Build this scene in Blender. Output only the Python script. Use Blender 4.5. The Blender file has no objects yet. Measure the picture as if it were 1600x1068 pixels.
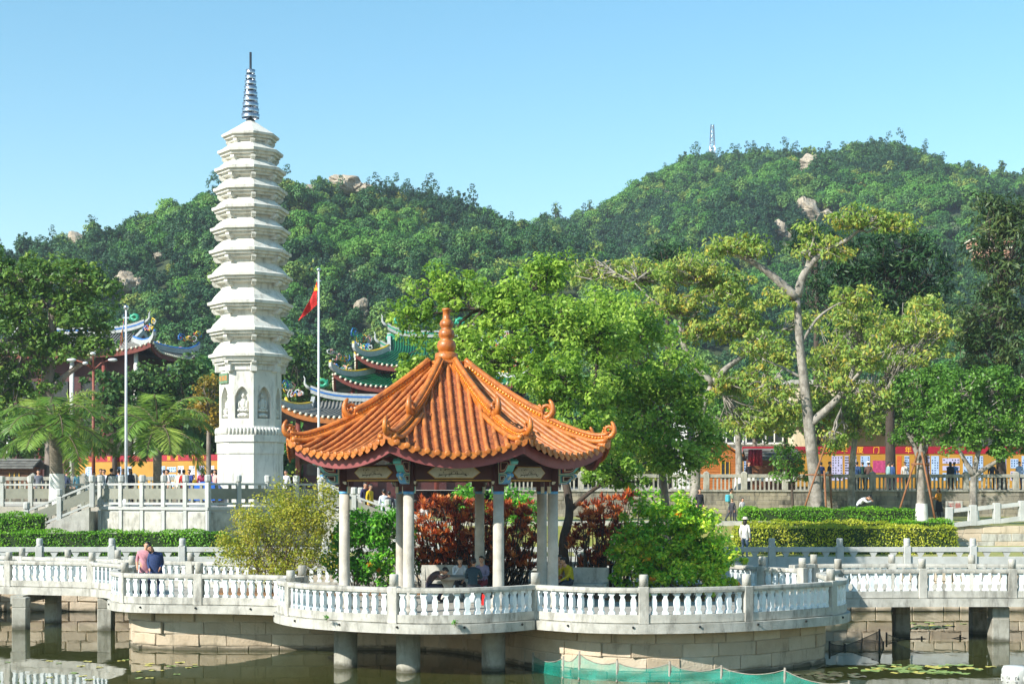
import bpy, bmesh, math, random
import numpy as np
from mathutils import Vector, Matrix
R = math.radians
scn = bpy.context.scene
COL = scn.collection
# ------------------------------------------------------------------ camera, sky, sun, exposure
F, HY, CZ = 2400.0, 767.0, 4.8            # focal length in photo pixels, horizon row, eye height over the water
cd = bpy.data.cameras.new('camera'); cam = bpy.data.objects.new('camera', cd); COL.objects.link(cam)
cam.location = (0, 0, CZ); cam.rotation_euler = (R(90), 0, 0)
cd.sensor_width = 36.0; cd.lens = 36.0 * F / 1600.0; cd.shift_y = (HY - 534.0) / 1600.0
cd.clip_start = 0.5; cd.clip_end = 5000
scn.camera = cam
SUN_AZ, SUN_EL = -52.0, 34.0              # degrees: sun stands behind the camera to the left
wd = bpy.data.worlds.new('World'); scn.world = wd; wd.use_nodes = True
nt = wd.node_tree; bg = nt.nodes['Background']
sky = nt.nodes.new('ShaderNodeTexSky'); sky.sky_type = 'NISHITA'; sky.sun_disc = False
sky.sun_elevation = R(SUN_EL); sky.sun_rotation = R(180 - SUN_AZ); sky.air_density = 1.15; sky.dust_density = 0.1; sky.ozone_density = 1.1
hs = nt.nodes.new('ShaderNodeHueSaturation'); hs.inputs['Hue'].default_value = .483; hs.inputs['Saturation'].default_value = 1.28; hs.inputs['Value'].default_value = .79
nt.links.new(sky.outputs[0], hs.inputs['Color']); nt.links.new(hs.outputs[0], bg.inputs[0]); bg.inputs[1].default_value = 0.15
sl = bpy.data.lights.new('sun', 'SUN'); sl.energy = 5.0; sl.angle = R(0.5); sl.color = (1.0, 0.955, 0.885)
so = bpy.data.objects.new('sun', sl); COL.objects.link(so)
sdir = Vector((math.sin(R(SUN_AZ)) * math.cos(R(SUN_EL)), -math.cos(R(SUN_AZ)) * math.cos(R(SUN_EL)), math.sin(R(SUN_EL))))
so.rotation_euler = sdir.to_track_quat('Z', 'Y').to_euler(); so.location = (-40, -40, 60)
scn.view_settings.view_transform = 'Standard'; scn.view_settings.look = 'None'
scn.view_settings.exposure = 0.78; scn.view_settings.gamma = 1.0; scn.view_settings.use_curve_mapping = False
scn.render.engine = 'CYCLES'; scn.cycles.use_denoising = True
scn.cycles.max_bounces = 5; scn.cycles.diffuse_bounces = 3; scn.cycles.glossy_bounces = 3; scn.cycles.transparent_max_bounces = 10
scn.cycles.use_adaptive_sampling = True; scn.cycles.adaptive_threshold = .02
scn.cycles.volume_bounces = 0; scn.cycles.caustics_reflective = False; scn.cycles.caustics_refractive = False
# ------------------------------------------------------------------ helpers
def at(x, y, d):
    return Vector(((x - 800.0) * d / F, d, CZ + (HY - y) * d / F))
def ax(x, d): return (x - 800.0) * d / F
def az_(y, d): return CZ + (HY - y) * d / F
def srgb(h):
    h = h.lstrip('#'); v = [int(h[i:i + 2], 16) / 255 for i in (0, 2, 4)]
    return tuple((c / 12.92 if c <= .04045 else ((c + .055) / 1.055) ** 2.4) for c in v)

def new_obj(name, data, parent=None, loc=(0, 0, 0), rz=0, scale=None):
    o = bpy.data.objects.new(name, data); COL.objects.link(o)
    o.location = loc
    if rz: o.rotation_euler = (0, 0, rz)
    if scale is not None: o.scale = scale if hasattr(scale, '__len__') else (scale,) * 3
    if parent is not None: o.parent = parent
    return o
def tag(o, label=None, cat=None, group=None, kind=None):
    if label: o['label'] = label
    if cat: o['category'] = cat
    if group: o['group'] = group
    if kind: o['kind'] = kind
    return o
def thing(name, label, cat, loc=(0, 0, 0), rz=0, group=None):
    return tag(new_obj(name, None, None, loc, rz), label, cat, group)

WORK = bpy.data.scenes.new('workbench')      # an empty side scene to evaluate modifiers and text in, removed at the end
def evaluate(data, mods=()):
    t = bpy.data.objects.new('t', data); WORK.collection.objects.link(t)
    for f in mods: f(t)
    vl = WORK.view_layers[0]; vl.update(); dg = vl.depsgraph; me = bpy.data.meshes.new_from_object(t.evaluated_get(dg), depsgraph=dg); bpy.data.objects.remove(t); return me

class MB:
    """collects faces; build() links them as one mesh object"""
    def __init__(s): s.v = []; s.f = []; s.m = []; s.s = []
    def add(s, V, Fc, mat=0, smooth=False):
        o = len(s.v); s.v.extend([tuple(p) for p in V])
        for f in Fc: s.f.append(tuple(i + o for i in f)); s.m.append(mat); s.s.append(smooth)
        return s
    def box(s, c, d, rz=0, mat=0, ch=0.0, jit=0, rnd=None):
        cx, cy, cz = c; hx, hy, hz = d[0] / 2, d[1] / 2, d[2] / 2
        co, si = math.cos(rz), math.sin(rz)
        def T(x, y, z): return (cx + x * co - y * si, cy + x * si + y * co, cz + z)
        if ch <= 0:
            V = [T(x, y, z) for z in (-hz, hz) for x, y in ((-hx, -hy), (hx, -hy), (hx, hy), (-hx, hy))]
            return s.add(V, [(3, 2, 1, 0), (4, 5, 6, 7), (0, 1, 5, 4), (1, 2, 6, 5), (2, 3, 7, 6), (3, 0, 4, 7)], mat)
        V = []; idx = {}
        for a in (-1, 1):
            for b in (-1, 1):
                for e in (-1, 1):
                    j = (lambda: (rnd.uniform(-jit, jit))) if jit else (lambda: 0)
                    jx, jy, jz = j(), j(), j()
                    for k, (qx, qy, qz) in enumerate(((0, 1, 1), (1, 0, 1), (1, 1, 0))):
                        idx[(a, b, e, k)] = len(V)
                        V.append(T(a * (hx - ch * qx) + jx, b * (hy - ch * qy) + jy, e * (hz - ch * qz) + jz))
        Fc = []
        for a in (-1, 1): Fc.append([idx[(a, b, e, 0)] for b, e in ((-1, -1), (1, -1), (1, 1), (-1, 1))][::a])
        for b in (-1, 1): Fc.append([idx[(a, b, e, 1)] for a, e in ((-1, -1), (1, -1), (1, 1), (-1, 1))][::-b])
        for e in (-1, 1): Fc.append([idx[(a, b, e, 2)] for a, b in ((-1, -1), (1, -1), (1, 1), (-1, 1))][::e])
        for a in (-1, 1):
            for b in (-1, 1): Fc.append((idx[(a, b, -1, 0)], idx[(a, b, -1, 1)], idx[(a, b, 1, 1)], idx[(a, b, 1, 0)]))
            for e in (-1, 1): Fc.append((idx[(a, -1, e, 0)], idx[(a, -1, e, 2)], idx[(a, 1, e, 2)], idx[(a, 1, e, 0)]))
        for b in (-1, 1):
            for e in (-1, 1): Fc.append((idx[(-1, b, e, 1)], idx[(-1, b, e, 2)], idx[(1, b, e, 2)], idx[(1, b, e, 1)]))
        for a in (-1, 1):
            for b in (-1, 1):
                for e in (-1, 1): Fc.append([idx[(a, b, e, k)] for k in range(3)])
        return s.add(V, Fc, mat)
    def prism(s, poly, z0, z1, mat=0):
        n = len(poly)
        V = [(p[0], p[1], z0) for p in poly] + [(p[0], p[1], z1) for p in poly]
        return s.add(V, [tuple(range(n))[::-1], tuple(range(n, 2 * n))] + [(i, (i + 1) % n, n + (i + 1) % n, n + i) for i in range(n)], mat)
    def extrude(s, poly, origin, ux, uy, un, th, mat=0, smooth=False):
        """flat outline poly in (ux,uy) extruded by th along un, centred"""
        o = Vector(origin); ux = Vector(ux); uy = Vector(uy); un = Vector(un); n = len(poly)
        A = [o + ux * p[0] + uy * p[1] - un * (th / 2) for p in poly]
        B = [o + ux * p[0] + uy * p[1] + un * (th / 2) for p in poly]
        return s.add(A + B, [tuple(range(n))[::-1], tuple(range(n, 2 * n))] + [(i, (i + 1) % n, n + (i + 1) % n, n + i) for i in range(n)], mat, smooth)
    def tube(s, path, rad, n=8, mat=0, smooth=True, cap=True):
        P = [Vector(p) for p in path]; m = len(P)
        if not hasattr(rad, '__len__'): rad = [rad] * m
        V = []; up0 = None
        for i in range(m):
            t = (P[min(i + 1, m - 1)] - P[max(i - 1, 0)])
            if t.length < 1e-9: t = Vector((0, 0, 1))
            t.normalize()
            if up0 is None:
                up0 = Vector((0, 0, 1)) if abs(t.z) < .9 else Vector((1, 0, 0))
            a = t.cross(up0)
            if a.length < 1e-6: a = t.cross(Vector((0, 1, 0)))
            a.normalize(); b = a.cross(t).normalized(); up0 = b
            for k in range(n):
                an = 2 * math.pi * k / n
                V.append(P[i] + (a * math.cos(an) + b * math.sin(an)) * rad[i])
        Fc = [(i * n + k, i * n + (k + 1) % n, (i + 1) * n + (k + 1) % n, (i + 1) * n + k) for i in range(m - 1) for k in range(n)]
        if cap: Fc += [tuple(range(n))[::-1], tuple(range((m - 1) * n, m * n))]
        return s.add(V, Fc, mat, smooth)
    def lathe(s, prof, c=(0, 0, 0), n=16, rot=0, mat=0, smooth=True, cap=True):
        V = []; m = len(prof)
        for r, z in prof:
            for k in range(n):
                a = rot + 2 * math.pi * k / n
                V.append((c[0] + r * math.cos(a), c[1] + r * math.sin(a), c[2] + z))
        Fc = [(i * n + k, i * n + (k + 1) % n, (i + 1) * n + (k + 1) % n, (i + 1) * n + k) for i in range(m - 1) for k in range(n)]
        if cap: Fc += [tuple(range(n))[::-1], tuple(range((m - 1) * n, m * n))]
        return s.add(V, Fc, mat, smooth)
    def sphere(s, c, r, nu=12, nv=8, mat=0, smooth=True, M=None):
        if not hasattr(r, '__len__'): r = (r, r, r)
        V = []
        for j in range(nv + 1):
            th = math.pi * j / nv
            for i in range(nu):
                ph = 2 * math.pi * i / nu
                p = Vector((r[0] * math.sin(th) * math.cos(ph), r[1] * math.sin(th) * math.sin(ph), r[2] * math.cos(th)))
                if M is not None: p = M @ p
                V.append((c[0] + p.x, c[1] + p.y, c[2] + p.z))
        Fc = [(j * nu + i, (j + 1) * nu + i, (j + 1) * nu + (i + 1) % nu, j * nu + (i + 1) % nu) for j in range(nv) for i in range(nu)]
        return s.add(V, Fc, mat, smooth)
    def sweep(s, path, sec, mat=0, smooth=False, cap=True):
        """section sec [(across, up)] along a path, kept upright"""
        P = [Vector(p) for p in path]; m = len(P); n = len(sec); V = []
        for i in range(m):
            t = P[min(i + 1, m - 1)] - P[max(i - 1, 0)]; t.z = 0
            if t.length < 1e-9: t = Vector((1, 0, 0))
            t.normalize(); a = Vector((t.y, -t.x, 0))
            for u, w in sec: V.append(P[i] + a * u + Vector((0, 0, w)))
        Fc = [(i * n + k, i * n + (k + 1) % n, (i + 1) * n + (k + 1) % n, (i + 1) * n + k) for i in range(m - 1) for k in range(n)]
        if cap: Fc += [tuple(range(n))[::-1], tuple(range((m - 1) * n, m * n))]
        return s.add(V, Fc, mat, smooth)
    def mesh(s, name, mats, origin=(0, 0, 0)):
        me = bpy.data.meshes.new(name)
        ox, oy, oz = origin
        me.from_pydata([(a - ox, b - oy, c - oz) for a, b, c in s.v], [], s.f)
        if not isinstance(mats, (list, tuple)): mats = [mats]
        for m in mats: me.materials.append(m)
        me.polygons.foreach_set('material_index', s.m); me.polygons.foreach_set('use_smooth', s.s)
        me.update(); return me
    def build(s, name, mats, parent=None, origin=(0, 0, 0), loc=(0, 0, 0), rz=0):
        return new_obj(name, s.mesh(name, mats, origin), parent, loc, rz)

def spline(pts, n=6):
    """Catmull-Rom through 2D/3D points"""
    P = [np.array(p, float) for p in pts]; P = [2 * P[0] - P[1]] + P + [2 * P[-1] - P[-2]]; out = []
    for i in range(1, len(P) - 2):
        for k in range(n):
            t = k / n; a, b, c, d = P[i - 1:i + 3]
            out.append(.5 * (2 * b + (c - a) * t + (2 * a - 5 * b + 4 * c - d) * t * t + (3 * b - a - 3 * c + d) * t ** 3))
    out.append(P[-2]); return [tuple(p) for p in out]
class Path:
    def __init__(s, pts):
        s.p = [np.array(p[:2], float) for p in pts]; s.l = [0.0]
        for a, b in zip(s.p, s.p[1:]): s.l.append(s.l[-1] + float(np.linalg.norm(b - a)))
        s.len = s.l[-1]
    def at(s, t):
        t = max(0, min(s.len, t)); i = 0
        while i < len(s.l) - 2 and s.l[i + 1] < t: i += 1
        k = (t - s.l[i]) / max(1e-9, s.l[i + 1] - s.l[i]); d = s.p[i + 1] - s.p[i]
        q = s.p[i] + d * k; return q[0], q[1], math.atan2(d[1], d[0])
    def cut(s, a, b):
        out = [s.at(a)[:2]] + [tuple(s.p[i]) for i in range(len(s.p)) if a + .02 < s.l[i] < b - .02] + [s.at(b)[:2]]
        return out
    def near(s, x, y):
        best = 0; bd = 1e9
        for k in range(401):
            t = s.len * k / 400; q = s.at(t); dd = (q[0] - x) ** 2 + (q[1] - y) ** 2
            if dd < bd: bd = dd; best = t
        return best
# ------------------------------------------------------------------ materials
MAT = {}
def nodes(name):
    m = bpy.data.materials.new(name); m.use_nodes = True; MAT[name] = m
    t = m.node_tree; return m, t, t.nodes, t.links, t.nodes['Principled BSDF']
def mat(name, c1, c2=None, scale=3.0, rough=.7, bump=0.0, bscale=None, stain=None, stretch=None, metal=0, detail=4, lo=.35, hi=.65, spec=None, stainlo=.52, stainhi=.75, coat=0, rand=0, tide=False):
    """noise mix of two colours in world space, optional stain colour in vertical streaks, noise bump"""
    m, t, N, L, b = nodes(name)
    c1 = srgb(c1) if isinstance(c1, str) else c1
    c2 = srgb(c2) if isinstance(c2, str) else (c2 or tuple(x * .8 for x in c1))
    g = N.new('ShaderNodeNewGeometry'); src = g.outputs['Position']
    if stretch:
        mp = N.new('ShaderNodeMapping'); mp.inputs['Scale'].default_value = stretch; L.new(src, mp.inputs[0]); src2 = mp.outputs[0]
    else: src2 = src
    n1 = N.new('ShaderNodeTexNoise'); n1.inputs['Scale'].default_value = scale; n1.inputs['Detail'].default_value = detail; n1.inputs['Roughness'].default_value = .62
    L.new(src2, n1.inputs['Vector'])
    r = N.new('ShaderNodeValToRGB'); r.color_ramp.elements[0].position = lo; r.color_ramp.elements[1].position = hi
    r.color_ramp.elements[0].color = (*c1, 1); r.color_ramp.elements[1].color = (*c2, 1)
    L.new(n1.outputs['Fac'], r.inputs[0]); out = r.outputs[0]
    if stain:
        mp = N.new('ShaderNodeMapping'); mp.inputs['Scale'].default_value = (2.2, 2.2, .55); L.new(src, mp.inputs[0])
        n2 = N.new('ShaderNodeTexNoise'); n2.inputs['Scale'].default_value = 1.6; n2.inputs['Detail'].default_value = 7; n2.inputs['Roughness'].default_value = .7
        L.new(mp.outputs[0], n2.inputs['Vector'])
        r2 = N.new('ShaderNodeValToRGB'); r2.color_ramp.elements[0].position = stainlo; r2.color_ramp.elements[1].position = stainhi
        L.new(n2.outputs['Fac'], r2.inputs[0])
        mx = N.new('ShaderNodeMixRGB'); L.new(r2.outputs[0], mx.inputs[0]); L.new(out, mx.inputs[1]); mx.inputs[2].default_value = (*(srgb(stain) if isinstance(stain, str) else stain), 1)
        out = mx.outputs[0]
    if tide:                                                 # dark algae line where the water laps
        sx = N.new('ShaderNodeSeparateXYZ'); L.new(src, sx.inputs[0]); nz = N.new('ShaderNodeMath'); nz.operation = 'MULTIPLY_ADD'; L.new(n1.outputs['Fac'], nz.inputs[0]); nz.inputs[1].default_value = -.3; L.new(sx.outputs[2], nz.inputs[2])
        tr = N.new('ShaderNodeMapRange'); tr.inputs[1].default_value = -.1; tr.inputs[2].default_value = .03; tr.inputs[3].default_value = .85; tr.inputs[4].default_value = 0; L.new(nz.outputs[0], tr.inputs[0])
        mt = N.new('ShaderNodeMixRGB'); L.new(tr.outputs[0], mt.inputs[0]); L.new(out, mt.inputs[1]); mt.inputs[2].default_value = (*srgb('#3c3a28'), 1); out = mt.outputs[0]
    if rand:                                                 # each tile or stone a little lighter or darker
        oi = N.new('ShaderNodeObjectInfo'); mr = N.new('ShaderNodeMapRange'); mr.inputs[3].default_value = 1 - rand; mr.inputs[4].default_value = 1 + rand; L.new(oi.outputs['Random'], mr.inputs[0])
        hv = N.new('ShaderNodeHueSaturation'); L.new(out, hv.inputs['Color']); L.new(mr.outputs[0], hv.inputs['Value']); out = hv.outputs[0]
    L.new(out, b.inputs['Base Color'])
    b.inputs['Roughness'].default_value = rough; b.inputs['Metallic'].default_value = metal
    if spec is not None: b.inputs['Specular IOR Level'].default_value = spec
    if coat: b.inputs['Coat Weight'].default_value = coat; b.inputs['Coat Roughness'].default_value = .15
    if bump:
        n3 = N.new('ShaderNodeTexNoise'); n3.inputs['Scale'].default_value = bscale or scale * 6; n3.inputs['Detail'].default_value = 5
        L.new(src, n3.inputs['Vector'])
        bp = N.new('ShaderNodeBump'); bp.inputs['Strength'].default_value = bump; bp.inputs['Distance'].default_value = .03
        L.new(n3.outputs['Fac'], bp.inputs['Height']); L.new(bp.outputs[0], b.inputs['Normal'])
    return m
def leafmat(name, cols, trans=.3, rough=.5, inst=False, gain=1.28):
    """leaf colours picked by a per-leaf value"""
    m, t, N, L, b = nodes(name)
    if inst:
        a = N.new('ShaderNodeAttribute'); a.attribute_name = 'var'
        oi = N.new('ShaderNodeObjectInfo'); ad = N.new('ShaderNodeMath'); ad.operation = 'MULTIPLY_ADD'
        L.new(oi.outputs['Random'], ad.inputs[0]); ad.inputs[1].default_value = .75
        ad2 = N.new('ShaderNodeMath'); ad2.operation = 'MULTIPLY'; ad2.inputs[1].default_value = .25; L.new(a.outputs['Fac'], ad2.inputs[0]); L.new(ad2.outputs[0], ad.inputs[2])
        src = ad.outputs[0]
    else:
        a = N.new('ShaderNodeAttribute'); a.attribute_name = 'var'; src = a.outputs['Fac']
    r = N.new('ShaderNodeValToRGB'); L.new(src, r.inputs[0]); cr = r.color_ramp
    k = len(cols)
    while len(cr.elements) < k: cr.elements.new(.5)
    for i, c in enumerate(cols):
        pos, col = c if isinstance(c, tuple) and isinstance(c[1], str) else (i / (k - 1), c)
        cr.elements[i].position = pos; cr.elements[i].color = (*[min(.9, q * gain) for q in srgb(col)], 1)
    L.new(r.outputs[0], b.inputs['Base Color']); b.inputs['Roughness'].default_value = rough; b.inputs['Specular IOR Level'].default_value = .35
    if trans:
        tr = N.new('ShaderNodeBsdfTranslucent'); L.new(r.outputs[0], tr.inputs[0])
        ms = N.new('ShaderNodeMixShader'); ms.inputs[0].default_value = min(.5, trans + .1)
        L.new(b.outputs[0], ms.inputs[1]); L.new(tr.outputs[0], ms.inputs[2]); L.new(ms.outputs[0], N['Material Output'].inputs[0])
    return m
mat('concrete', '#bebbb0', '#a5a296', 2.5, .85, .25, 30, stain='#55534b', stainlo=.49, stainhi=.76, rand=.05)
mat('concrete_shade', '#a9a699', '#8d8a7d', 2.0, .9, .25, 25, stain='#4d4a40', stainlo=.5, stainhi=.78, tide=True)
mat('white_paint', '#e4e9e8', '#d2dad9', 4, .6, .12, 40, stain='#9aa09a', stainlo=.6, stainhi=.85, rand=.05)
mat('floor_stone', '#a5a196', '#8d897e', 1.5, .85, .15, 20)
mat('pagoda_stone', '#d6d4ca', '#c8c6bb', 1.5, .75, .1, 20, stain='#77746a', stainlo=.5, stainhi=.8)
mat('wall_stone', '#c4b39b', '#b3a288', .9, .9, .6, 14, stain='#7a6f5c', stainlo=.55, stainhi=.8, rand=.08, tide=True)
mat('wall_stone_b', '#bba98f', '#a9977e', 1.1, .9, .6, 14, stain='#6a614f', stainlo=.55, stainhi=.8, rand=.08, tide=True)
mat('wall_stone_c', '#cabba3', '#b6a68d', 1.3, .9, .6, 14, stain='#80765f', stainlo=.58, stainhi=.8, rand=.08, tide=True)
mat('mortar', '#bcae98', '#a89a84', 3, .95, .3, 20, tide=True)
mat('old_wall', '#8e8778', '#716b5d', .8, .95, .5, 10, stain='#3c3a33', stainlo=.47, stainhi=.7, rand=.08)
mat('old_wall_b', '#9c937f', '#7f7765', .8, .95, .5, 10, stain='#4a473d', stainlo=.5, stainhi=.72, rand=.08)
mat('grey_panel', '#8b8b7c', '#7c7c6e', 2, .8, .1, 20)
mat('terrace_stone', '#b9bab4', '#a8a9a2', 2, .8, .12, 25, stain='#90918a', stainlo=.58, stainhi=.85)
mat('roof_tile', '#c47a3c', '#ab5f28', 4.5, .5, .3, 25, stain='#6e4024', stainlo=.47, stainhi=.74, coat=.05, rand=.16)
mat('roof_tile_pan', '#b06a42', '#93502f', 6, .6, .2, 30, stain='#6a3c24', stainlo=.5, stainhi=.75)
mat('roof_glaze', '#c4762e', '#aa5c1c', 6, .42, .3, 30, stain='#6e3f1e', stainlo=.5, stainhi=.75, coat=.12, rand=.12)
mat('gold_glaze', '#d88a14', '#c67408', 6, .22, .05, 20, coat=.5)
mat('maroon', '#8a4644', '#793a39', 3, .55, .05, 20)
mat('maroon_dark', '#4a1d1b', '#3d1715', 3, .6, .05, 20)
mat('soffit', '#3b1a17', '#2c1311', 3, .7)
mat('turquoise', '#6fc0b8', '#58aca6', 8, .5)
mat('sky_blue', '#5fa3cf', '#4c8fbd', 8, .5)
mat('navy', '#1e3a66', '#162c50', 8, .5)
mat('cream', '#d9d2bb', '#c9c1a7', 8, .6)
mat('ochre', '#c79a35', '#ad8227', 8, .5)
mat('panel_white', '#c9c6b8', '#b5b2a2', 6, .7)
mat('ink', '#26241f', '#353229', 20, .7)
mat('column_stone', '#bfb8aa', '#a9a294', 3, .75, .12, 40, stain='#8a8376', stainlo=.6, stainhi=.85)
mat('soil', '#8a6540', '#6a4c30', 6, .95, .5, 30)
mat('grass_ground', '#7d8a42', '#9a8f5a', 4, .95, .5, 40)
mat('path_stone', '#b4ada0', '#9d9688', 1.2, .9, .15, 15)
mat('bark', '#8b8074', '#6a6056', 3, .9, .5, 20, stretch=(1, 1, .35))
mat('bark_grey', '#a39c90', '#6e685e', 3.0, .88, .7, 14, stain='#57514a', stainlo=.5, stainhi=.75)
mat('bark_dark', '#4d4238', '#3a322a', 4, .95, .5, 20, stretch=(1, 1, .3))
mat('bark_palm', '#857c6e', '#635a4d', 9, .95, .6, 18, stretch=(.4, .4, 2.2))
mat('lime_wash', '#e3e2dc', '#cfcdc5', 5, .8)
mat('twig', '#7a6a55', '#5d4f3e', 5, .9)
mat('steel', '#c8ccd0', '#b4b9be', 4, .25, metal=.9)
mat('steel_dark', '#5d6468', '#4b5256', 4, .35, metal=.8)
mat('pole_white', '#d7d9da', '#c6c8ca', 4, .4)
mat('rust_pole', '#8a4a38', '#733b2c', 5, .6)
mat('rust_prop', '#94643f', '#7a4e30', 6, .8)
mat('wood_orange', '#b06a2c', '#96541d', 3, .55, .15, 20, stretch=(1, 1, 6))
mat('wood_brown', '#7a4d30', '#623b23', 3, .6, .15, 20, stretch=(1, 1, 6))
mat('shed_roof', '#77766f', '#5b5a55', 3, .9, .3, 12)
mat('red_banner', '#9e1228', '#8a0d22', 1, .6)
mat('yellow_banner', '#b8872c', '#a37622', .6, .6)
mat('lettering_yellow', '#f0c020', '#e6b418', 1, .5)
mat('flag_red', '#e0221a', '#cc1a12', 2, .6)
mat('flag_yellow', '#f0c828', '#e0b81c', 2, .6)
mat('net_dark', '#24241f', '#1a1a16', 10, .8)
mat('cream_wall', '#d6c9a8', '#c6b896', 1, .85, .1, 12, stain='#a3987c')
mat('white_wall', '#d6d6d0', '#c4c4be', 1, .85, .1, 12, stain='#9d9d94')
mat('red_wall', '#7a3a2e', '#672e24', 2, .75)
mat('window_dark', '#23282b', '#2e3437', 2, .15)
mat('green_tile', '#1f6b45', '#17583a', 5, .3, .1, 20, coat=.3)
mat('grey_tile', '#7c7a72', '#66645d', 5, .8, .2, 20)
mat('ridge_white', '#b0b2ae', '#989b98', 6, .6)
mat('orn_blue', '#2f6fb5', '#2a5f9c', 6, .4); mat('orn_red', '#b83a2e', '#a02f24', 6, .4); mat('orn_green', '#2f9c78', '#268463', 6, .4)
mat('orn_yellow', '#dcb62c', '#c9a420', 6, .4); mat('orn_pink', '#d9a59c', '#c98e84', 6, .5)
mat('rock', '#b8ab96', '#978b78', .3, .9, .6, .8, stain='#544e44', stainlo=.48, stainhi=.7)
mat('hill_soil', '#3a4a26', '#2c3a1e', .1, .95)
mat('blue_tarp', '#2468c4', '#1d58aa', 4, .45, .2, 5)
mat('skin', '#c99a7c', '#bd8c6e', 8, .55)
mat('hair_black', '#14110f', '#1d1916', 20, .45)
mat('lake_bed', '#2e2c1c', '#242416', 1, .95)
# ------------------------------------------------------------------ the setting: water, ground, terrain
def struct(o): o['kind'] = 'structure'; return o
DECK = 1.4
def make_water():
    m, t, N, L, b = nodes('water')
    b.inputs['Base Color'].default_value = (*srgb('#3a3e1e'), 1); b.inputs['Roughness'].default_value = .02; b.inputs['IOR'].default_value = 1.33
    g = N.new('ShaderNodeNewGeometry'); mp = N.new('ShaderNodeMapping'); mp.inputs['Scale'].default_value = (1.0, .55, 1); L.new(g.outputs['Position'], mp.inputs[0])
    n = N.new('ShaderNodeTexNoise'); n.inputs['Scale'].default_value = 1.6; n.inputs['Detail'].default_value = 3; L.new(mp.outputs[0], n.inputs['Vector'])
    bp = N.new('ShaderNodeBump'); bp.inputs['Strength'].default_value = .18; bp.inputs['Distance'].default_value = .02
    L.new(n.outputs['Fac'], bp.inputs['Height']); L.new(bp.outputs[0], b.inputs['Normal'])
    mb = MB(); mb.add([(-150, -30, 0), (150, -30, 0), (150, 61.4, 0), (-150, 61.4, 0)], [(0, 1, 2, 3)])
    struct(mb.build('lake_water', m))
    mb = MB(); mb.add([(-600, -200, -2.2), (600, -200, -2.2), (600, 900, -2.2), (-600, 900, -2.2)], [(0, 1, 2, 3)])
    struct(mb.build('ground', MAT['lake_bed']))
make_water()
# lakeside path, gently rising away from the water
mb = MB()
ys = [61.6, 64, 67, 70.5]; zs = [1.72, 1.85, 2.1, 2.35]
for i in range(3):
    mb.add([(-90, ys[i], zs[i]), (90, ys[i], zs[i]), (90, ys[i + 1], zs[i + 1]), (-90, ys[i + 1], zs[i + 1])], [(0, 1, 2, 3)], 0 if i == 0 else 1)
struct(mb.build('lakeside_path', [MAT['path_stone'], MAT['grass_ground']]))
mb = MB(); mb.add([(-7, 70.2, 3.2), (90, 70.2, 3.2), (90, 91.2, 3.3), (-7, 91.2, 3.3)], [(0, 1, 2, 3)])
mb.add([(-7, 70.2, 3.2), (90, 70.2, 3.2), (90, 70.2, 1), (-7, 70.2, 1)], [(3, 2, 1, 0)])
struct(mb.build('garden_ground', MAT['grass_ground']))
mb = MB(); mb.add([(-6, 91.1, 4.85), (100, 91.1, 4.85), (100, 175, 5.4), (-6, 175, 5.4)], [(0, 1, 2, 3)])
struct(mb.build('street', MAT['path_stone']))
mb = MB(); mb.add([(-100, 70, 4.1), (-6, 70, 4.1), (-6, 175, 4.6), (-100, 175, 4.6)], [(0, 1, 2, 3)])
mb.add([(-100, 70, 4.1), (-17.5, 70, 4.1), (-17.5, 70, 1), (-100, 70, 1)], [(0, 3, 2, 1)])
mb.add([(-6, 70, 4.1), (-6, 175, 4.6), (-6, 175, 1), (-6, 70, 1)], [(0, 3, 2, 1)])
struct(mb.build('plaza_pavement', MAT['path_stone']))
# hills: two ridges, heights read along each ridge
LEFT = [(-900, 560), (-500, 470), (-200, 470), (0, 415), (50, 396), (120, 371), (200, 346), (310, 326), (450, 293), (540, 282), (620, 297), (700, 322), (790, 352), (900, 385), (1100, 450), (1400, 520), (2400, 600)]
RIGHT = [(-900, 560), (200, 520), (500, 450), (700, 385), (830, 362), (940, 340), (1000, 304), (1060, 268), (1110, 254), (1240, 256), (1330, 232), (1400, 252), (1480, 286), (1540, 288), (1600, 268), (1800, 240), (2400, 300)]
def ridge(tab, d):
    X = np.array([ax(x, d) for x, y in tab]); Z = np.array([az_(y, d) for x, y in tab]); return X, Z
LX, LZ = ridge(LEFT, 340.0); RX, RZ = ridge(RIGHT, 500.0)
rs = np.random.RandomState(4)
PH = rs.uniform(0, 6.28, (14, 2)); KK = rs.normal(0, 1, (14, 2)) * np.array([.05] * 7 + [.13] * 7)[:, None]
def bumps(X, Y):
    r = 0
    for i in range(14): r = r + (1.6 if i < 7 else .55) * np.sin(KK[i, 0] * X + KK[i, 1] * Y + PH[i, 0])
    return r
def hill_z(X, Y):
    X = np.asarray(X, float); Y = np.asarray(Y, float)
    hl = np.interp(X, LX, LZ); hr = np.interp(X, RX, RZ)
    def prof(t): t = np.clip(t, 0, 1); return .35 * t + .65 * (t * t * (3 - 2 * t))
    zl = 3 + (hl - 3) * np.where(Y < 340, prof((Y - 150) / 190), prof(1 - (Y - 340) / 260))
    zr = 3 + (hr - 3) * np.where(Y < 500, prof((Y - 190) / 310), prof(1 - (Y - 500) / 260))
    k = np.clip((Y - 160) / 80, 0, 1)
    return np.maximum(zl, zr) + bumps(X, Y) * k * .8 - 4.3 * k
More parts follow.
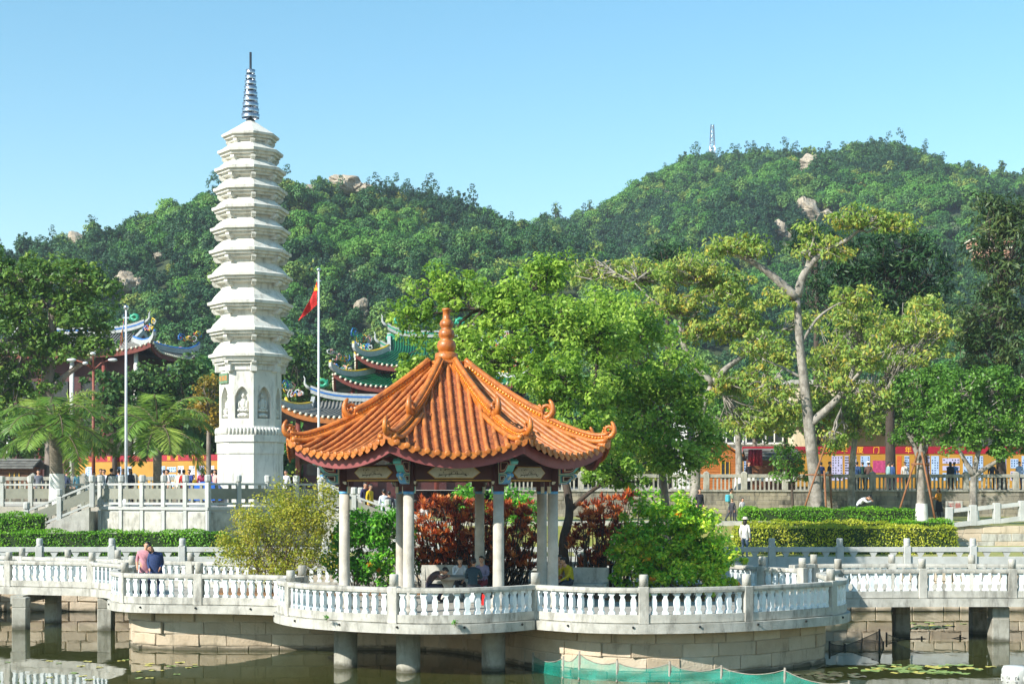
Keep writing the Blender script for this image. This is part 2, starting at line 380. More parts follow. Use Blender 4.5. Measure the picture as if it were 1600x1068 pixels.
def make_hill():
    nx, ny = 150, 90
    gx = np.linspace(-330, 400, nx); gy = np.linspace(150, 800, ny)
    X, Y = np.meshgrid(gx, gy); Z = hill_z(X, Y)
    V = np.stack([X, Y, Z], -1).reshape(-1, 3)
    Fc = [(j * nx + i, j * nx + i + 1, (j + 1) * nx + i + 1, (j + 1) * nx + i) for j in range(ny - 1) for i in range(nx - 1)]
    mb = MB(); mb.add(V.tolist(), Fc, 0, True); struct(mb.build('hill', MAT['hill_soil']))
make_hill()
# ------------------------------------------------------------------ concrete balustrades
def baluster_mesh():
    mb = MB(); pr = [(-.08, 0), (.08, 0), (.08, .06), (.05, .09), (.045, .13), (.068, .2), (.072, .29), (.066, .37), (.042, .43), (.042, .47), (.08, .5), (.08, .56), (-.08, .56), (-.08, .5), (-.042, .47), (-.042, .43), (-.066, .37), (-.072, .29), (-.068, .2), (-.045, .13), (-.05, .09), (-.08, .06)]
    mb.extrude(pr, (0, 0, 0), (1, 0, 0), (0, 0, 1), (0, 1, 0), .13)
    return mb.mesh('baluster', MAT['white_paint'])
BAL = baluster_mesh()
def post_mesh(h=1.25):
    mb = MB(); mb.box((0, 0, .47), (.27, .27, .94), ch=.015)
    mb.lathe([(.118, .94), (.118, h - .02), (.105, h)], n=18)
    return mb.mesh('post', MAT['concrete'])
POST = post_mesh()
def balustrade(label, pts, posts, z=DECK, end_posts=True, step=.285, smooth_n=0, group='concrete balustrades of the lake terrace'):
    """posts: list of arc positions (metres) along pts"""
    if smooth_n: pts = spline(pts, smooth_n)
    pa = Path(pts); t0 = pa.at(0); root = thing('balustrade', label, 'balustrade', (t0[0], t0[1], z), 0, group)
    org = (t0[0], t0[1], z); rnd = random.Random(int(abs(t0[0]) * 100))
    for t in posts:
        q = pa.at(t); new_obj('post', POST, root, (q[0] - org[0], q[1] - org[1], 0), q[2], (1, 1, rnd.uniform(.985, 1.015)))
    edges = [0.0] + list(posts) + [pa.len]
    for a, b in zip(edges, edges[1:]):
        if b - a < .25: continue
        aa = a + (.12 if a in posts else 0); bb = b - (.12 if b in posts else 0)
        cut = [(p[0], p[1], z) for p in pa.cut(aa, bb)]
        mb = MB(); mb.sweep(cut, [(-.12, .80), (.12, .80), (.13, .86), (.12, .925), (-.12, .925), (-.13, .86)]); mb.build('handrail', MAT['concrete'], root, org)
        mb = MB(); mb.sweep(cut, [(-.07, -.01), (.07, -.01), (.07, .025), (.105, .03), (.105, .24), (-.105, .24), (-.105, .03), (-.07, .025)]); mb.build('plinth', MAT['concrete'], root, org)
        n = max(1, int(round((bb - aa) / step)))
        for i in range(n):
            q = pa.at(aa + (i + .5) * (bb - aa) / n)
            new_obj('baluster', BAL, root, (q[0] - org[0] + rnd.uniform(-.006, .006), q[1] - org[1], .24), q[2] + rnd.uniform(-.05, .05), (rnd.uniform(.95, 1.05), 1, 1))
    return root
MAIN = [(-6.1, 44.7), (-6.5, 43.7), (-6.35, 42.6), (-5.55, 41.2), (-4.4, 40.25), (-3.27, 39.65), (-2.3, 39.35), (-1.3, 39.4), (-.3, 39.9), (.62, 40.75)]
RIGHTL = [(.62, 40.75), (1.66, 39.85), (2.5, 39.5), (3.4, 39.4), (4.7, 39.6), (6.06, 40.15), (7.4, 41.0), (8.57, 42.0), (9.15, 42.8), (9.42, 43.8), (9.3, 45.0), (9.35, 46.6)]
LEFTL = [(-12.5, 50.0), (-12.55, 48.6), (-12.2, 47.3), (-11.5, 46.45), (-10.5, 46.1), (-9.4, 45.95), (-8.1, 45.7), (-6.9, 45.25), (-6.1, 44.7)]
def posts_at(pts, xy, n=6):
    pa = Path(spline(pts, n)); return [pa.near(*p) for p in xy]
balustrade('white baluster railing around the front lobe before the orange-roofed pavilion', MAIN, posts_at(MAIN, [(-6.1, 44.7), (-5.95, 42.0), (-3.03, 39.6), (.62, 40.75)]), smooth_n=6)
balustrade('white baluster railing around the lobe before the yellow-green bush', RIGHTL, posts_at(RIGHTL, [(3.37, 39.4), (6.12, 40.2), (8.75, 42.2)]), smooth_n=6)
balustrade('white baluster railing in front of the standing couple', LEFTL, posts_at(LEFTL, [(-11.75, 46.7), (-9.35, 45.95)]), smooth_n=6)
LBN = [(-26, 57.0), (-18.2, 55.0), (-14.7, 53.8), (-12.75, 51.6), (-12.5, 50.0)]
LBF = [(-26, 60.6), (-19.5, 58.9), (-16.4, 57.0), (-12.1, 54.6), (-9.5, 53.6), (-6.0, 53.6)]
RBN = [(9.35, 46.6), (10.3, 48.6), (13.1, 48.9), (15.9, 48.9), (24, 48.6)]
RBF = [(9.4, 51.6), (10.3, 52.4), (13, 52.6), (15.7, 52.4), (24, 52.2)]
BACKR = [(9.3, 49.2), (8.2, 50.4), (7.3, 52.2), (5.5, 53.6), (1, 54.0), (-3, 53.8), (-6.0, 53.6)]
def poly_posts(pts, xy): pa = Path(pts); return [pa.near(*p) for p in xy]
balustrade('white baluster railing on the near side of the zigzag bridge left of the couple', LBN, poly_posts(LBN, [(-23, 56.2), (-18.0, 54.95), (-14.7, 53.8), (-12.75, 51.6)]))
balustrade('white baluster railing on the far side of the zigzag bridge behind the couple', LBF, poly_posts(LBF, [(-18.6, 58.4), (-16.5, 57.05), (-14.3, 55.9), (-11.4, 54.3), (-8.4, 53.6)]))
balustrade('white baluster railing on the near side of the right bridge', RBN, poly_posts(RBN, [(10.3, 48.6), (13.05, 48.9), (15.9, 48.9), (19, 48.8)]))
balustrade('white baluster railing on the far side of the right bridge', RBF, poly_posts(RBF, [(10.3, 52.4), (13, 52.6), (15.7, 52.4), (18.6, 52.3)]))
balustrade('low white railing along the back of the platform behind the bushes', BACKR, poly_posts(BACKR, [(9.3, 49.2), (8.2, 50.4), (5.5, 53.6), (2.4, 53.9), (-.8, 53.9), (-4, 53.7)]))
def offset(pts, d):
    out = []; n = len(pts)
    for i in range(n):
        a = np.array(pts[max(i - 1, 0)]); b = np.array(pts[min(i + 1, n - 1)]); t = b - a; t = t / (np.linalg.norm(t) + 1e-9)
        out.append((pts[i][0] + t[1] * d, pts[i][1] - t[0] * d))
    return out
def slab(label, poly, name='platform_deck', z0=1.16, z1=DECK):
    mb = MB(); mb.prism(poly, z0, z1)
    o = struct(mb.build(name, MAT['concrete'])); tag(o, label)
    return o
front = offset(spline(LEFTL, 6)[:-1] + spline(MAIN, 6)[1:-1] + spline(RIGHTL, 6), .2)
back = [(9.6, 50.0), (8.5, 50.7), (7.6, 52.5), (5.6, 53.9), (1, 54.3), (-3, 54.1), (-9.5, 53.9), (-12.2, 54.8), (-12.9, 51.5)]
slab('lobed concrete deck of the lake platform', front + back)
mb = MB(); inner = offset(front, -.42)
mb.prism([(p[0], p[1]) for p in inner + [(9.2, 50.0), (8.2, 50.4), (7.3, 52.1), (5.4, 53.5), (1, 53.9), (-3, 53.7), (-9.5, 53.4), (-12.0, 54.3), (-12.4, 51.5)]], DECK - .05, DECK + .005)
struct(mb.build('platform_paving', MAT['floor_stone']))
pth = Path(offset(spline(LEFTL, 6)[:-1] + spline(MAIN, 6)[1:-1] + spline(RIGHTL, 6), .205)); dk = bpy.data.objects['platform_deck']
hole = MB(); hole.tube([(0, 0, 0), (0, -.05, 0)], .03, 8); HOLE = hole.mesh('drain_hole', MAT['net_dark'])
t = 1.1
while t < pth.len - 2:
    q = pth.at(t); new_obj('drain_hole', HOLE, dk, (q[0] - math.sin(q[2]) * .02, q[1] + math.cos(q[2]) * .02, 1.33), q[2]); t += 1.75
def strip(a, b): return [tuple(p) for p in a] + [tuple(p) for p in b][::-1]
slab('concrete deck of the zigzag bridge', strip(offset(LBN, .2)[:-1] + [(-12.95, 51.5)], offset(LBF[:4], -.2)[:-1] + [(-12.25, 54.85)]), 'bridge_deck', 1.14, DECK - .004)
slab('concrete deck of the right bridge', strip([(9.8, 46.8)] + offset(RBN, .2)[1:], [(9.65, 51.8)] + offset(RBF, -.2)[1:]), 'bridge_deck', 1.14, DECK - .004)
# piers
def pier(label, x, y, sx, sy, group, round_=False, z1=1.15):
    mb = MB()
    if round_: mb.lathe([(.32, -2.2), (.32, z1)], (0, 0, 0), 20)
    else:
        mb.box((0, 0, -.72), (sx, sy, 2.95), ch=.03); mb.box((0, 0, .93), (sx * .98, sy * .98, .35), ch=.02)
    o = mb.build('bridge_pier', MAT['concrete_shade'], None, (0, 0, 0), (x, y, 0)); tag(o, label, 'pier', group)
G = 'concrete piers standing in the water'
for lab, px, d, s in [('square concrete pier under the zigzag bridge, leftmost near one', 33, 53.6, .5), ('square concrete pier under the zigzag bridge, the near one closest to the curved stone wall', 166, 53.2, .5),
                      ('square pier under the zigzag bridge, leftmost of the far ones', 83, 56.2, .5), ('shaded pier behind the curved stone wall under the zigzag bridge', 214, 53.6, .45),
                      ('tall square concrete pier at the right edge under the right bridge', 1560, 49.3, .56), ('shaded square pier under the right bridge beside the dark net', 1408, 51.0, .5), ('square pier under the right bridge behind the tall one', 1528, 51.9, .5)]:
    pier(lab, ax(px, d), d, s, s, G)
for lab, px, d in [('round pillar under the front lobe, leftmost of three', 540, 41.9), ('round pillar under the front lobe, middle of three', 638, 40.9), ('round pillar under the front lobe, rightmost of three', 771, 41.3)]:
    pier(lab, ax(px, d), d, 0, 0, G, True)
# cross beams under bridges
for lab, xa, xb, y0, y1 in [('concrete cross beam under the zigzag bridge near the picture edge', -17.6, -17.1, 53.4, 57), ('concrete cross beam under the zigzag bridge near the couple', -14.3, -13.8, 53.0, 55.2)]:
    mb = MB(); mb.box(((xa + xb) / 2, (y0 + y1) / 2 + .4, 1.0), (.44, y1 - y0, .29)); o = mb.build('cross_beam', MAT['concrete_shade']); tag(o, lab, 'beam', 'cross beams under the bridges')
# ------------------------------------------------------------------ masonry walls with single stones
def stone_wall(name, label, pts, z0, courses, ch, bl, mats, backing, seed=1, n=6, th=.25, proud=.0, cat='wall', jit=.012, lmin=.7, lmax=1.35):
    pts = spline(pts, n) if n else pts
    pa = Path(pts); q0 = pa.at(0); org = (q0[0], q0[1], z0); rnd = random.Random(seed)
    root = thing(name, label, cat, org)
    H = courses * ch
    cut = [(p[0], p[1], z0) for p in pa.p]
    mb = MB(); mb.sweep(cut, [(-.3, -.6), (.0, -.6), (.0, H), (-.3, H)]); mb.build('backing', backing, root, org)
    for c in range(courses):
        t = -rnd.uniform(0, bl)
        while t < pa.len:
            w = bl * rnd.uniform(lmin, lmax); a, b = max(t, 0), min(t + w, pa.len); t += w
            if b - a < .12: continue
            q = pa.at((a + b) / 2); ln = b - a - .018; hh = ch - .018
            mb = MB(); dp = .1 + rnd.uniform(0, .03)
            nx, ny = math.sin(q[2]), -math.cos(q[2])
            mb.box((0, 0, 0), (ln, dp, hh), ch=.014, jit=jit, rnd=rnd)
            new_obj('stone', mb.mesh('stone', rnd.choice(mats)), root, (q[0] - org[0] + nx * -.04, q[1] - org[1] + ny * -.04, (c + .5) * ch), q[2])
    return root
WS = [MAT['wall_stone'], MAT['wall_stone_b'], MAT['wall_stone_c'], MAT['wall_stone']]
LW = [(-12.0, 50.0), (-12.0, 48.6), (-11.5, 47.2), (-10.4, 46.65), (-9.3, 46.5), (-8.0, 46.45), (-6.6, 46.5), (-4.6, 46.6), (-2.8, 46.4), (-1.6, 45.6), (-.7, 44.2), (.3, 42.3), (1.6, 40.65), (3.4, 39.85), (5.2, 40.1), (6.7, 40.9), (7.9, 42.0), (8.7, 43.1), (8.9, 44.5), (8.7, 47)]
stone_wall('retaining_wall', 'curved masonry wall of pale blocks rising from the water under the platform', LW, -.25, 4, .365, 1.05, WS, MAT['mortar'], 3)
SW = [(-60, 61.3), (60, 61.3)]
def shore_wall():
    rnd = random.Random(5); root = thing('shore_wall', 'rough stone wall along the far lake shore under the grey railing', 'wall', (0, 61.3, 0))
    mb = MB(); mb.box((0, 61.75, .2), (150, .7, 3.0)); mb.build('backing', MAT['mortar'], root, (0, 61.3, 0))
    for c in range(4):
        x = -27.0
        while x < 27:
            w = rnd.uniform(.5, 1.3)
            if not (-9 < x < 8.5):
                mb = MB(); mb.box((0, 0, 0), (w - .025, .16, .385), ch=.03, jit=.025, rnd=rnd)
                new_obj('stone', mb.mesh('stone', rnd.choice(WS)), root, (x + w / 2, .1, .18 + c * .4), 0)
            x += w
    mb = MB(); mb.box((0, 61.55, 1.68), (150, .62, .08)); mb.build('coping', MAT['concrete'], root, (0, 61.3, 0))
shore_wall()
# ------------------------------------------------------------------ grey stone railing along the far shore
def shore_rail():
    z = 1.72; d = 61.5
    xs = [ax(p, d) for p in (-165, -52, 62, 175, 285, 397, 508, 620, 732, 845, 958, 1070, 1206, 1312, 1417, 1520, 1625, 1730)]
    pm = MB(); pm.box((0, 0, .45), (.28, .28, .9), ch=.02); pm.lathe([(.15, .9), (.12, .94), (.13, 1.0), (.13, 1.15), (.11, 1.2)], n=14); PM = pm.mesh('post', MAT['terrace_stone'])
    root = thing('stone_railing', 'pale grey stone railing with square posts along the far shore path', 'railing', (0, d, z))
    for i, x in enumerate(xs):
        new_obj('post', PM, root, (x, 0, 0))
        if i + 1 < len(xs):
            L = xs[i + 1] - x - .28; cx = (x + xs[i + 1]) / 2
            mb = MB(); mb.box((cx, 0, .75), (L, .16, .2), ch=.015); mb.build('top_rail', MAT['terrace_stone'], root)
            mb = MB(); mb.box((cx, 0, .22), (L, .12, .5), ch=.01); mb.build('lower_panel', MAT['terrace_stone'], root)
            for k in (-.5, 0, .5):
                mb = MB(); pr = [(-.16, .65), (.16, .65), (.06, .47), (-.06, .47)]
                mb.extrude(pr, (cx + k * L * .66, 0, 0), (1, 0, 0), (0, 0, 1), (0, 1, 0), .1); mb.build('spacer', MAT['terrace_stone'], root)
shore_rail()
# ------------------------------------------------------------------ the octagonal pavilion
PC = Vector((-1.96, 46.0, DECK)); PRZ = R(6.2)
C8, T8 = math.cos(R(22.5)), math.tan(R(22.5))
RT, RE = .5, 4.97                      # roof vertex radius at collar and at eave
def rz_(u, q): return 4.80 + 2.32 * (1 - u) ** 1.55 - .42 * u ** 2.5 * (1 - q * q)   # height over the deck
def hwid(u): return (RT + (RE - RT) * u) * C8 * T8
def apo(u): return (RT + (RE - RT) * u) * C8
def roof_pt(u, w, dz=0, out=0):       # in face frame: face looks along -Y, w across
    q = max(-1, min(1, w / max(1e-6, hwid(u)))); return (w, -(apo(u) + out), rz_(u, q) + dz)
def make_pavilion():
    root = thing('pavilion', 'octagonal pavilion with orange glazed tile roof on round stone columns', 'pavilion', PC, PRZ)
    K = [k * R(45) for k in range(8)]
    # ---- roof: one part per kind of piece, pieces below it
    roof = new_obj('roof', None, root)
    # pan tiles
    mb = MB(); nu = 46; nw = 16; V = []
    for i in range(nu + 1):
        u = i / nu; h = hwid(u) * 1.0
        for dz in (0.0, -.03) if i < nu else (0.0,):
            for j in range(nw + 1):
                w = -h + 2 * h * j / nw; uu = u
                V.append(roof_pt(uu, w, dz))
    n1 = nw + 1; rows = len(V) // n1
    mb.add(V, [(r * n1 + j, r * n1 + j + 1, (r + 1) * n1 + j + 1, (r + 1) * n1 + j) for r in range(rows - 1) for j in range(nw)])
    PAN = mb.mesh('pan_tiles', MAT['roof_tile_pan'])
    for a in K: tag(new_obj('pan_tiles', PAN, roof, (0, 0, 0), a), kind='stuff')
    # cover tile rows
    sp = .272; half = hwid(1.0); ws = [0.0]
    k = 1
    while k * sp < half - .08: ws += [k * sp, -k * sp]; k += 1
    disc = MB(); disc.lathe([(.0, -.03), (.08, -.03), (.086, 0), (.08, .02), (.063, .03), (0.0, .022)], n=14, cap=False)
    for i, (a, b, c) in enumerate(disc.v): disc.v[i] = (a, -c, b)
    DISC = disc.mesh('eave_disc', MAT['roof_glaze'])
    drip = MB(); drip.extrude([(-.126, .06), (.126, .06), (.112, -.05), (.055, -.1), (0, -.135), (-.055, -.1), (-.112, -.05)], (0, 0, 0), (1, 0, 0), (0, 0, 1), (0, 1, 0), .025); DRIP = drip.mesh('drip_tile', MAT['roof_glaze'])
    for w in ws:
        u0 = max(.02, (abs(w) / (C8 * T8) - RT) / (RE - RT) + .012)
        if u0 > .97: continue
        mb = MB(); n = max(3, int((1 - u0) * 40)); path = []; rad = []
        L = (1 - u0) * 5.0; seg = .36; ns = max(2, int(L / seg)) * 3
        for i in range(ns + 1):
            u = u0 + (1.012 - u0) * i / ns; p = roof_pt(min(u, 1), w, .035, out=max(0, u - 1) * 5)
            path.append(p); rad.append(.071 - .010 * ((i % 3) / 2.0))
        mb.tube(path, rad, 8); ROW = mb.mesh('cover_tile_row', MAT['roof_tile'])
        pe = roof_pt(1, w, .03, .07)
        for a in K:
            new_obj('cover_tile_row', ROW, roof, (0, 0, 0), a)
            new_obj('eave_disc', DISC, roof, Matrix.Rotation(a, 3, 'Z') @ Vector(pe), a)
    k = 0
    dw = [sp * (i + .5) for i in range(-20, 20) if abs(sp * (i + .5)) < half - .06]
    for w in dw:
        pe = roof_pt(1, w, -.0, .055)
        for a in K: new_obj('drip_tile', DRIP, roof, Matrix.Rotation(a, 3, 'Z') @ Vector(pe), a)
    # hip ridges: upper bank ends in an ornament, a lower bank runs to the corner
    def hip(u0, u1, sec, dz, lift=0, nn=20):
        out = []
        for i in range(nn + 1):
            u = u0 + (u1 - u0) * i / nn; r = RT + (RE - RT) * u
            out.append((0, -r, rz_(u, 1) + dz + lift * max(0, (i / nn - .75)) ** 2 * 16))
        return out
    def hip_tilt(): return R(22.5)
    up = MB(); P = hip(.02, .56, None, 0, .05)
    up.sweep(P, [(-.13, -.1), (.13, -.1), (.13, .05), (.09, .07), (.09, .21), (.125, .235), (.125, .265), (-.125, .265), (-.125, .235), (-.09, .21), (-.09, .07), (-.13, .05)])
    up.tube([(p[0], p[1], p[2] + .27) for p in P], .078, 8)
    UP = up.mesh('hip_ridge', MAT['roof_glaze'])
    lo = MB(); P2 = hip(.50, 1.0, None, 0, .10)
    lo.sweep(P2, [(-.12, -.1), (.12, -.1), (.12, .04), (.085, .055), (.085, .135), (.115, .16), (-.115, .16), (-.085, .135), (-.085, .055), (-.12, .04)])
    lo.tube([(p[0], p[1], p[2] + .165) for p in P2], .075, 8)
    for s in (-1, 1): lo.tube([(p[0] + s * .2, p[1], p[2] - .02) for p in P2], .085, 6)
    LO = lo.mesh('hip_ridge', MAT['roof_glaze'])
    rel = MB()
    for i in range(26):                                     # raised scroll ornament along both banks
        u = .06 + .48 * i / 25; r = RT + (RE - RT) * u
        for s in (-1, 1): rel.sphere((s * .092, -r, rz_(u, 1) + .14), (.02, .055, .05), 6, 4)
    for i in range(18):
        u = .6 + .36 * i / 17; r = RT + (RE - RT) * u
        for s in (-1, 1): rel.sphere((s * .087, -r, rz_(u, 1) + .095 + .1 * max(0, ((u - .5) / .5 - .75)) ** 2 * 16), (.02, .05, .035), 6, 4)
    REL = rel.mesh('scroll_relief', MAT['gold_glaze'])
    orn = MB()                                              # curled ridge end, tip rises outward
    sp1 = []
    for i in range(22):
        t = i / 21; an = -1.0 + t * 6.6; rr = .27 * (1 - .72 * t)
        sp1.append((0, -(.02 + rr * math.cos(an)), .32 + rr * math.sin(an)))
    orn.tube(sp1, [.085 - .045 * i / 21 for i in range(22)], 8)
    orn.tube([(0, .3, .0), (0, .12, -.02), (0, -.05, .02), (0, -.2, .1), (0, -.29, .25), (0, -.3, .45), (0, -.24, .62), (0, -.15, .74)], [.1, .12, .14, .14, .13, .11, .09, .05], 8)
    for i in range(6):
        an = .2 + i * .75; orn.sphere((.0, .06 - .17 * math.cos(an), .34 + .17 * math.sin(an)), (.06, .055, .055), 7, 5)
    orn.tube([(0, .2, .05), (0, .3, .2), (0, .22, .32), (0, .12, .28)], [.06, .055, .04, .03], 7)
    ORN = orn.mesh('ridge_ornament', MAT['roof_glaze'])
    for a in K:
        b = a + R(22.5)
        h1 = new_obj('hip_ridge', UP, roof, (0, 0, 0), b); new_obj('hip_ridge', LO, roof, (0, 0, 0), b); tag(new_obj('scroll_relief', REL, roof, (0, 0, 0), b), kind='stuff')
        Mz = Matrix.Rotation(b, 3, 'Z')
        r = RT + (RE - RT) * .575; new_obj('ridge_ornament', ORN, roof, Mz @ Vector((0, -r, rz_(.575, 1) + .12)), b, .74)
        new_obj('ridge_ornament', ORN, roof, Mz @ Vector((0, -RE + .02, rz_(1, 1) + .16)), b, .62)
    # collar and gourd finial
    mb = MB(); mb.lathe([(.53, 6.55), (.53, 7.18), (.57, 7.2), (.57, 7.27), (.42, 7.3)], n=8, rot=R(22.5), smooth=False)
    for i in range(8):
        for j in range(5):
            p = Matrix.Rotation(i * R(45), 3, 'Z') @ Vector(((j - 2) * .085, -.5, 0)); mb.tube([(p.x, p.y, 6.7), (p.x, p.y, 7.16)], .045, 6)
    mb.build('collar', MAT['roof_glaze'], roof)
    mb = MB(); mb.lathe([(.36, 7.28), (.34, 7.52), (.24, 7.56)], n=20); mb.lathe([(0.228, 7.48), (0.152, 7.52), (0.251, 7.6), (0.293, 7.74), (0.251, 7.88), (0.167, 7.94), (0.228, 8.01), (0.247, 8.11), (0.213, 8.21), (0.144, 8.26), (0.19, 8.32), (0.213, 8.4), (0.182, 8.49), (0.114, 8.55), (0.106, 8.79), (0.137, 8.81), (0.141, 8.85), (0.114, 8.87), (0.015, 8.875)], n=24)
    mb.build('finial', MAT['roof_glaze'], roof)
    # fascia and soffit
    fm = MB(); ns = 18
    cu = [(-1 + 2 * i / ns) for i in range(ns + 1)]
    R2 = RE - .18; h2 = R2 * C8 * T8; a2 = R2 * C8
    V = []
    for q in cu:
        z = rz_(1, q) - .06
        V += [(q * h2, -a2, z), (q * h2, -a2, z - .30), (q * (h2 - .05), -a2 + .1, z - .30), (q * (h2 - .05), -a2 + .1, z)]
    fm.add(V, [(4 * i + k, 4 * i + (k + 1) % 4, 4 * i + 4 + (k + 1) % 4, 4 * i + 4 + k) for i in range(ns) for k in range(4)] + [(0, 1, 2, 3), (4 * ns + 3, 4 * ns + 2, 4 * ns + 1, 4 * ns)])
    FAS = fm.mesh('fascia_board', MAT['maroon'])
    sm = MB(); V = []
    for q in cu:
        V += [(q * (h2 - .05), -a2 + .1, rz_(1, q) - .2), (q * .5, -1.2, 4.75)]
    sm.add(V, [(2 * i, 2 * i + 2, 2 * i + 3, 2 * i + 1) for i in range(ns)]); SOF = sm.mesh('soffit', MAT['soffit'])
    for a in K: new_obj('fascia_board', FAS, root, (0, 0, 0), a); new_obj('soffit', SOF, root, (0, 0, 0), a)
    # ---- columns
    RC = 3.29
    mb = MB(); mb.lathe([(.24, 0), (.24, .1), (.2, .13), (.26, .2), (.27, .28), (.22, .38), (.165, .42), (.155, 1.5), (.15, 3.32)], n=24); COLM = mb.mesh('column', MAT['column_stone'])
    mb = MB(); mb.lathe([(.153, 3.32), (.153, 3.40)], n=24); BAND = mb.mesh('blue_band', MAT['sky_blue'])
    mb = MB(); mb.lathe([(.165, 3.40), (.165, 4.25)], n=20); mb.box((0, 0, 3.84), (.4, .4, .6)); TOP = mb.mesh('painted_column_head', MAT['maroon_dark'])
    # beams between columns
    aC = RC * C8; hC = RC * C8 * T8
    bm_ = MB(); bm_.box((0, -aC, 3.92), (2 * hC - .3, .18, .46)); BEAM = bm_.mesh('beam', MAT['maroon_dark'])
    pn = MB(); w2, h_ = .72, .15; hexp = [(-w2, 0), (-w2 + .2, h_), (w2 - .2, h_), (w2, 0), (w2 - .2, -h_), (-w2 + .2, -h_)]
    bp = MB(); bp.extrude([(x * 1.045 if abs(x) == w2 else x * 1.02, y * 1.16) for x, y in hexp], (0, -aC - .1, 3.93), (1, 0, 0), (0, 0, 1), (0, 1, 0), .03); PB = bp.mesh('panel_border', MAT['ochre'])
    pn.extrude(hexp, (0, -aC - .11, 3.93), (1, 0, 0), (0, 0, 1), (0, 1, 0), .03); PN = pn.mesh('painted_panel', MAT['panel_white'])
    rnd = random.Random(8); ik = MB()
    for i in range(26):                                    # ink brush strokes of a blossom branch
        x = rnd.uniform(-.42, .42); y = rnd.uniform(-.09, .09); an = rnd.uniform(0, 3.14); L = rnd.uniform(.02, .07); t = rnd.uniform(.006, .016)
        ca, sa = math.cos(an), math.sin(an)
        ik.add([(x - ca * L - sa * t, -aC - .129, 3.93 + y - sa * L + ca * t), (x - ca * L + sa * t, -aC - .129, 3.93 + y - sa * L - ca * t), (x + ca * L, -aC - .129, 3.93 + y + sa * L)], [(0, 1, 2)])
    ik.add([(-.4, -aC - .1285, 3.85), (.35, -aC - .1285, 3.88), (.35, -aC - .1285, 3.895), (-.4, -aC - .1285, 3.87)], [(0, 1, 2, 3)])
    IK = ik.mesh('ink_painting', MAT['ink'])
    gl = MB(); gl.box((0, -aC - .095, 3.705), (2 * hC - .42, .02, .035)); GL = gl.mesh('gold_line', MAT['ochre'])
    # scroll brackets: layered extrusions, layers proud of each other
    def scroll(k):
        o = [(0, .30), (.62, .30), (.70, .24), (.66, .17), (.56, .18), (.5, .10), (.42, 0.0), (.3, -.06), (0, -.08)]
        return [(x * k, y * k) for x, y in o]
    def layered(name, outline, shrink, th):
        mb = MB(); cx = sum(p[0] for p in outline) / len(outline); cy = sum(p[1] for p in outline) / len(outline)
        for i, s in enumerate(shrink):
            mb.extrude([(cx + (x - cx) * s, cy + (y - cy) * s) for x, y in outline], (0, 0, 0), (0, -1, 0), (0, 0, 1), (1, 0, 0), th + i * .012, i)
        return mb
    cl = [MAT['turquoise'], MAT['cream'], MAT['navy'], MAT['orn_red'], MAT['cream'], MAT['maroon_dark']]
    b1 = layered('b', scroll(1.15), (1, .9, .78, .66, .56, .45), .22)
    spi = [(0, -(.6 + .1 * math.cos(t * .9)), .28 + .1 * math.sin(t * .9)) for t in range(8)]
    b1.tube(spi, .03, 6, 0); BR1 = b1.mesh('cloud_bracket', cl)
    b2 = layered('b', scroll(.8), (1, .88, .74, .6, .48, .36), .2); b2.tube([(0, -(.44 + .09 * math.cos(t * .9)), .16 + .09 * math.sin(t * .9)) for t in range(8)], .028, 6, 1); BR2 = b2.mesh('cloud_bracket', [MAT['sky_blue'], MAT['cream'], MAT['turquoise'], MAT['navy'], MAT['cream'], MAT['maroon_dark']])
    q1 = layered('q', [(0, .2), (.45, .2), (.42, .12), (.3, .1), (.24, 0), (.12, -.04), (.1, -.12), (0, -.14)], (1, .86, .7, .52), .1)
    q1.tube([(0, -(.13 + .06 * math.cos(t)), .02 + .06 * math.sin(t)) for t in range(6)], .02, 6, 1); QT = q1.mesh('corner_bracket', [MAT['cream'], MAT['turquoise'], MAT['navy'], MAT['maroon_dark']])
    for a in K:
        b = a + R(22.5); Mz = Matrix.Rotation(b, 3, 'Z'); p = Mz @ Vector((0, -RC, 0))
        c = new_obj('column', COLM, root, p, b); new_obj('blue_band', BAND, c); new_obj('painted_column_head', TOP, c)
        new_obj('cloud_bracket', BR1, root, Mz @ Vector((0, -RC - .16, 3.95)), b); new_obj('cloud_bracket', BR2, root, Mz @ Vector((0, -RC - .16, 3.66)), b)
        be = new_obj('beam', BEAM, root, (0, 0, 0), a); new_obj('panel_border', PB, be); new_obj('painted_panel', PN, be); new_obj('ink_painting', IK, be); new_obj('gold_line', GL, be)
        for s in (-1, 1):
            Ma = Matrix.Rotation(a, 3, 'Z'); pq = Ma @ Vector((s * (hC - .2), -aC, 3.48)); new_obj('corner_bracket', QT, root, pq, a + (R(90) if s < 0 else R(-90)) + R(180))
    # low round steps
    mb = MB(); mb.lathe([(4.1, 0.0), (4.1, .02)], n=8, rot=R(22.5), smooth=False); mb.build('floor_slab', MAT['floor_stone'], root)
    return root
make_pavilion()
# ------------------------------------------------------------------ furniture in the pavilion
def bench(label, x, y, rz, group='concrete benches in the pavilion'):
    root = thing('park_bench', label, 'bench', (x, y, DECK + .02), rz, group)
    mb = MB(); mb.box((0, 0, .42), (1.5, .48, .09), ch=.015); mb.build('seat', MAT['concrete'], root)
    mb = MB(); mb.extrude([(0, 0), (.06, 0), (.18, .5), (.12, .52)], (0, .2, .44), (0, 1, 0), (0, 0, 1), (1, 0, 0), 1.5); mb.build('backrest', MAT['concrete'], root)
    for s in (-1, 1):
        mb = MB(); mb.extrude([(-.26, 0), (.2, 0), (.42, .88), (.3, .9), (.18, .5), (-.26, .46)], (s * .7, .0, 0), (0, 1, 0), (0, 0, 1), (1, 0, 0), .12); mb.build('leg', MAT['concrete'], root)
bench('concrete bench behind the round stone table', ax(695, 50.2), 50.2, R(4))
bench('concrete bench the person in the yellow sweater sits on', ax(912, 48.6), 48.6, R(-12))
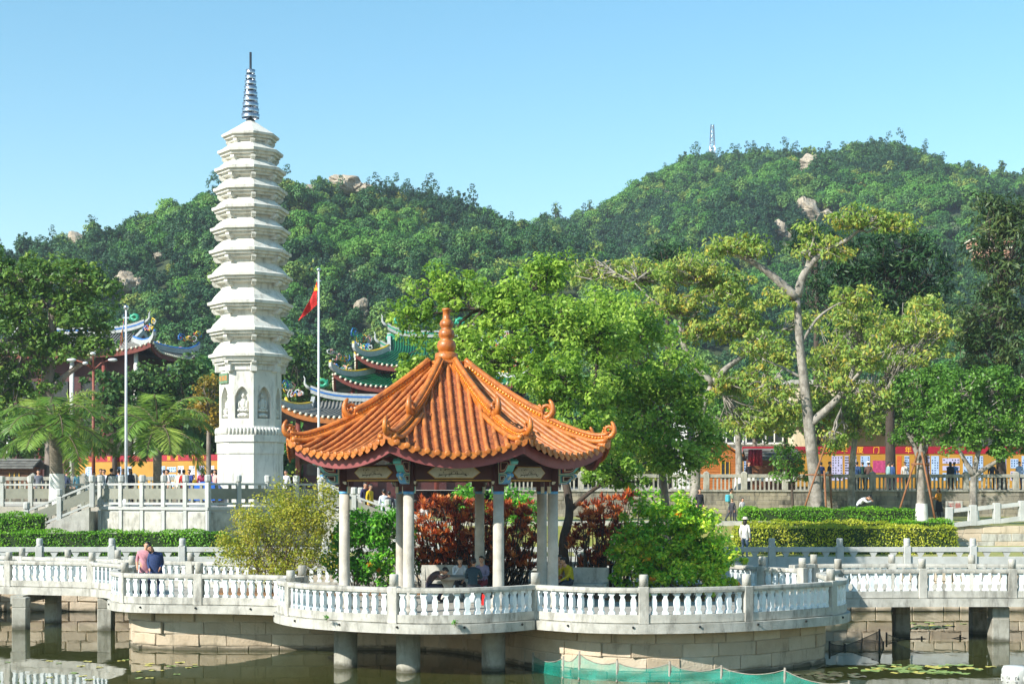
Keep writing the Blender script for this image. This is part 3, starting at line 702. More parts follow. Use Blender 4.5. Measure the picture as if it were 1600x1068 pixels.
root = thing('stone_table', 'round stone table the seated people gather around', 'table', (ax(700, 47.2), 47.2, DECK + .02))
mb = MB(); mb.lathe([(.55, .68), (.58, .7), (.58, .77), (.56, .79)], n=24); mb.build('table_top', MAT['floor_stone'], root)
mb = MB(); mb.lathe([(.3, 0), (.28, .1), (.15, .22), (.13, .45), (.24, .68)], n=16); mb.build('pedestal', MAT['column_stone'], root)
for i, (px, d, lab) in enumerate([(668, 46.5, 'drum-shaped stone stool under the hunched person in brown'), (740, 46.4, 'drum-shaped stone stool under the person in the dark vest'), (718, 48.3, 'drum-shaped stone stool on the far side of the stone table')]):
    mb = MB(); mb.lathe([(.16, 0), (.2, .08), (.22, .22), (.2, .38), (.17, .44)], n=18); o = mb.build('stone_stool', MAT['white_paint'], None, (0, 0, 0), (ax(px, d), d, DECK + .02)); tag(o, lab, 'stool', 'drum stools round the table')
mb = MB(); mb.extrude([(-.13, 0), (.13, 0), (.11, .32), (-.11, .32)], (0, 0, 0), (1, 0, 0), (0, 0, 1), (0, 1, 0), .12); mb.tube([(-.06, 0, .3), (-.05, 0, .42), (.05, 0, .42), (.06, 0, .3)], .01, 5)
o = mb.build('shopping_bag', MAT['flag_red'], None, (0, 0, 0), (ax(759, 45.6), 45.6, DECK + .03)); tag(o, 'red bag on the pavilion floor by the seated people', 'bag')
# ------------------------------------------------------------------ white pagoda
def make_pagoda():
    D = 70.0; S = F / D; cx, cy = ax(391.5, D), D; zb = 4.1
    root = thing('pagoda', 'tall white stone pagoda with eleven eaved tiers and a ringed metal spire', 'pagoda', (cx, cy, zb)); ROT = R(-90 + 15)
    st = MAT['pagoda_stone']
    def Z(y): return az_(y, D) - zb
    def Rr(hw): return hw / S / .966
    def oct_(prof, name, m=st, parent=root): mb = MB(); mb.lathe([(Rr(h), Z(y)) for h, y in prof], n=8, rot=ROT, smooth=False); return mb.build(name, m, parent)
    oct_([(49.5, 790), (49, 709)], 'lower_shaft'); oct_([(50.5, 709), (50.5, 692), (50, 691)], 'plinth_course')
    oct_([(53, 691), (53, 681), (52, 680)], 'lotus_base')
    mb = MB()
    for i in range(8):
        a0, a1 = ROT + R(45) * i, ROT + R(45) * (i + 1); r = Rr(51.5)
        for j in range(7):
            t = (j + .5) / 7; x = r * (math.cos(a0) * (1 - t) + math.cos(a1) * t); y = r * (math.sin(a0) * (1 - t) + math.sin(a1) * t); am = (a0 + a1) / 2
            mb.sphere((x, y, Z(675)), (.075, .1, .19), 8, 6, M=Matrix.Rotation(am + R(90), 3, 'Z'))
    mb.build('lotus_petals', st, root); oct_([(51.5, 681), (49, 671), (47, 667)], 'lotus_core')
    # niche storey
    r_out = Rr(46.5); r_in = r_out - .3; zz0, zz1 = Z(668), Z(580); ap = r_out * C8; hw = ap * T8; H = zz1 - zz0
    mb = MB(); mb.lathe([(r_in, zz0), (r_in, zz1)], n=8, rot=ROT, smooth=False); mb.build('core', st, root)
    fr = MB(); aw = hw * .62; zs, zt = Z(655) - zz0, Z(606) - zz0; spring = zs + (zt - zs) * .68
    arch = [(-aw, zs)] + [(-aw, spring)]
    for i in range(1, 9):
        t = i / 8; arch.append((-aw * (1 - t) ** .72, spring + (zt - spring) * (math.sin(t * 1.57) ** 1.0 * .8 + .2 * t ** 3)))
    arch += [(-x, z) for x, z in arch[-2::-1]]
    n = len(arch); dep = ap - r_in * C8 - .002
    A = [(x, -ap, zz0 + z) for x, z in arch]; B = [(x, -ap + dep, zz0 + z) for x, z in arch]
    outer = [(-hw, -ap, zz0)] + [(-hw, -ap, zz0 + max(z, 0)) for x, z in arch[1:n // 2]] + [(0, -ap, zz1)] + [(hw, -ap, zz0 + z) for x, z in arch[n // 2 + 1:-1]] + [(hw, -ap, zz0)]
    V = A + B + outer; Fc = [(i, n + i, n + (i + 1) % n, (i + 1) % n) for i in range(n)]
    Fc += [(i, i + 1, 2 * n + i + 1, 2 * n + i) for i in range(n - 1)] + [(n - 1, 0, 2 * n, 3 * n - 1)]
    V += [(-hw, -ap, zz1), (hw, -ap, zz1)]
    Fc += [(2 * n + n // 2 - 1, 2 * n + n // 2, 3 * n), (2 * n + n // 2, 2 * n + n // 2 + 1, 3 * n + 1)]
    fr.add(V, Fc); FR = fr.mesh('niche_face', st)
    sr = random.Random(3)
    def statue(kind):
        s = MB(); b = zs + .02; y0 = -r_in * C8
        k = (zt - zs) / 1.42; w = aw / .36
        def E(x, z, rx, rz, ry=.13): s.sphere((x * w, y0 - .02, zz0 + b + z * k), (rx * w, ry, rz * k), 10, 8)
        E(0, .12, .30, .13, .24); E(-.16, .1, .13, .11, .26); E(.16, .1, .13, .11, .26)
        E(0, .34, .27, .1, .22); E(-.18, .34, .12, .09, .24); E(.18, .34, .12, .09, .24)
        E(0, .62, .18, .27, .17); E(-.19, .58, .07, .22, .16); E(.19, .58, .07, .22, .16); E(-.08, .43, .12, .06, .24); E(.08, .43, .12, .06, .24)
        E(0, .98, .095, .125, .14); E(0, 1.09, .05, .05, .1) if kind != 1 else E(0, 1.1, .07, .09, .12)
        if kind == 2: E(0, .2, .05, .2, .28); E(.12, .25, .1, .06, .28); E(-.12, .25, .1, .06, .28)
        return s.mesh('carved_statue', st)
    ST = [statue(0), statue(1), statue(2)]
    for i in range(8):
        a = R(45) * i + R(-7.5); f = new_obj('niche_face', FR, root, (0, 0, 0), a); new_obj('carved_statue', ST[(i + (1 if i == 7 else 2 if i == 1 else 0)) % 3 if i in (0, 1, 7) else i % 3], f)
    # cornice under the lowest eave
    oct_([(48.5, 581), (48.5, 572), (53, 571.5), (53, 567.5), (57, 567), (57, 561)], 'cornice')
    bk = MB(); bk.box((0, 0, 0), (.32, .3, .42), ch=.01); BK = bk.mesh('cornice_block', st)
    for i in range(8):
        a = ROT + R(45) * i; r = Rr(47.3); new_obj('cornice_block', BK, root, (r * math.cos(a), r * math.sin(a), Z(576)), a)
    # tiers
    ey = [213.5, 239, 267, 298, 328, 360, 394.5, 432.6, 475, 517, 556]; eh = [43, 49, 53.5, 55.5, 57.5, 60, 61.5, 63.5, 64, 65, 62.5]
    for i in range(11):
        y, h = ey[i], eh[i]; top = (ey[i] - ey[i - 1]) * .46 if i else 22; th = 6 if i else 5
        nk = .70 * (eh[i - 1] if i else 8) if i else 6
        dn = .70 * h; nxt = ey[i + 1] if i < 10 else 563
        gap = (nxt - y) * .5 if i < 10 else 6
        pr = [(dn, y + gap + th), (dn, y + th + 7.5), (h - 9, y + th + 6.5), (h - 9, y + th + 3), (h - 4, y + th + 2.5), (h - 4, y + th - 1), (h, y + th - 1.5), (h + .6, y + .3)]
        if i: pr += [(h - 6, y - 2.2), (h * .5 + nk * .5, y - top * .45), (nk + .5, y - top)]
        else: pr += [(h - 8, y - 5), (h * .45, y - 15), (6, y - 24)]
        t = oct_(pr, 'eave_tier')
        for k in range(8):                                  # carved beam ends under the corners
            a = ROT + R(45) * k; mb = MB(); r = Rr(h - 13)
            mb.extrude([(-.25, -.13), (.08, -.13), (.2, .0), (.2, .1), (-.25, .1)], (r * math.cos(a), r * math.sin(a), Z(y + th + 8)), (math.cos(a), math.sin(a), 0), (0, 0, 1), (-math.sin(a), math.cos(a), 0), .2)
            mb.build('beam_end', st, t)
    # spire
    sp = new_obj('spire', None, root); mb = MB(); mb.tube([(0, 0, Z(192)), (0, 0, Z(82))], .055, 10); mb.build('mast', MAT['steel_dark'], sp)
    mb = MB(); mb.lathe([(.2, Z(191)), (.2, Z(187)), (.12, Z(186))], n=14); mb.build('spire_foot', MAT['steel_dark'], sp)
    for i in range(9):
        y = 110 + i * 8.7; hw_ = (7.5 + i * .85) / S
        mb = MB(); z = Z(y + 5); mb.lathe([(hw_ - .02, z), (hw_, z + .16), (hw_ - .04, z + .165), (hw_ - .06, z)], n=20, cap=False)
        for k in range(2): mb.box((0, 0, z + .08), (2 * hw_ - .04, .04, .05), rz=R(90) * k + R(30))
        mb.build('spire_ring', MAT['steel'], sp)
    # plaque with gold characters
    a = R(-52.5); ap2 = Rr(46.5) * C8; pl = MB(); pl.box((0, 0, 0), (.82, .06, .46), ch=.01)
    n_ = Vector((math.sin(a), -math.cos(a), 0)); p = n_ * (ap2 + .05); plo = pl.build('plaque', bpy.data.materials.get('plaque_green') or mat('plaque_green', '#6d8a6c', '#5c785c', 6, .6), root, (0, 0, 0), (p.x, p.y, Z(593)), a)
    txt('塔壽萬', plo, (0, -.034, -.1), .26, MAT['gold_glaze'])
def txt(s, parent, loc, size, m, rot=(R(90), 0, 0), spacing=1.0, name='lettering', ext=.003):
    c = bpy.data.curves.new(name, 'FONT'); c.body = s; c.size = size; c.extrude = ext; c.align_x = 'CENTER'; c.space_character = spacing; c.resolution_u = 2
    me = evaluate(c); me.materials.clear(); me.materials.append(m)
    k = new_obj(name, me, parent, loc); k.rotation_euler = rot; return k
make_pagoda()
# ------------------------------------------------------------------ foliage tools
LEAFK = 1.25
def unit(v): return v / (np.linalg.norm(v, axis=-1, keepdims=True) + 1e-9)
def leaf_mesh(name, C, Nn, T, L, W, var, m, fold=.12):
    n = len(C); T = unit(T); S = unit(np.cross(Nn, T)); Nn = np.cross(T, S)
    L = np.asarray(L).reshape(-1, 1) * np.ones((n, 1)); W = np.asarray(W).reshape(-1, 1) * np.ones((n, 1))
    V = np.empty((n, 4, 3)); V[:, 0] = C - T * L * .5; V[:, 1] = C + S * W * .5 + Nn * L * fold + T * L * .04
    V[:, 2] = C + T * L * .5; V[:, 3] = C - S * W * .5 + Nn * L * fold + T * L * .04
    me = bpy.data.meshes.new(name); me.vertices.add(n * 4); me.loops.add(n * 4); me.polygons.add(n)
    me.vertices.foreach_set('co', V.reshape(-1)); me.loops.foreach_set('vertex_index', np.arange(n * 4, dtype=np.int32))
    me.polygons.foreach_set('loop_start', np.arange(0, n * 4, 4, dtype=np.int32)); me.polygons.foreach_set('loop_total', np.full(n, 4, dtype=np.int32))
    me.update(calc_edges=True); me.materials.append(m)
    a = me.attributes.new('var', 'FLOAT', 'FACE'); a.data.foreach_set('value', np.clip(var, 0, 1).astype(np.float32)); return me
def rdir(rng, n): return unit(rng.normal(size=(n, 3)))
def clump_centres(lobes, dens, rng, shell=(.62, 1.0), low=-.75):
    dens *= LEAFK; out = []; ids = []
    for li, (c, r) in enumerate(lobes):
        r = np.array(r); n = max(3, int(dens * (r[0] * r[1] + r[1] * r[2] + r[0] * r[2])))
        d = rdir(rng, n * 2); d = d[d[:, 2] > low][:n]
        k = rng.uniform(shell[0], shell[1], (len(d), 1)); out.append(np.array(c) + d * r * k); ids += [li] * len(d)
    return np.concatenate(out), np.array(ids)
def leaves(cc, cr, per, rng, up=.55, flat=.72, droop=.25, vs=.5, stretch=None):
    """leaves in balls of radius cr about the clump centres"""
    n = len(cc); d = rdir(rng, n * per).reshape(n, per, 3); k = rng.uniform(.35, 1, (n, per, 1)) ** .6
    per = per; sz = rng.uniform(.45, 1.55, (n, 1, 1)) * cr
    off = d * k * sz * np.array([1, 1, flat]); C = (cc[:, None, :] + off).reshape(-1, 3)
    N = unit(d.reshape(-1, 3) * .7 + np.array([0, 0, up]) + rng.normal(size=(n * per, 3)) * .45)
    T = unit(np.cross(N, rng.normal(size=(n * per, 3))) + np.array([0, 0, -droop]) + d.reshape(-1, 3) * .5)
    var = np.repeat(rng.uniform(0, 1, n), per) * (1 - vs) + rng.uniform(0, 1, n * per) * vs
    return C, N, T, var
def px_lobes(lst, d):
    s = F / d; out = []
    for l in lst:
        x, y, rx, ry = l[:4]; dd = l[4] if len(l) > 4 else 0; dep = l[5] if len(l) > 5 else rx / s * .9
        out.append((at(x, y, d + dd), (rx / s, dep, ry / s)))
    return out
def limb(mb, a, b, r0, r1, rng, n=5, sag=.06, k=5, mat_=0):
    a = np.array(a, float); b = np.array(b, float); L = np.linalg.norm(b - a); P = []
    j = rng.normal(size=3) * L * sag; j2 = rng.normal(size=3) * L * sag
    for i in range(n + 1):
        t = i / n; P.append(tuple(a + (b - a) * t + j * math.sin(math.pi * t) + j2 * math.sin(2 * math.pi * t) * .6))
    mb.tube(P, [r0 + (r1 - r0) * i / n for i in range(n + 1)], k, mat_); return P
def tree(name, label, cat, lobes, trunk, r0, barkm, leafm, dens=1.5, cr=.7, per=34, size=(.2, .1), seed=1, group=None, forks=None, limbs=True, twigs=1.0, up=.55, droop=.25, shell=(.62, 1.0), vs=.5, low=-.75, flat=.72, limew=0, part='crown', limb_r=.35, fork_r=None):
    """trunk: points from the ground up; forks: extra limbs as (point list, r0, r1)"""
    rng = np.random.RandomState(seed); base = Vector(trunk[0]); root = thing(name, label, cat, base, 0, group); org = tuple(base)
    mb = MB(); n = len(trunk)
    sp = spline([tuple(p) for p in trunk], 4) if n > 2 else [tuple(p) for p in trunk]; m = len(sp)
    mb.tube([sp[0]] + sp, [r0 * 1.35] + [r0 * (1 - .55 * i / (m - 1)) for i in range(m)], 10)
    fp = [np.array(sp[-1])]
    for f in (forks or []):
        q = spline([tuple(p) for p in f[0]], 4); mb.tube(q, [f[1] + (f[2] - f[1]) * i / (len(q) - 1) for i in range(len(q))], 7); fp += [np.array(p) for p in q[len(q) // 2:]]
    cc, ids = clump_centres(lobes, dens, rng, shell, low)
    if limbs:
        for li, (c, r) in enumerate(lobes):
            c = np.array(c); st = min(fp, key=lambda p: np.linalg.norm(p - c)) if forks else np.array(sp[int(m * .72)])
            P = limb(mb, st, c, r0 * limb_r, r0 * .1, rng, 6)
            mine = cc[ids == li]
            for q in mine[:int(len(mine) * twigs)]:
                s_ = P[rng.randint(2, len(P))]; limb(mb, s_, q, r0 * .12, .018, rng, 3, .1, 4)
    mb.build('trunk', barkm, root, org)
    if limew:
        mb = MB(); k = Vector(sp[0]); mb.lathe([(r0 * 1.38, 0), (r0 * 1.12, limew)], tuple(k), 12, cap=False); mb.build('lime_wash_band', MAT['lime_wash'], root, org)
    C, N, T, var = leaves(cc, cr, per, rng, up, flat, droop, vs)
    n = len(C); ls = rng.uniform(.7, 1.25, n)
    me = leaf_mesh(part, C - np.array(org), N, T, size[0] * ls, size[1] * ls, var, leafm); new_obj(part, me, root)
    return root
leafmat('leaf_ficus', ['#527228', '#729634', '#92b044', '#b0c65a'], .4, .42)
leafmat('leaf_bombax', ['#587830', '#70903c', '#8aa048', '#a4a84c', '#c09e40'], .35, .5)
leafmat('leaf_dark', ['#1c3414', '#2a4a1c', '#3b5c22', '#4d6c2a'], .2, .5)
leafmat('leaf_araucaria', ['#122a14', '#1c3a1a', '#2a4a22', '#3e5a2c'], .15, .5)
leafmat('leaf_round', ['#3a5c22', '#4e782c', '#658e38', '#80a648'], .3, .45)
leafmat('leaf_left', ['#365420', '#4a6c2a', '#638334', '#869640'], .25, .5)
leafmat('leaf_hedge', ['#3d6a16', '#558a1c', '#76a828', '#9ac03c'], .3, .45)
leafmat('leaf_hedge_y', ['#6a7a1c', '#93a026', '#b8b83a', '#c9bd62'], .3, .45)
leafmat('leaf_wispy', ['#5c6e20', '#7c8a2a', '#9aa034', '#b4ac42', '#8f8040'], .35, .5)
leafmat('leaf_schefflera', ['#3a6c1a', '#5a9424', '#86b42e', '#c0d042', '#e0dc62'], .3, .35)
leafmat('leaf_green_bush', ['#2c5c1a', '#468424', '#66a832', '#98c444'], .3, .35)
leafmat('leaf_red', ['#44201c', '#743024', '#a44c2c', '#cc743c', '#e0a064'], .25, .4)
leafmat('leaf_flower', ['#d8841c', '#e0962a', '#e8b040'], .3, .5)
leafmat('leaf_palm', ['#456426', '#628436', '#86a048', '#a8b45c'], .3, .4)
leafmat('leaf_hill', ['#24452a', '#30552e', '#3e6434', '#4e743a', '#6a8640', '#a09c48'], .2, .6, inst=True, gain=1.45)
leafmat('leaf_far', ['#28461f', '#385a28', '#4c6c32', '#68823e'], .2, .6)
# ------------------------------------------------------------------ forest on the hill (one mass) by instancing crowns
BOULDERS = [('upright grey boulder on the left end of the skyline', 120, 368, 34, 30, .2), ('rounded grey boulder above the spreading tree', 197, 433, 40, 24, 0), ('pale bare rock dome on the left summit', 540, 279, 56, 22, 0), ('low pale rock left of the summit dome', 484, 292, 28, 12, 0), ('small pale rock on the slope left of the pagoda', 250, 398, 24, 10, 0), ('small rock half hidden on the slope right of the red flag', 568, 472, 22, 18, .4), ('big pale cliff boulder near the right summit', 1262, 252, 42, 30, -.3), ('pale cliff boulder in the middle of the right hill', 1264, 320, 44, 34, -.2), ('curved pale rock below the cliff boulder', 1220, 352, 26, 20, .3), ('small pale rock left of the right summit', 1308, 252, 12, 8, 0), ('small brown rock right under the right summit', 1352, 240, 20, 14, 0), ('small pale rock on the right hill shoulder', 1040, 300, 14, 12, 0)]
def zhit(px, py):                                            # distance at which the sight line meets the hill
    for d in np.arange(150, 520, 1.0):
        if hill_z(ax(px, d), d) > az_(py, d): return float(d)
    return None
BOULDERS = [b + ((zhit(b[1], b[2] + b[4] * .5) or (332 if b[1] < 800 else 492)) - 4,) for b in BOULDERS]
def forest():
    rng = np.random.RandomState(11); pc = bpy.data.collections.new('forest_prototypes')
    HM = [MAT['leaf_hill'], leafmat('leaf_hill_dark', ['#1c3a2a', '#284a30', '#345a36', '#44683c'], .15, .6, inst=True, gain=1.3), leafmat('leaf_hill_olive', ['#4a5c2a', '#62702e', '#7c8438', '#a09848'], .2, .6, inst=True, gain=1.3), MAT['leaf_hill'], leafmat('leaf_hill_fresh', ['#34622a', '#467630', '#5c8a3a', '#769c44'], .2, .6, inst=True, gain=1.3)]; HM += [HM[1], leafmat('leaf_hill_grey', ['#3c5240', '#4c624a', '#607254', '#7c8462'], .2, .6, inst=True, gain=1.2)]
    for k in range(7):
        h = [5.5, 6.5, 5.0, 7.0, 6.0, 9.5, 4.2][k]; w = [3.2, 3.6, 3.0, 3.4, 4.0, 2.0, 2.6][k]
        lobes = []
        if k == 5:
            for j in range(6): lobes.append(((rng.normal() * .2, rng.normal() * .2, 2 + j * 1.4), (1.9 - j * .27, 1.9 - j * .27, 1.1)))
        else:
            for j in range(6):
                a = rng.uniform(0, 6.28); r = rng.uniform(0, .55) * w; lobes.append(((r * math.cos(a), r * math.sin(a), h * rng.uniform(.45, .78)), (w * rng.uniform(.4, .6), w * rng.uniform(.4, .6), h * rng.uniform(.18, .28))))
        cc, ids = clump_centres(lobes, 1.1, rng, (.7, 1), -.4)
        C, N, T, var = leaves(cc, .7, 22, rng, .6, .75, .1)
        lc = np.array([l[0] for l in lobes])[np.repeat(ids, 22)]; N = unit(unit((C - lc) * np.array([1, 1, 1.4])) + N * .45 + np.array([0, 0, .25]))
        n = len(C); me = leaf_mesh('far_crown', C, N, T, rng.uniform(.3, .62, n), rng.uniform(.25, .45, n), var, HM[k], .15)
        o = bpy.data.objects.new('far_crown', me); pc.objects.link(o)
    pts = []; sc = []; rt = []; ix = []
    def scatter(x0, x1, y0, y1, n, smin, smax, okf=None):
        X = rng.uniform(x0, x1, n); Y = rng.uniform(y0, y1, n); Z = hill_z(X, Y)
        for x, y, z in zip(X, Y, Z):
            px = 800 + F * x / y
            if px < -90 or px > 1690: continue
            if okf and not okf(x, y): continue
            if any(abs(px - b[1]) < b[3] * .5 + 1 and b[6] - (32 if b[1] in (120, 1262) else 18 if b[2] < 300 else 15) < y < b[6] + 4 for b in BOULDERS): continue
            pts.append((x, y, max(z, 4.4) - .6)); s = rng.uniform(smin, smax); sc.append((s, s, s * rng.uniform(.85, 1.25))); rt.append(rng.uniform(0, 6.28))
            w1 = math.sin(x * .06 + y * .045) + math.sin(x * .11 - y * .07 + 2) * .8 + rng.normal() * .7; w2 = math.sin(x * .09 + 1 - y * .05) + rng.normal() * .7
            ix.append(5 if rng.rand() < (.16 if w1 > 1.2 else .02) else (1 if w1 > .9 else 4 if w1 < -1.1 else 2 if w2 > 1.5 else 6 if w2 < -1.5 else rng.choice([0, 3, 0, 3, 1, 4])))
    scatter(-140, 140, 152, 240, 4200, .38, .95)
    scatter(-190, 190, 240, 352, 9500, .36, .9)
    scatter(-60, 260, 340, 512, 12000, .42, 1.05)
    scatter(-75, 75, 126, 156, 330, .8, 1.5, lambda x, y: not (-14 < x < 2 and y < 132))
    me = bpy.data.meshes.new('hill_forest'); me.from_pydata(pts, [], [])
    a = me.attributes.new('tree_scale', 'FLOAT_VECTOR', 'POINT'); a.data.foreach_set('vector', np.array(sc, np.float32).reshape(-1))
    a = me.attributes.new('tree_turn', 'FLOAT_VECTOR', 'POINT'); a.data.foreach_set('vector', np.array([(0, 0, r) for r in rt], np.float32).reshape(-1))
    a = me.attributes.new('tree_kind', 'INT', 'POINT'); a.data.foreach_set('value', np.array(ix, np.int32))
    o = new_obj('hill_forest', me); tag(o, 'dense green woodland covering the hills', kind='stuff')
    ng = bpy.data.node_groups.new('forest', 'GeometryNodeTree'); ng.interface.new_socket('Geometry', in_out='INPUT', socket_type='NodeSocketGeometry'); ng.interface.new_socket('Geometry', in_out='OUTPUT', socket_type='NodeSocketGeometry')
    N = ng.nodes; L = ng.links; gi = N.new('NodeGroupInput'); go = N.new('NodeGroupOutput'); ip = N.new('GeometryNodeInstanceOnPoints'); ci = N.new('GeometryNodeCollectionInfo')
    ci.inputs['Collection'].default_value = pc; ci.inputs['Separate Children'].default_value = True; ci.inputs['Reset Children'].default_value = True
    def na(nm, ty): q = N.new('GeometryNodeInputNamedAttribute'); q.data_type = ty; q.inputs['Name'].default_value = nm; return q.outputs[0]
    e2r = N.new('FunctionNodeEulerToRotation')
    L.new(gi.outputs[0], ip.inputs['Points']); L.new(ci.outputs[0], ip.inputs['Instance']); ip.inputs['Pick Instance'].default_value = True
    L.new(na('tree_kind', 'INT'), ip.inputs['Instance Index']); L.new(na('tree_turn', 'FLOAT_VECTOR'), e2r.inputs[0]); L.new(e2r.outputs[0], ip.inputs['Rotation']); L.new(na('tree_scale', 'FLOAT_VECTOR'), ip.inputs['Scale'])
    L.new(ip.outputs[0], go.inputs[0]); md = o.modifiers.new('forest', 'NODES'); md.node_group = ng
forest()
# ------------------------------------------------------------------ trees between the lake and the hills
def pp(lst, d): return [at(x, y, d + (q[0] if q else 0)) for x, y, *q in lst]
d = 54.5
tree('ficus_tree', 'large bright green tree rising behind the orange pavilion roof', 'tree',
     px_lobes([(700, 470, 52, 50, 1), (645, 500, 26, 42, 1), (715, 545, 62, 45, 0), (800, 470, 62, 55, 0), (858, 430, 42, 38, 1), (860, 505, 60, 55, -1), (790, 570, 72, 50, -1), (880, 600, 66, 55, -2), (930, 530, 60, 60, 0), (905, 680, 60, 48, -2), (650, 585, 45, 36, 2), (960, 735, 50, 34, -2)], d),
     [at(886, 905, 52.2) * 1, at(880, 850, 52.3), at(890, 790, 52.8), at(870, 700, 53.5), at(850, 620, 54.2)], .2, MAT['bark_dark'], MAT['leaf_ficus'], 6.8, .42, 72, (.175, .1), 21,
     forks=[([at(888, 800, 52.8), at(920, 770, 53), at(960, 745, 53), at(1010, 722, 53.2)], .1, .03), ([at(875, 720, 53.4), at(910, 660, 53), at(930, 590, 53.5), at(935, 520, 54)], .12, .04), ([at(850, 620, 54.2), at(830, 560, 54.5), at(790, 500, 54.6), at(760, 480, 54.6)], .12, .04)], twigs=.6, shell=(.3, 1.15), vs=.35)
d = 60.0
tree('ficus_tree', 'second bright green leafy tree right of the pavilion with foliage hanging low over the wall', 'tree',
     px_lobes([(985, 520, 58, 62, 0), (1030, 600, 62, 66, -1), (975, 620, 62, 60, -1), (1075, 650, 48, 55, -1), (1000, 690, 62, 52, -2), (1065, 720, 52, 40, -2), (940, 470, 40, 36, 1), (1110, 690, 26, 34, -1)], d),
     [at(1042, 887, 62), at(1040, 800, 62), at(1030, 700, 61.5), at(1010, 620, 61)], .22, MAT['bark'], MAT['leaf_ficus'], 6.2, .46, 72, (.185, .105), 22, twigs=.6, shell=(.3, 1.15), vs=.35)
d = 76.0
BX = MAT['leaf_bombax']; BG = MAT['bark_grey']
tree('kapok_tree', 'tall pale grey kapok tree with forked trunk and thin yellowing leaves', 'tree',
     px_lobes([(1345, 345, 52, 22), (1400, 352, 36, 17), (1290, 392, 44, 20), (1262, 360, 22, 12), (1172, 392, 40, 18), (1126, 390, 34, 15), (1150, 380, 26, 12), (1330, 470, 40, 24), (1400, 520, 48, 24), (1345, 560, 44, 26), (1300, 600, 34, 22), (1210, 470, 30, 18), (1185, 540, 36, 22), (1440, 500, 34, 20), (1360, 625, 36, 18), (1300, 690, 28, 20), (1205, 610, 36, 22)], d),
     pp([(1280, 820), (1276, 772), (1268, 700), (1258, 610), (1250, 540), (1245, 463)], d), .37, BG, BX, 8.5, .36, 24, (.25, .11), 31,
     forks=[(pp([(1245, 463), (1258, 425), (1285, 395), (1318, 378), (1342, 360)], d), .24, .06), (pp([(1258, 425), (1266, 395), (1273, 365)], d), .1, .04), (pp([(1244, 465), (1215, 438), (1185, 415), (1155, 400), (1130, 392)], d), .26, .06), (pp([(1266, 662), (1300, 632), (1325, 600), (1338, 560)], d), .24, .07), (pp([(1326, 600), (1372, 555), (1420, 535)], d), .1, .04), (pp([(1250, 540), (1275, 500), (1300, 480), (1330, 465)], d), .09, .03), (pp([(1252, 590), (1225, 575), (1190, 560)], d), .08, .03)], up=.2, droop=.9, twigs=1.0, limb_r=.09, shell=(.2, 1.15))
d = 82.0
tree('kapok_tree', 'spreading kapok tree with yellow-green canopy and bent grey limbs left of the tall one', 'tree',
     px_lobes([(930, 425, 50, 22, 4), (1005, 432, 58, 28, 2), (1085, 425, 60, 30), (1055, 478, 56, 28), (1130, 455, 54, 28), (1160, 505, 50, 30), (1100, 520, 50, 26), (1210, 560, 40, 30), (1150, 600, 52, 36), (1225, 640, 42, 30), (1180, 660, 46, 26), (1245, 505, 30, 24, 2)], d),
     pp([(1085, 816), (1088, 725), (1098, 640), (1113, 598)], d), .3, BG, BX, 8, .42, 30, (.25, .11), 32,
     forks=[(pp([(1113, 600), (1090, 575), (1070, 545), (1062, 500), (1075, 470)], d), .24, .07), (pp([(1113, 600), (1135, 575), (1170, 550), (1200, 530)], d), .22, .06), (pp([(1066, 520), (1100, 470), (1115, 440)], d), .1, .04), (pp([(1064, 500), (1020, 470), (990, 440)], d), .1, .03)], up=.2, droop=.8, twigs=1.0, limb_r=.1, shell=(.2, 1.12))
d = 88.0
tree('kapok_tree', 'leafy yellow-green kapok tree behind the tall forked trunk', 'tree',
     px_lobes([(1345, 505, 60, 34), (1420, 560, 60, 36), (1310, 560, 56, 36), (1390, 620, 60, 30), (1280, 640, 46, 36), (1450, 520, 42, 30), (1440, 480, 30, 20), (1335, 665, 44, 26)], d),
     pp([(1330, 811), (1332, 720), (1345, 620)], d), .24, BG, BX, 7, .46, 32, (.26, .11), 33, up=.2, droop=.8, shell=(.25, 1.1))
tree('street_tree', 'slim grey street tree with mottled bark by the wooden kiosk', 'tree', px_lobes([(1150, 640, 44, 34), (1195, 625, 44, 36), (1120, 655, 36, 30)], 92), pp([(1156, 768), (1154, 700), (1152, 640)], 92), .26, BG, MAT['leaf_round'], 2.2, .7, 26, (.3, .15), 34, limew=1.0)
tree('small_tree', 'small round green tree growing by the old wall left of the forked trunk', 'tree', px_lobes([(1236, 712, 26, 22), (1225, 735, 20, 18), (1250, 740, 18, 20)], 87.5), pp([(1240, 811), (1238, 775), (1237, 735)], 87.5), .1, MAT['bark_dark'], MAT['leaf_round'], 7, .38, 34, (.2, .1), 35)
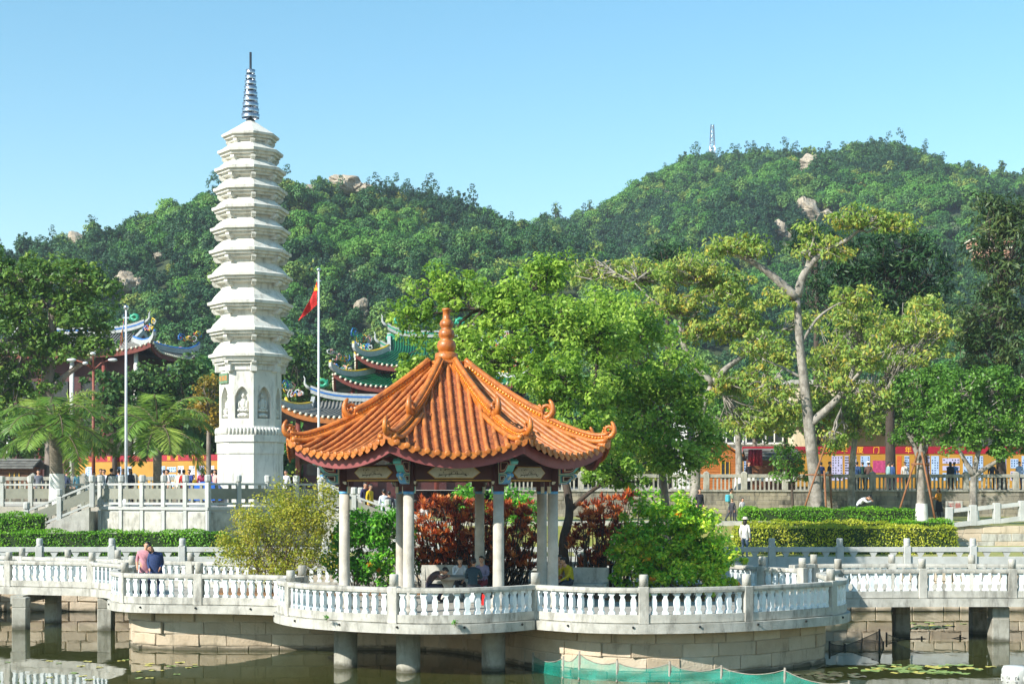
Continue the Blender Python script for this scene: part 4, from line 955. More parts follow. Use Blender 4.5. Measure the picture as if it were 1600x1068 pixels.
# dark monkey-puzzle type trees
def conifer(label, lobes, trunk, r0, seed, d, per=46, dens=2.0, leaf=None):
    return tree('araucaria_tree', label, 'tree', px_lobes(lobes, d), trunk, r0, MAT['bark_dark'], leaf or MAT['leaf_araucaria'], dens, .8, per, (.46, .11), seed, up=.25, droop=.55, flat=.6, limb_r=.25, twigs=.8, vs=.4)
conifer('dark evergreen with dense tufted boughs behind the kapok trees', [(1340, 395, 60, 40), (1410, 390, 50, 40), (1450, 430, 44, 50), (1380, 450, 66, 50), (1320, 450, 50, 45), (1430, 490, 54, 44), (1350, 510, 60, 40), (1280, 470, 36, 40)], pp([(1392, 772), (1390, 600), (1388, 420)], 98), .35, 41, 98)
conifer('dark evergreen cut by the right picture edge with drooping bare boughs', [(1558, 330, 46, 26), (1596, 345, 40, 30), (1575, 380, 50, 36), (1540, 400, 36, 30), (1580, 440, 52, 34), (1545, 480, 50, 34), (1595, 520, 54, 36), (1540, 550, 50, 32), (1600, 590, 40, 40), (1500, 520, 30, 26), (1510, 590, 36, 30)], pp([(1566, 772), (1560, 600), (1564, 360)], 92), .3, 42, 92, 44, 2.4, leafmat('leaf_araucaria_dry', ['#1c3018', '#30481f', '#46582a', '#5c6434'], .15, .5))
conifer('flat-topped dark evergreen crown peeping over the tall kapok', [(1275, 362, 36, 14), (1262, 385, 34, 16), (1300, 380, 26, 14)], pp([(1275, 772), (1276, 600), (1275, 370)], 104), .3, 43, 104)
conifer('small dark evergreen crown above the yellow-green canopy', [(1045, 388, 28, 13), (1035, 408, 30, 12)], pp([(1042, 770), (1043, 600), (1042, 400)], 108), .25, 44, 108)
d = 76.0
PROPT = 'young trees with props'
tree('round_tree', 'young green tree with whitewashed foot held by rusty timber props', 'tree', px_lobes([(1432, 610, 38, 34), (1470, 600, 36, 30), (1450, 655, 44, 30), (1425, 680, 26, 18), (1490, 650, 24, 28)], d), pp([(1440, 816), (1439, 760), (1438, 715), (1446, 670)], d), .25, BG, MAT['leaf_round'], 10, .36, 56, (.17, .095), 51, limew=.95, forks=[(pp([(1438, 720), (1425, 690), (1412, 665)], d), .16, .05), (pp([(1438, 716), (1450, 690), (1458, 660)], d), .15, .05)], twigs=.5)
d = 72.0
tree('round_tree', 'broad green round tree at the right edge with whitewashed foot behind the stair railing', 'tree', px_lobes([(1500, 612, 44, 34), (1555, 605, 50, 34), (1600, 630, 42, 40), (1475, 655, 36, 28), (1540, 660, 56, 30), (1590, 690, 40, 26), (1500, 690, 34, 20), (1565, 705, 24, 14)], d), pp([(1521, 822), (1521, 775), (1522, 738), (1530, 700)], d), .22, BG, MAT['leaf_round'], 10, .36, 56, (.17, .095), 52, limew=.75, forks=[(pp([(1521, 742), (1505, 715), (1490, 685)], d), .16, .05), (pp([(1522, 742), (1545, 728), (1572, 712), (1595, 700)], d), .14, .05), (pp([(1522, 740), (1528, 700), (1524, 660)], d), .14, .05)], twigs=.5)
# left side
d = 86.0
tree('spreading_tree', 'big dark spreading tree with layered foliage at the left edge', 'tree', px_lobes([(30, 425, 50, 30), (100, 432, 60, 26), (150, 455, 34, 24), (-10, 470, 56, 40), (70, 480, 60, 32), (135, 500, 44, 28), (20, 530, 64, 36), (100, 545, 46, 26), (-20, 590, 60, 44), (50, 590, 46, 30), (160, 545, 28, 14), (30, 640, 50, 34), (-20, 410, 40, 24)], d), pp([(78, 795), (80, 700), (76, 600), (82, 520), (80, 470)], d), .4, MAT['bark'], MAT['leaf_left'], 3.6, .6, 50, (.3, .16), 61, forks=[(pp([(78, 610), (110, 580), (150, 555), (185, 540)], d), .2, .06), (pp([(78, 590), (50, 540), (30, 500), (20, 450)], d), .2, .06), (pp([(82, 520), (95, 470), (105, 440)], d), .18, .05)], twigs=.6)
tree('autumn_tree', 'ochre-tinted bushy tree just left of the pagoda', 'tree', px_lobes([(325, 615, 20, 40), (330, 650, 22, 30), (315, 640, 16, 30)], 100), pp([(326, 792), (326, 700), (326, 630)], 100), .2, MAT['bark'], leafmat('leaf_ochre', ['#5a5a1e', '#7a6c24', '#98802c', '#b09038'], .3, .5), 3.4, .6, 40, (.26, .14), 62)
for i, (lab, lobes, base, dd) in enumerate([
    ('dark green dense tree standing between the pagoda and the flagpole', [(462, 560, 40, 50), (478, 620, 36, 40), (452, 620, 30, 40)], (465, 770), 112),
    ('dark green dense tree right of the red flag in front of the green-roofed tower', [(510, 600, 24, 60), (500, 640, 26, 36)], (508, 770), 118),
    ('mid green bushy tree behind the second palm', [(268, 640, 44, 44), (300, 590, 36, 36), (232, 610, 40, 36)], (268, 770), 108),
    ('mid green bushy tree behind the brown street lamp', [(178, 650, 44, 40), (160, 610, 36, 34), (205, 610, 30, 30)], (178, 770), 106),
    ('dark bushy tree low at the left picture edge behind the first palm', [(20, 690, 44, 26), (60, 690, 36, 30), (-20, 670, 40, 36), (120, 690, 30, 30)], (30, 775), 96)]):
    tree('dense_tree', lab, 'tree', px_lobes(lobes, dd), pp([(base[0], base[1] + 20), (base[0] + 1, 715), (base[0] - 1, 650)], dd), .22, MAT['bark_dark'], MAT['leaf_far'], 2.4, .8, 34, (.4, .22), 70 + i, group='dense trees behind the plaza')
# ------------------------------------------------------------------ palms: every frond a part
def palm(label, base, crown, r0, fl, seed, n=17, limew=0):
    rng = np.random.RandomState(seed); root = thing('palm_tree', label, 'palm', base, 0, 'palms on the plaza'); org = np.array(base)
    c = np.array(crown) - org; mb = MB(); mb.tube([(0, 0, -.2), (0, 0, .3), tuple(c * .5), tuple(c * .93), tuple(c)], [r0 * 1.15, r0, r0 * .95, r0, r0 * .6], 12); mb.build('trunk', MAT['bark_palm'], root)
    if limew: mb = MB(); mb.lathe([(r0 * 1.2, 0), (r0 * 1.08, limew)], (0, 0, 0), 14, cap=False); mb.build('lime_wash_band', MAT['lime_wash'], root)
    for k in range(n):
        a = k * 2.399 + rng.uniform(-.2, .2); el = R(78 - 88 * (k / (n - 1)) + rng.uniform(-8, 8)); L = fl * rng.uniform(.85, 1.12)
        P = []; p = c.copy(); e = el; m = 16
        for i in range(m + 1):
            P.append(p.copy()); e -= (.062 + .08 * i / m) * (1.1 if el > .3 else .7); p = p + np.array([math.cos(a) * math.cos(e), math.sin(a) * math.cos(e), math.sin(e)]) * L / m
        P = np.array(P); mb = MB(); mb.tube([tuple(q) for q in P], [.035 * (1 - .85 * i / m) + .006 for i in range(m + 1)], 5)
        C, N, T, Ls = [], [], [], []
        per = 4
        for i in range(2, m):
            for j in range(per):
                t = j / per; q = P[i] * (1 - t) + P[i + 1] * t; tan = unit(P[i + 1] - P[i]); side = unit(np.cross(tan, [0, 0, 1.0])); upv = np.cross(side, tan)
                fr = (i + t) / m; ln = fl * .3 * math.sin(math.pi * min(1, fr * .86 + .1)) ** .7 + .08
                for s in (-1, 1):
                    dr = unit(tan * .55 + side * s * .9 + upv * .12 + np.array([0, 0, -.5 * rng.uniform(.4, 1.3)]) + rng.normal(size=3) * .1)
                    C.append(q + dr * ln * .5); N.append(upv + rng.normal(size=3) * .25); T.append(dr); Ls.append(ln)
        C, N, T, Ls = map(np.array, (C, N, T, Ls)); var = np.clip(rng.uniform(0, .7) + rng.uniform(0, .3, len(C)), 0, 1)
        me = leaf_mesh('frond', C, N, T, Ls, .06, var, MAT['leaf_palm'], .03)
        f = new_obj('frond', me, root); mb.build('frond_stalk', MAT['twig'], f)
palm('thick-trunked palm with drooping fronds and whitewashed foot at the left', at(89, 791, 70), at(86, 668, 70), .31, 3.3, 5, 20, 1.5)
palm('smaller palm with arching fronds left of the pagoda', at(246, 791, 71), at(246, 672, 71), .21, 3.1, 6, 17)
# ------------------------------------------------------------------ bushes on the platform
def bush(label, lobes, base, leafm, dens, cr, per, size, seed, d, stems=7, name='bush', shell=(.5, 1.1), up=.5, droop=.1, flowers=0, r=.03, flat=.85, low=-.9, group=None, barkm=None):
    rng = np.random.RandomState(seed); L = px_lobes(lobes, d); b = Vector(base); root = thing(name, label, 'bush', b, 0, group); org = np.array(b)
    cc, ids = clump_centres(L, dens, rng, shell, low); cc = cc[cc[:, 2] > b.z + .35 * cr]
    C, N, T, var = leaves(cc, cr, per, rng, up, flat, droop); keep = C[:, 2] > b.z + .08 * cr; C, N, T, var = C[keep], N[keep], T[keep], var[keep]; ls = rng.uniform(.7, 1.3, len(C))
    new_obj('foliage', leaf_mesh('foliage', C - org, N, T, size[0] * ls, size[1] * ls, var, leafm), root)
    mb = MB(); rx = max(l[1][0] for l in L)
    for k in range(stems):
        s = org + np.array([rng.uniform(-.5, .5) * rx, rng.uniform(-.3, .3), -.02]); q = cc[rng.randint(len(cc))]; P = limb(mb, s, q, r, .008, rng, 5, .08, 5)
        for _ in range(5): limb(mb, P[rng.randint(2, 6)], cc[rng.randint(len(cc))] * .5 + np.array(P[4]) * .5, r * .4, .005, rng, 3, .1, 4)
    mb.build('stems', barkm or MAT['twig'], root, tuple(org))
    if flowers:
        f = cc[rng.permutation(len(cc))[:flowers]]; f = f + unit(f - np.array(L[0][0])) * .18; C, N, T, var = leaves(f, .14, 16, rng, .8, .7, -.6)
        new_obj('orange_flowers', leaf_mesh('orange_flowers', C - org, N, T, .16, .05, var, MAT['leaf_flower']), root)
    return root
bush('wispy yellow-olive bush behind the railing left of the pavilion', [(440, 805, 60, 40), (400, 835, 48, 40), (478, 800, 44, 44), (370, 862, 32, 34), (452, 765, 20, 20), (512, 790, 20, 42), (430, 880, 60, 30), (352, 840, 16, 24), (480, 860, 36, 36)], at(445, 929, 50.4), MAT['leaf_wispy'], 15, .34, 52, (.095, .045), 81, 50.4, 24, up=.35, shell=(.25, 1.2))
bush('glossy green bush with orange flower tufts behind the left pavilion columns', [(575, 825, 52, 36), (548, 870, 40, 44), (600, 870, 48, 44), (620, 820, 26, 26)], at(578, 926, 51.2), MAT['leaf_green_bush'], 12, .27, 64, (.155, .08), 82, 51.2, 10, flowers=9, shell=(.35, 1.2))
bush('large green and yellow variegated bush right of the pavilion', [(1060, 850, 70, 46), (1000, 872, 44, 42), (1110, 872, 50, 44), (1050, 805, 50, 24), (1000, 835, 40, 40), (1090, 815, 40, 24), (1060, 890, 80, 30), (1010, 790, 22, 16)], at(1060, 936, 48.6), MAT['leaf_schefflera'], 11, .27, 66, (.165, .08), 83, 48.6, 12, flowers=14, shell=(.35, 1.22))
def cordyline(label, lobes, base, d, seed, dens=24):
    rng = np.random.RandomState(seed); L = px_lobes(lobes, d); b = Vector(base); root = thing('cordyline', label, 'shrub', b); org = np.array(b)
    cc, ids = clump_centres(L, dens, rng, (.45, 1.0), -.6); per = 15; n = len(cc)
    a = rng.uniform(0, 6.28, (n, per)); el = rng.uniform(.1, 1.35, (n, per)); T = np.stack([np.cos(a) * np.cos(el), np.sin(a) * np.cos(el), np.sin(el)], -1).reshape(-1, 3)
    ln = rng.uniform(.16, .3, n * per); C = np.repeat(cc, per, 0) + T * ln[:, None] * .5; N = unit(np.cross(T, np.cross([0, 0, 1.0], T)) + rng.normal(size=T.shape) * .2)
    hz = (cc[:, 2] - cc[:, 2].min()) / (np.ptp(cc[:, 2]) + 1e-6); var = np.repeat(rng.uniform(0, .75, n), per) + rng.uniform(0, .3, n * per)
    new_obj('foliage', leaf_mesh('foliage', C - org, N, T, ln, .07, var, MAT['leaf_red'], -.08), root)
    mb = MB()
    for q in cc[::3]: limb(mb, org + np.array([(q[0] - org[0]) * .75 + rng.normal() * .1, rng.uniform(-.3, .3), -.02]), q, .028, .015, rng, 4, .05, 5)
    mb.build('stems', MAT['bark_dark'], root, tuple(org))
cordyline('red and copper leaved shrub behind the pavilion table', [(690, 800, 46, 28), (745, 810, 46, 30), (800, 805, 44, 30), (670, 840, 44, 30), (740, 850, 60, 34), (815, 845, 36, 34), (700, 870, 50, 24), (780, 875, 50, 24), (660, 878, 30, 20), (740, 890, 60, 16), (820, 880, 26, 20)], at(735, 927, 52.4), 52.4, 91)
cordyline('dark red leaved shrub between the pavilion and the large variegated bush', [(940, 800, 40, 24), (920, 830, 30, 30), (960, 835, 36, 30), (985, 785, 22, 16), (905, 850, 20, 22), (950, 868, 40, 18), (925, 885, 30, 14)], at(940, 927, 51.4), 51.4, 92)
bush('small bright green shrub seen between the pavilion columns', [(735, 768, 24, 20), (745, 785, 28, 20)], at(740, 872, 64), MAT['leaf_green_bush'], 8, .4, 44, (.18, .09), 93, 64, 4)
bush('rounded green shrub seen right of the middle pavilion columns', [(805, 778, 28, 20), (815, 800, 30, 24), (790, 800, 26, 20)], at(805, 874, 63), MAT['leaf_green_bush'], 8, .4, 44, (.18, .09), 94, 63, 4)
mb = MB(); mb.prism([(ax(500, 53), 53.3), (ax(480, 50), 49.6), (ax(640, 50.2), 50.2), (ax(870, 51.2), 51.2), (ax(960, 48), 47.3), (ax(1150, 47.4), 47.4), (7.4, 50), (5.2, 53.3), (0, 53.6)], DECK - .1, DECK + .06); mb.build('planting_bed', MAT['soil'])['kind'] = 'structure'
mb = MB(); mb.prism([(ax(340, 51), 50.6), (ax(420, 49.6), 49.5), (ax(480, 49.6), 49.5), (ax(490, 53), 53.1), (ax(345, 53), 53.1)], DECK - .1, DECK + .065); mb.build('planting_bed', MAT['soil'])['kind'] = 'structure'
for i, (lab, px, py, dd) in enumerate([('tiny weed tuft growing on the zigzag bridge edge', 81, 921, 54.6), ('tiny weed tuft on the deck edge under the leftmost front post', 511, 967, 40.0), ('tiny weed tuft on the deck edge below the front railing middle', 711, 974, 39.05), ('tiny weed tuft on the deck edge where two lobes meet', 443, 958, 43.4)]):
    bush(lab, [(px, py - 2, 3.5, 3)], at(px, py + 3, dd), MAT['leaf_green_bush'], 60, .05, 26, (.06, .02), 150 + i, dd, 3, 'weed', r=.005)
# ------------------------------------------------------------------ clipped hedges
def hedge(label, x0, x1, y0, y1, z0, z1, leafm, seed, rot=0, n=None, size=(.085, .05), bump=.05):
    rng = np.random.RandomState(seed); root = thing('hedge', label, 'hedge', ((x0 + x1) / 2, (y0 + y1) / 2, z0), rot, 'clipped hedges'); lx, ly, h = x1 - x0, y1 - y0, z1 - z0
    mb = MB(); mb.box((0, 0, h / 2 - .03), (lx - .12, ly - .12, h - .06)); mb.build('branch_core', MAT['hedge_core'], root)
    A = [lx * h, lx * ly, ly * h, ly * h]; n = n or int(sum(A) * 330); sel = rng.choice(4, n, p=np.array(A) / sum(A)); u, v = rng.uniform(-.5, .5, n), rng.uniform(0, 1, n)
    C = np.zeros((n, 3)); Nn = np.zeros((n, 3))
    for k, (cfn, nn) in enumerate([(lambda u, v: np.stack([u * lx, -ly / 2 + 0 * u, v * h], -1), (0, -1, .3)), (lambda u, v: np.stack([u * lx, (v - .5) * ly, h + 0 * u], -1), (0, 0, 1)), (lambda u, v: np.stack([-lx / 2 + 0 * u, u * ly, v * h], -1), (-1, 0, .3)), (lambda u, v: np.stack([lx / 2 + 0 * u, u * ly, v * h], -1), (1, 0, .3))]):
        q = sel == k; C[q] = cfn(u[q], v[q]); Nn[q] = nn
    w = bump * (np.sin(C[:, :1] * 2.1 + seed) + np.sin(C[:, :1] * 5.3 + C[:, 2:] * 3) * .7 + np.sin(C[:, 1:2] * 4 + C[:, :1] * 1.3) * .6); C = C + Nn * (w + rng.uniform(-.09, .07, (n, 1))); N = unit(Nn + rng.normal(size=(n, 3)) * .75); T = unit(np.cross(N, rng.normal(size=(n, 3))) + np.array([0, 0, .5]))
    var = .5 * rng.uniform(0, 1, n) + .35 * (.5 + .5 * np.sin(C[:, 0] * 1.7 + seed) * np.sin(C[:, 0] * .61)) ; ls = rng.uniform(.7, 1.4, n)
    new_obj('foliage', leaf_mesh('foliage', C, N, T, size[0] * ls, size[1] * ls, var, leafm), root)
mat('hedge_core', '#2a4012', '#1e300e', 6, .95, .6, 30)
hedge('long bright green clipped hedge below the pagoda terrace', -27.5, ax(352, 63.6), 63.2, 64.2, 1.75, az_(831, 63.5), MAT['leaf_hedge'], 1)
hedge('higher clipped green hedge at the foot of the left stair', -27.5, ax(62, 64.6), 64.6, 65.6, 1.8, az_(804, 64.6), MAT['leaf_hedge'], 2)
hedge('yellowish green clipped hedge nearest the shore railing on the right', ax(1150, 67), ax(1492, 67), 66.6, 68.0, 2.0, az_(823, 66.8), MAT['leaf_hedge_y'], 3)
hedge('green clipped hedge end block under the right stair railing', ax(1400, 68.4), ax(1488, 68.4), 68.2, 69.4, 2.1, az_(814, 68.4), MAT['leaf_hedge'], 5)
hedge('narrow yellow-tipped clipped hedge between two green ones on the right', ax(1160, 71), ax(1420, 71), 70.4, 71.2, 3.1, az_(815, 71), MAT['leaf_hedge_y'], 6)
hedge('long green clipped hedge in front of the old street wall', ax(1160, 74), ax(1428, 74), 73.6, 75.2, 3.2, az_(795, 74), MAT['leaf_hedge'], 4)
# ------------------------------------------------------------------ pagoda terrace with stairs
TS, GP = MAT['terrace_stone'], MAT['grey_panel']
pm = MB(); pm.box((0, 0, .52), (.2, .2, 1.04), ch=.012); pm.box((0, 0, 1.07), (.17, .17, .08)); pm.lathe([(.13, 1.1), (.15, 1.14), (.15, 1.36), (.12, 1.4)], n=8, rot=R(22.5), smooth=False); TPOST = pm.mesh('post', TS)
def panel_rail(label, p0, p1, n, group='stone railings of the pagoda terrace', ends=(1, 1), parent=None):
    p0, p1 = Vector(p0), Vector(p1); root = thing('stone_railing', label, 'railing', p0, 0, group); d = p1 - p0; L = math.hypot(d.x, d.y); sl = d.z / L; u = Vector((d.x / L, d.y / L, 0)); nn = Vector((-u.y, u.x, 0)); a = math.atan2(u.y, u.x)
    for i in range(n + 1):
        if (i == 0 and not ends[0]) or (i == n and not ends[1]): continue
        q = d * (i / n); new_obj('post', TPOST, root, q, a)
    for i in range(n):
        s0, s1 = L * i / n + .1, L * (i + 1) / n - .1
        def par(z0, z1, th, nm, m, a0=s0, a1=s1, off=0):
            mb = MB(); mb.extrude([(a0, a0 * sl + z0), (a1, a1 * sl + z0), (a1, a1 * sl + z1), (a0, a0 * sl + z1)], (0, 0, 0), u, (0, 0, 1), nn, th); mb.build(nm, m, root)
        par(.96, 1.05, .14, 'top_rail', TS); par(.36, .82, .07, 'panel', GP); par(.12, .22, .12, 'bottom_rail', TS)
        mid = (s0 + s1) / 2
        for c in (s0 + (s1 - s0) * .25, s0 + (s1 - s0) * .75): par(.82, .96, .08, 'spacer', GP, c - .06, c + .06); par(.22, .36, .08, 'spacer', GP, c - .06, c + .06)
    return root
V0, V1, V2 = (ax(157, 67.5), 67.5), (ax(325, 65), 65.0), (ax(506, 69.4), 69.4); ZT = 4.1
mb = MB(); mb.prism([V0, V1, V2, (V2[0], 78), (V0[0], 78)], 1.2, ZT - .1); mb.prism([(V0[0] - .06, V0[1] - .06), (V1[0], V1[1] - .1), (V2[0] + .08, V2[1] - .04), (V2[0] + .08, 78), (V0[0] - .06, 78)], ZT - .1, ZT + .03)
root = mb.build('pagoda_terrace', TS); tag(root, 'grey stone terrace base carrying the white pagoda', 'terrace')
for (a, b, n) in ((V0, V1, 5), (V1, V2, 4)):
    a, b = Vector((*a, 0)), Vector((*b, 0)); d = b - a; an = math.atan2(d.y, d.x); nn = Vector((d.y, -d.x, 0)).normalized()
    for i in range(n + 1):
        q = a + d * (i / n) + nn * .03; mb = MB(); mb.box((0, 0, 0), (.18, .1, 2.75), ch=.01); mb.build('pilaster', TS, root, loc=(q.x, q.y, 2.6), rz=an)
    for i in range(n):
        q = a + d * ((i + .5) / n) + nn * .012; mb = MB(); mb.box((0, 0, 0), (d.length / n - .26, .05, 2.3), ch=.008); mb.build('wall_panel', MAT['concrete'], root, loc=(q.x, q.y, 2.75), rz=an)
panel_rail('stone railing with grey panels on the sunny front of the pagoda terrace', (*V0, ZT), (*V1, ZT), 5)
panel_rail('shaded stone railing with grey panels right of the terrace corner post', (*V1, ZT), (*V2, ZT), 4, ends=(0, 1))
def stair(label, x0, x1, y0, y1, z0, z1, n=14):
    root = thing('stone_stair', label, 'stairs', ((x0 + x1) / 2, y0, z1), 0, 'stairs up to the pagoda terrace'); dx = (x1 - x0) / n; dz = (z0 - z1) / n; org = ((x0 + x1) / 2, y0, z1)
    for i in range(n):
        z = z0 - dz * (i + 1); mb = MB(); mb.box((x0 + dx * (i + .5), (y0 + y1) / 2, (z + z1 - 1) / 2), (abs(dx) + .03, y1 - y0 - .3, z - z1 + 1)); mb.build('step', MAT['concrete'], root, org)
    for y, t in ((y0, .3), (y1, .3)):
        mb = MB(); mb.extrude([(x0, z1 - 1), (x0, z0 + .0), (x1, z1 + .05), (x1, z1 - 1)], (0, y, 0), (1, 0, 0), (0, 0, 1), (0, 1, 0), t); mb.build('side_wall', MAT['concrete'], root, org)
SX = V0[0] - .3
stair('stone stair descending to the left from the pagoda terrace', SX, SX - 6.0, 66.9, 70.1, ZT, 1.6)
panel_rail('sloping stone railing on the near side of the left stair', (SX + .1, 66.9, ZT), (SX - 5.6, 66.9, ZT - 2.35), 4)
panel_rail('sloping stone railing on the far side of the left stair', (SX + .1, 70.1, ZT), (SX - 5.6, 70.1, ZT - 2.35), 4)
panel_rail('level stone railing with grey panels at the left edge behind the stair', (-30, 70.6, ZT), (SX + .2, 70.6, ZT), 9)
stair('stone stair descending to the right from the pagoda terrace behind the pavilion', V2[0] + .2, V2[0] + 6.4, 67.4, 70.4, ZT, 1.9)
panel_rail('sloping stone railing on the near side of the stair behind the pavilion', (V2[0] + .1, 67.4, ZT), (V2[0] + 6.0, 67.4, ZT - 2.1), 4)
panel_rail('sloping stone railing on the far side of the stair behind the pavilion', (V2[0] + .1, 70.4, ZT), (V2[0] + 6.0, 70.4, ZT - 2.1), 4)
mb = MB(); mb.prism([(-7.2, 71.2), (12, 71.2), (12, 72.4), (-7.2, 72.4)], 1.5, 3.4); o = mb.build('garden_wall', MAT['concrete']); tag(o, 'plain low grey wall behind the stair in the shade of the green trees', 'wall')
# ------------------------------------------------------------------ street wall with slatted stone balustrade
def street_wall(label, x0, x1, y, z0, z1, posts, seed, lab2, bal_group='balustrades along the street', step=.26):
    rnd = random.Random(seed); n = 6; ch = (z1 - z0) / n
    stone_wall('street_wall', label, [(x0, y), (x1, y)], z0, n, ch, 1.25, [MAT['old_wall'], MAT['old_wall_b'], MAT['old_wall']], MAT['old_wall'], seed, 0, jit=.01)
    root = thing('stone_balustrade', lab2, 'balustrade', (x0, y, z1), 0, bal_group); org = (x0, y, z1)
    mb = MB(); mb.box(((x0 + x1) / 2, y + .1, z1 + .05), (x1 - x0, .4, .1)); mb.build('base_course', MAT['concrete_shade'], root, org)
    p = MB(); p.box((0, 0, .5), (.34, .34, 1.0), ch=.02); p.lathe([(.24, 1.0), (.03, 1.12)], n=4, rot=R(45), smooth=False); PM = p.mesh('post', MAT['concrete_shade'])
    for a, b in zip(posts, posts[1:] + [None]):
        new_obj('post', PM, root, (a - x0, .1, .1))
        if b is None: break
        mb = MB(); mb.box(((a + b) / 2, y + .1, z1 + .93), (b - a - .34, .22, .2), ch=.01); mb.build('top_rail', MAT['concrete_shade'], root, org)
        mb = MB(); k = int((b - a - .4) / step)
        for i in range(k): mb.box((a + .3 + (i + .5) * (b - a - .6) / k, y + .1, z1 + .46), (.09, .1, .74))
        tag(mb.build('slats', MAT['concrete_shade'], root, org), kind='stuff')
D = 91.0
street_wall('old weathered block wall below the street balustrade on the right', ax(770, D), ax(1660, D), D, 3.2, 4.78, [ax(x, D) for x in (775, 842, 908, 975, 1040, 1104, 1163, 1227, 1295, 1364, 1437, 1510, 1588, 1655)], 7, 'stone balustrade with narrow slats along the street on the right')
# stone-faced ramp wall and railing at the right edge
D = 70.0
stone_wall('ramp_wall', 'pale block wall below the stair railing at the right edge', [(ax(1480, D), D), (ax(1680, D), D)], 2.15, 3, .36, .8, [MAT['wall_stone_c'], MAT['wall_stone'], MAT['concrete']], MAT['mortar'], 9, 0)
root = thing('stone_railing', 'pale stone railing rising to the right edge above the block wall', 'railing', (ax(1483, D), D, 3.2)); org = (ax(1483, D), D, 3.2)
pr = MB(); pr.box((0, 0, .4), (.3, .3, .95), ch=.02); PM = pr.mesh('post', MAT['terrace_stone'])
xs = [ax(x, D) for x in (1483, 1520, 1557, 1597, 1640)]
for i, x in enumerate(xs):
    z = 3.2 + (x - xs[0]) * .09; new_obj('post', PM, root, (x - org[0], 0, z - 3.2))
    if i < 4:
        x2 = xs[i + 1]; z2 = 3.2 + (x2 - xs[0]) * .09
        for a, b, t, nm in ((.62, .8, .2, 'top_rail'), (-.05, .16, .28, 'bottom_rail')):
            mb = MB(); mb.extrude([(x + .14, z + a), (x2 - .14, z2 + a), (x2 - .14, z2 + b), (x + .14, z + b)], (0, D, 0), (1, 0, 0), (0, 0, 1), (0, 1, 0), t); mb.build(nm, MAT['terrace_stone'], root, org)
mb = MB(); mb.box((0, 0, 0), (1.0, .12, .62), ch=.03); o = mb.build('carved_tablet', MAT['concrete'], None, (0, 0, 0), (ax(1491, 90.7), 90.72, 3.9)); tag(o, 'pale stone tablet with red carved characters set on the old street wall', 'tablet')
# ------------------------------------------------------------------ text as mesh
txt('无量', o, (0, -.07, -.14), .42, mat('red_paint', '#b8605a', '#a85048', 8, .7))
# ------------------------------------------------------------------ poster boards
POST_M = [mat('poster_lilac', '#b9b6d2', '#a9a6c6', 3, .6), mat('poster_blue', '#a8bfdd', '#98b0d0', 3, .6), mat('poster_white', '#d6d4d6', '#c6c4c8', 3, .6), mat('poster_pink', '#c04a78', '#8e2a5a', 6, .6), mat('poster_orange', '#d0642a', '#b8501c', 3, .6)]
def poster_board(label, x0, y0, x1, y1, z0, z1, hd, title, posters, seed, tsize):
    a, b = Vector((x0, y0, z0)), Vector((x1, y1, z0)); d = b - a; L = d.length; an = math.atan2(d.y, d.x); root = thing('poster_board', label, 'display board', a, an, 'festive poster boards'); rnd = random.Random(seed); H = z1 - z0
    mb = MB(); mb.box((L / 2, .06, (H - hd) / 2), (L, .1, H - hd)); mb.build('yellow_panel', MAT['yellow_banner'], root)
    mb = MB(); mb.box((L / 2, .05, H - hd / 2), (L, .14, hd)); hdr = mb.build('red_header', MAT['red_banner'], root)
    for c, pos in title: txt(c, hdr, (pos, -.025, H - hd * .83), tsize, MAT['lettering_yellow'])
    for (px, w, zb, h, mi) in posters:
        mb = MB(); mb.box((px, 0, zb + h / 2), (w, .02, h)); p = mb.build('poster', POST_M[mi], root)
        if mi < 3:
            mb = MB(); nr = max(3, int(w / .16))
            for r in range(nr):
                xx = px - w / 2 + w * (r + .5) / nr; k = int(h / .17)
                for q in range(k):
                    if rnd.random() < .78: mb.box((xx, -.012, zb + h - .12 - q * .165), (.07, .004, .09))
            tag(mb.build('brush_writing', MAT['navy'] if mi else MAT['ink'], p), kind='stuff')
D = 100.0; bx = lambda x: ax(x, D) - ax(1160, D)
T = [('2', bx(1284)), ('0', bx(1292.5)), ('1', bx(1297)), ('7', bx(1302)), ('年', bx(1319)), ('厦', bx(1344)), ('门', bx(1369)), ('新', bx(1394)), ('年', bx(1419))]
poster_board('yellow poster board with red header reading 2017 along the right street', ax(1160, D), D, ax(1640, D), D, 5.0, az_(697, D), .48, T,
             [(bx(x), w, z, h, m) for x, w, z, h, m in [(1166, .3, .6, 1.5, 1), (1308, .7, .5, 1.6, 0), (1323, .25, .6, 1.5, 0), (1335, .25, .6, 1.5, 0), (1352, .6, .6, 1.5, 1), (1374, .85, 1.0, .8, 3), (1405, .3, .4, 1.7, 4), (1417, .3, .6, 1.5, 1), (1449, .3, .5, 1.6, 0), (1461, .5, .5, 1.6, 1), (1486, 1.1, 1.6, .35, 0), (1486, 1.1, 1.15, .3, 0), (1486, 1.1, .5, .5, 1), (1512, .6, .5, 1.6, 1), (1530, .5, .5, 1.6, 1), (1568, .35, .5, 1.6, 0), (1585, .5, 1.3, .6, 1), (1585, .5, .5, .6, 0), (1600, .3, .5, 1.6, 1)]], 1, .46)
x0, x1 = ax(118, 108), ax(345, 102); L = math.hypot(x1 - x0, 6)
lx = lambda px: L * (px - 118) / 227.0
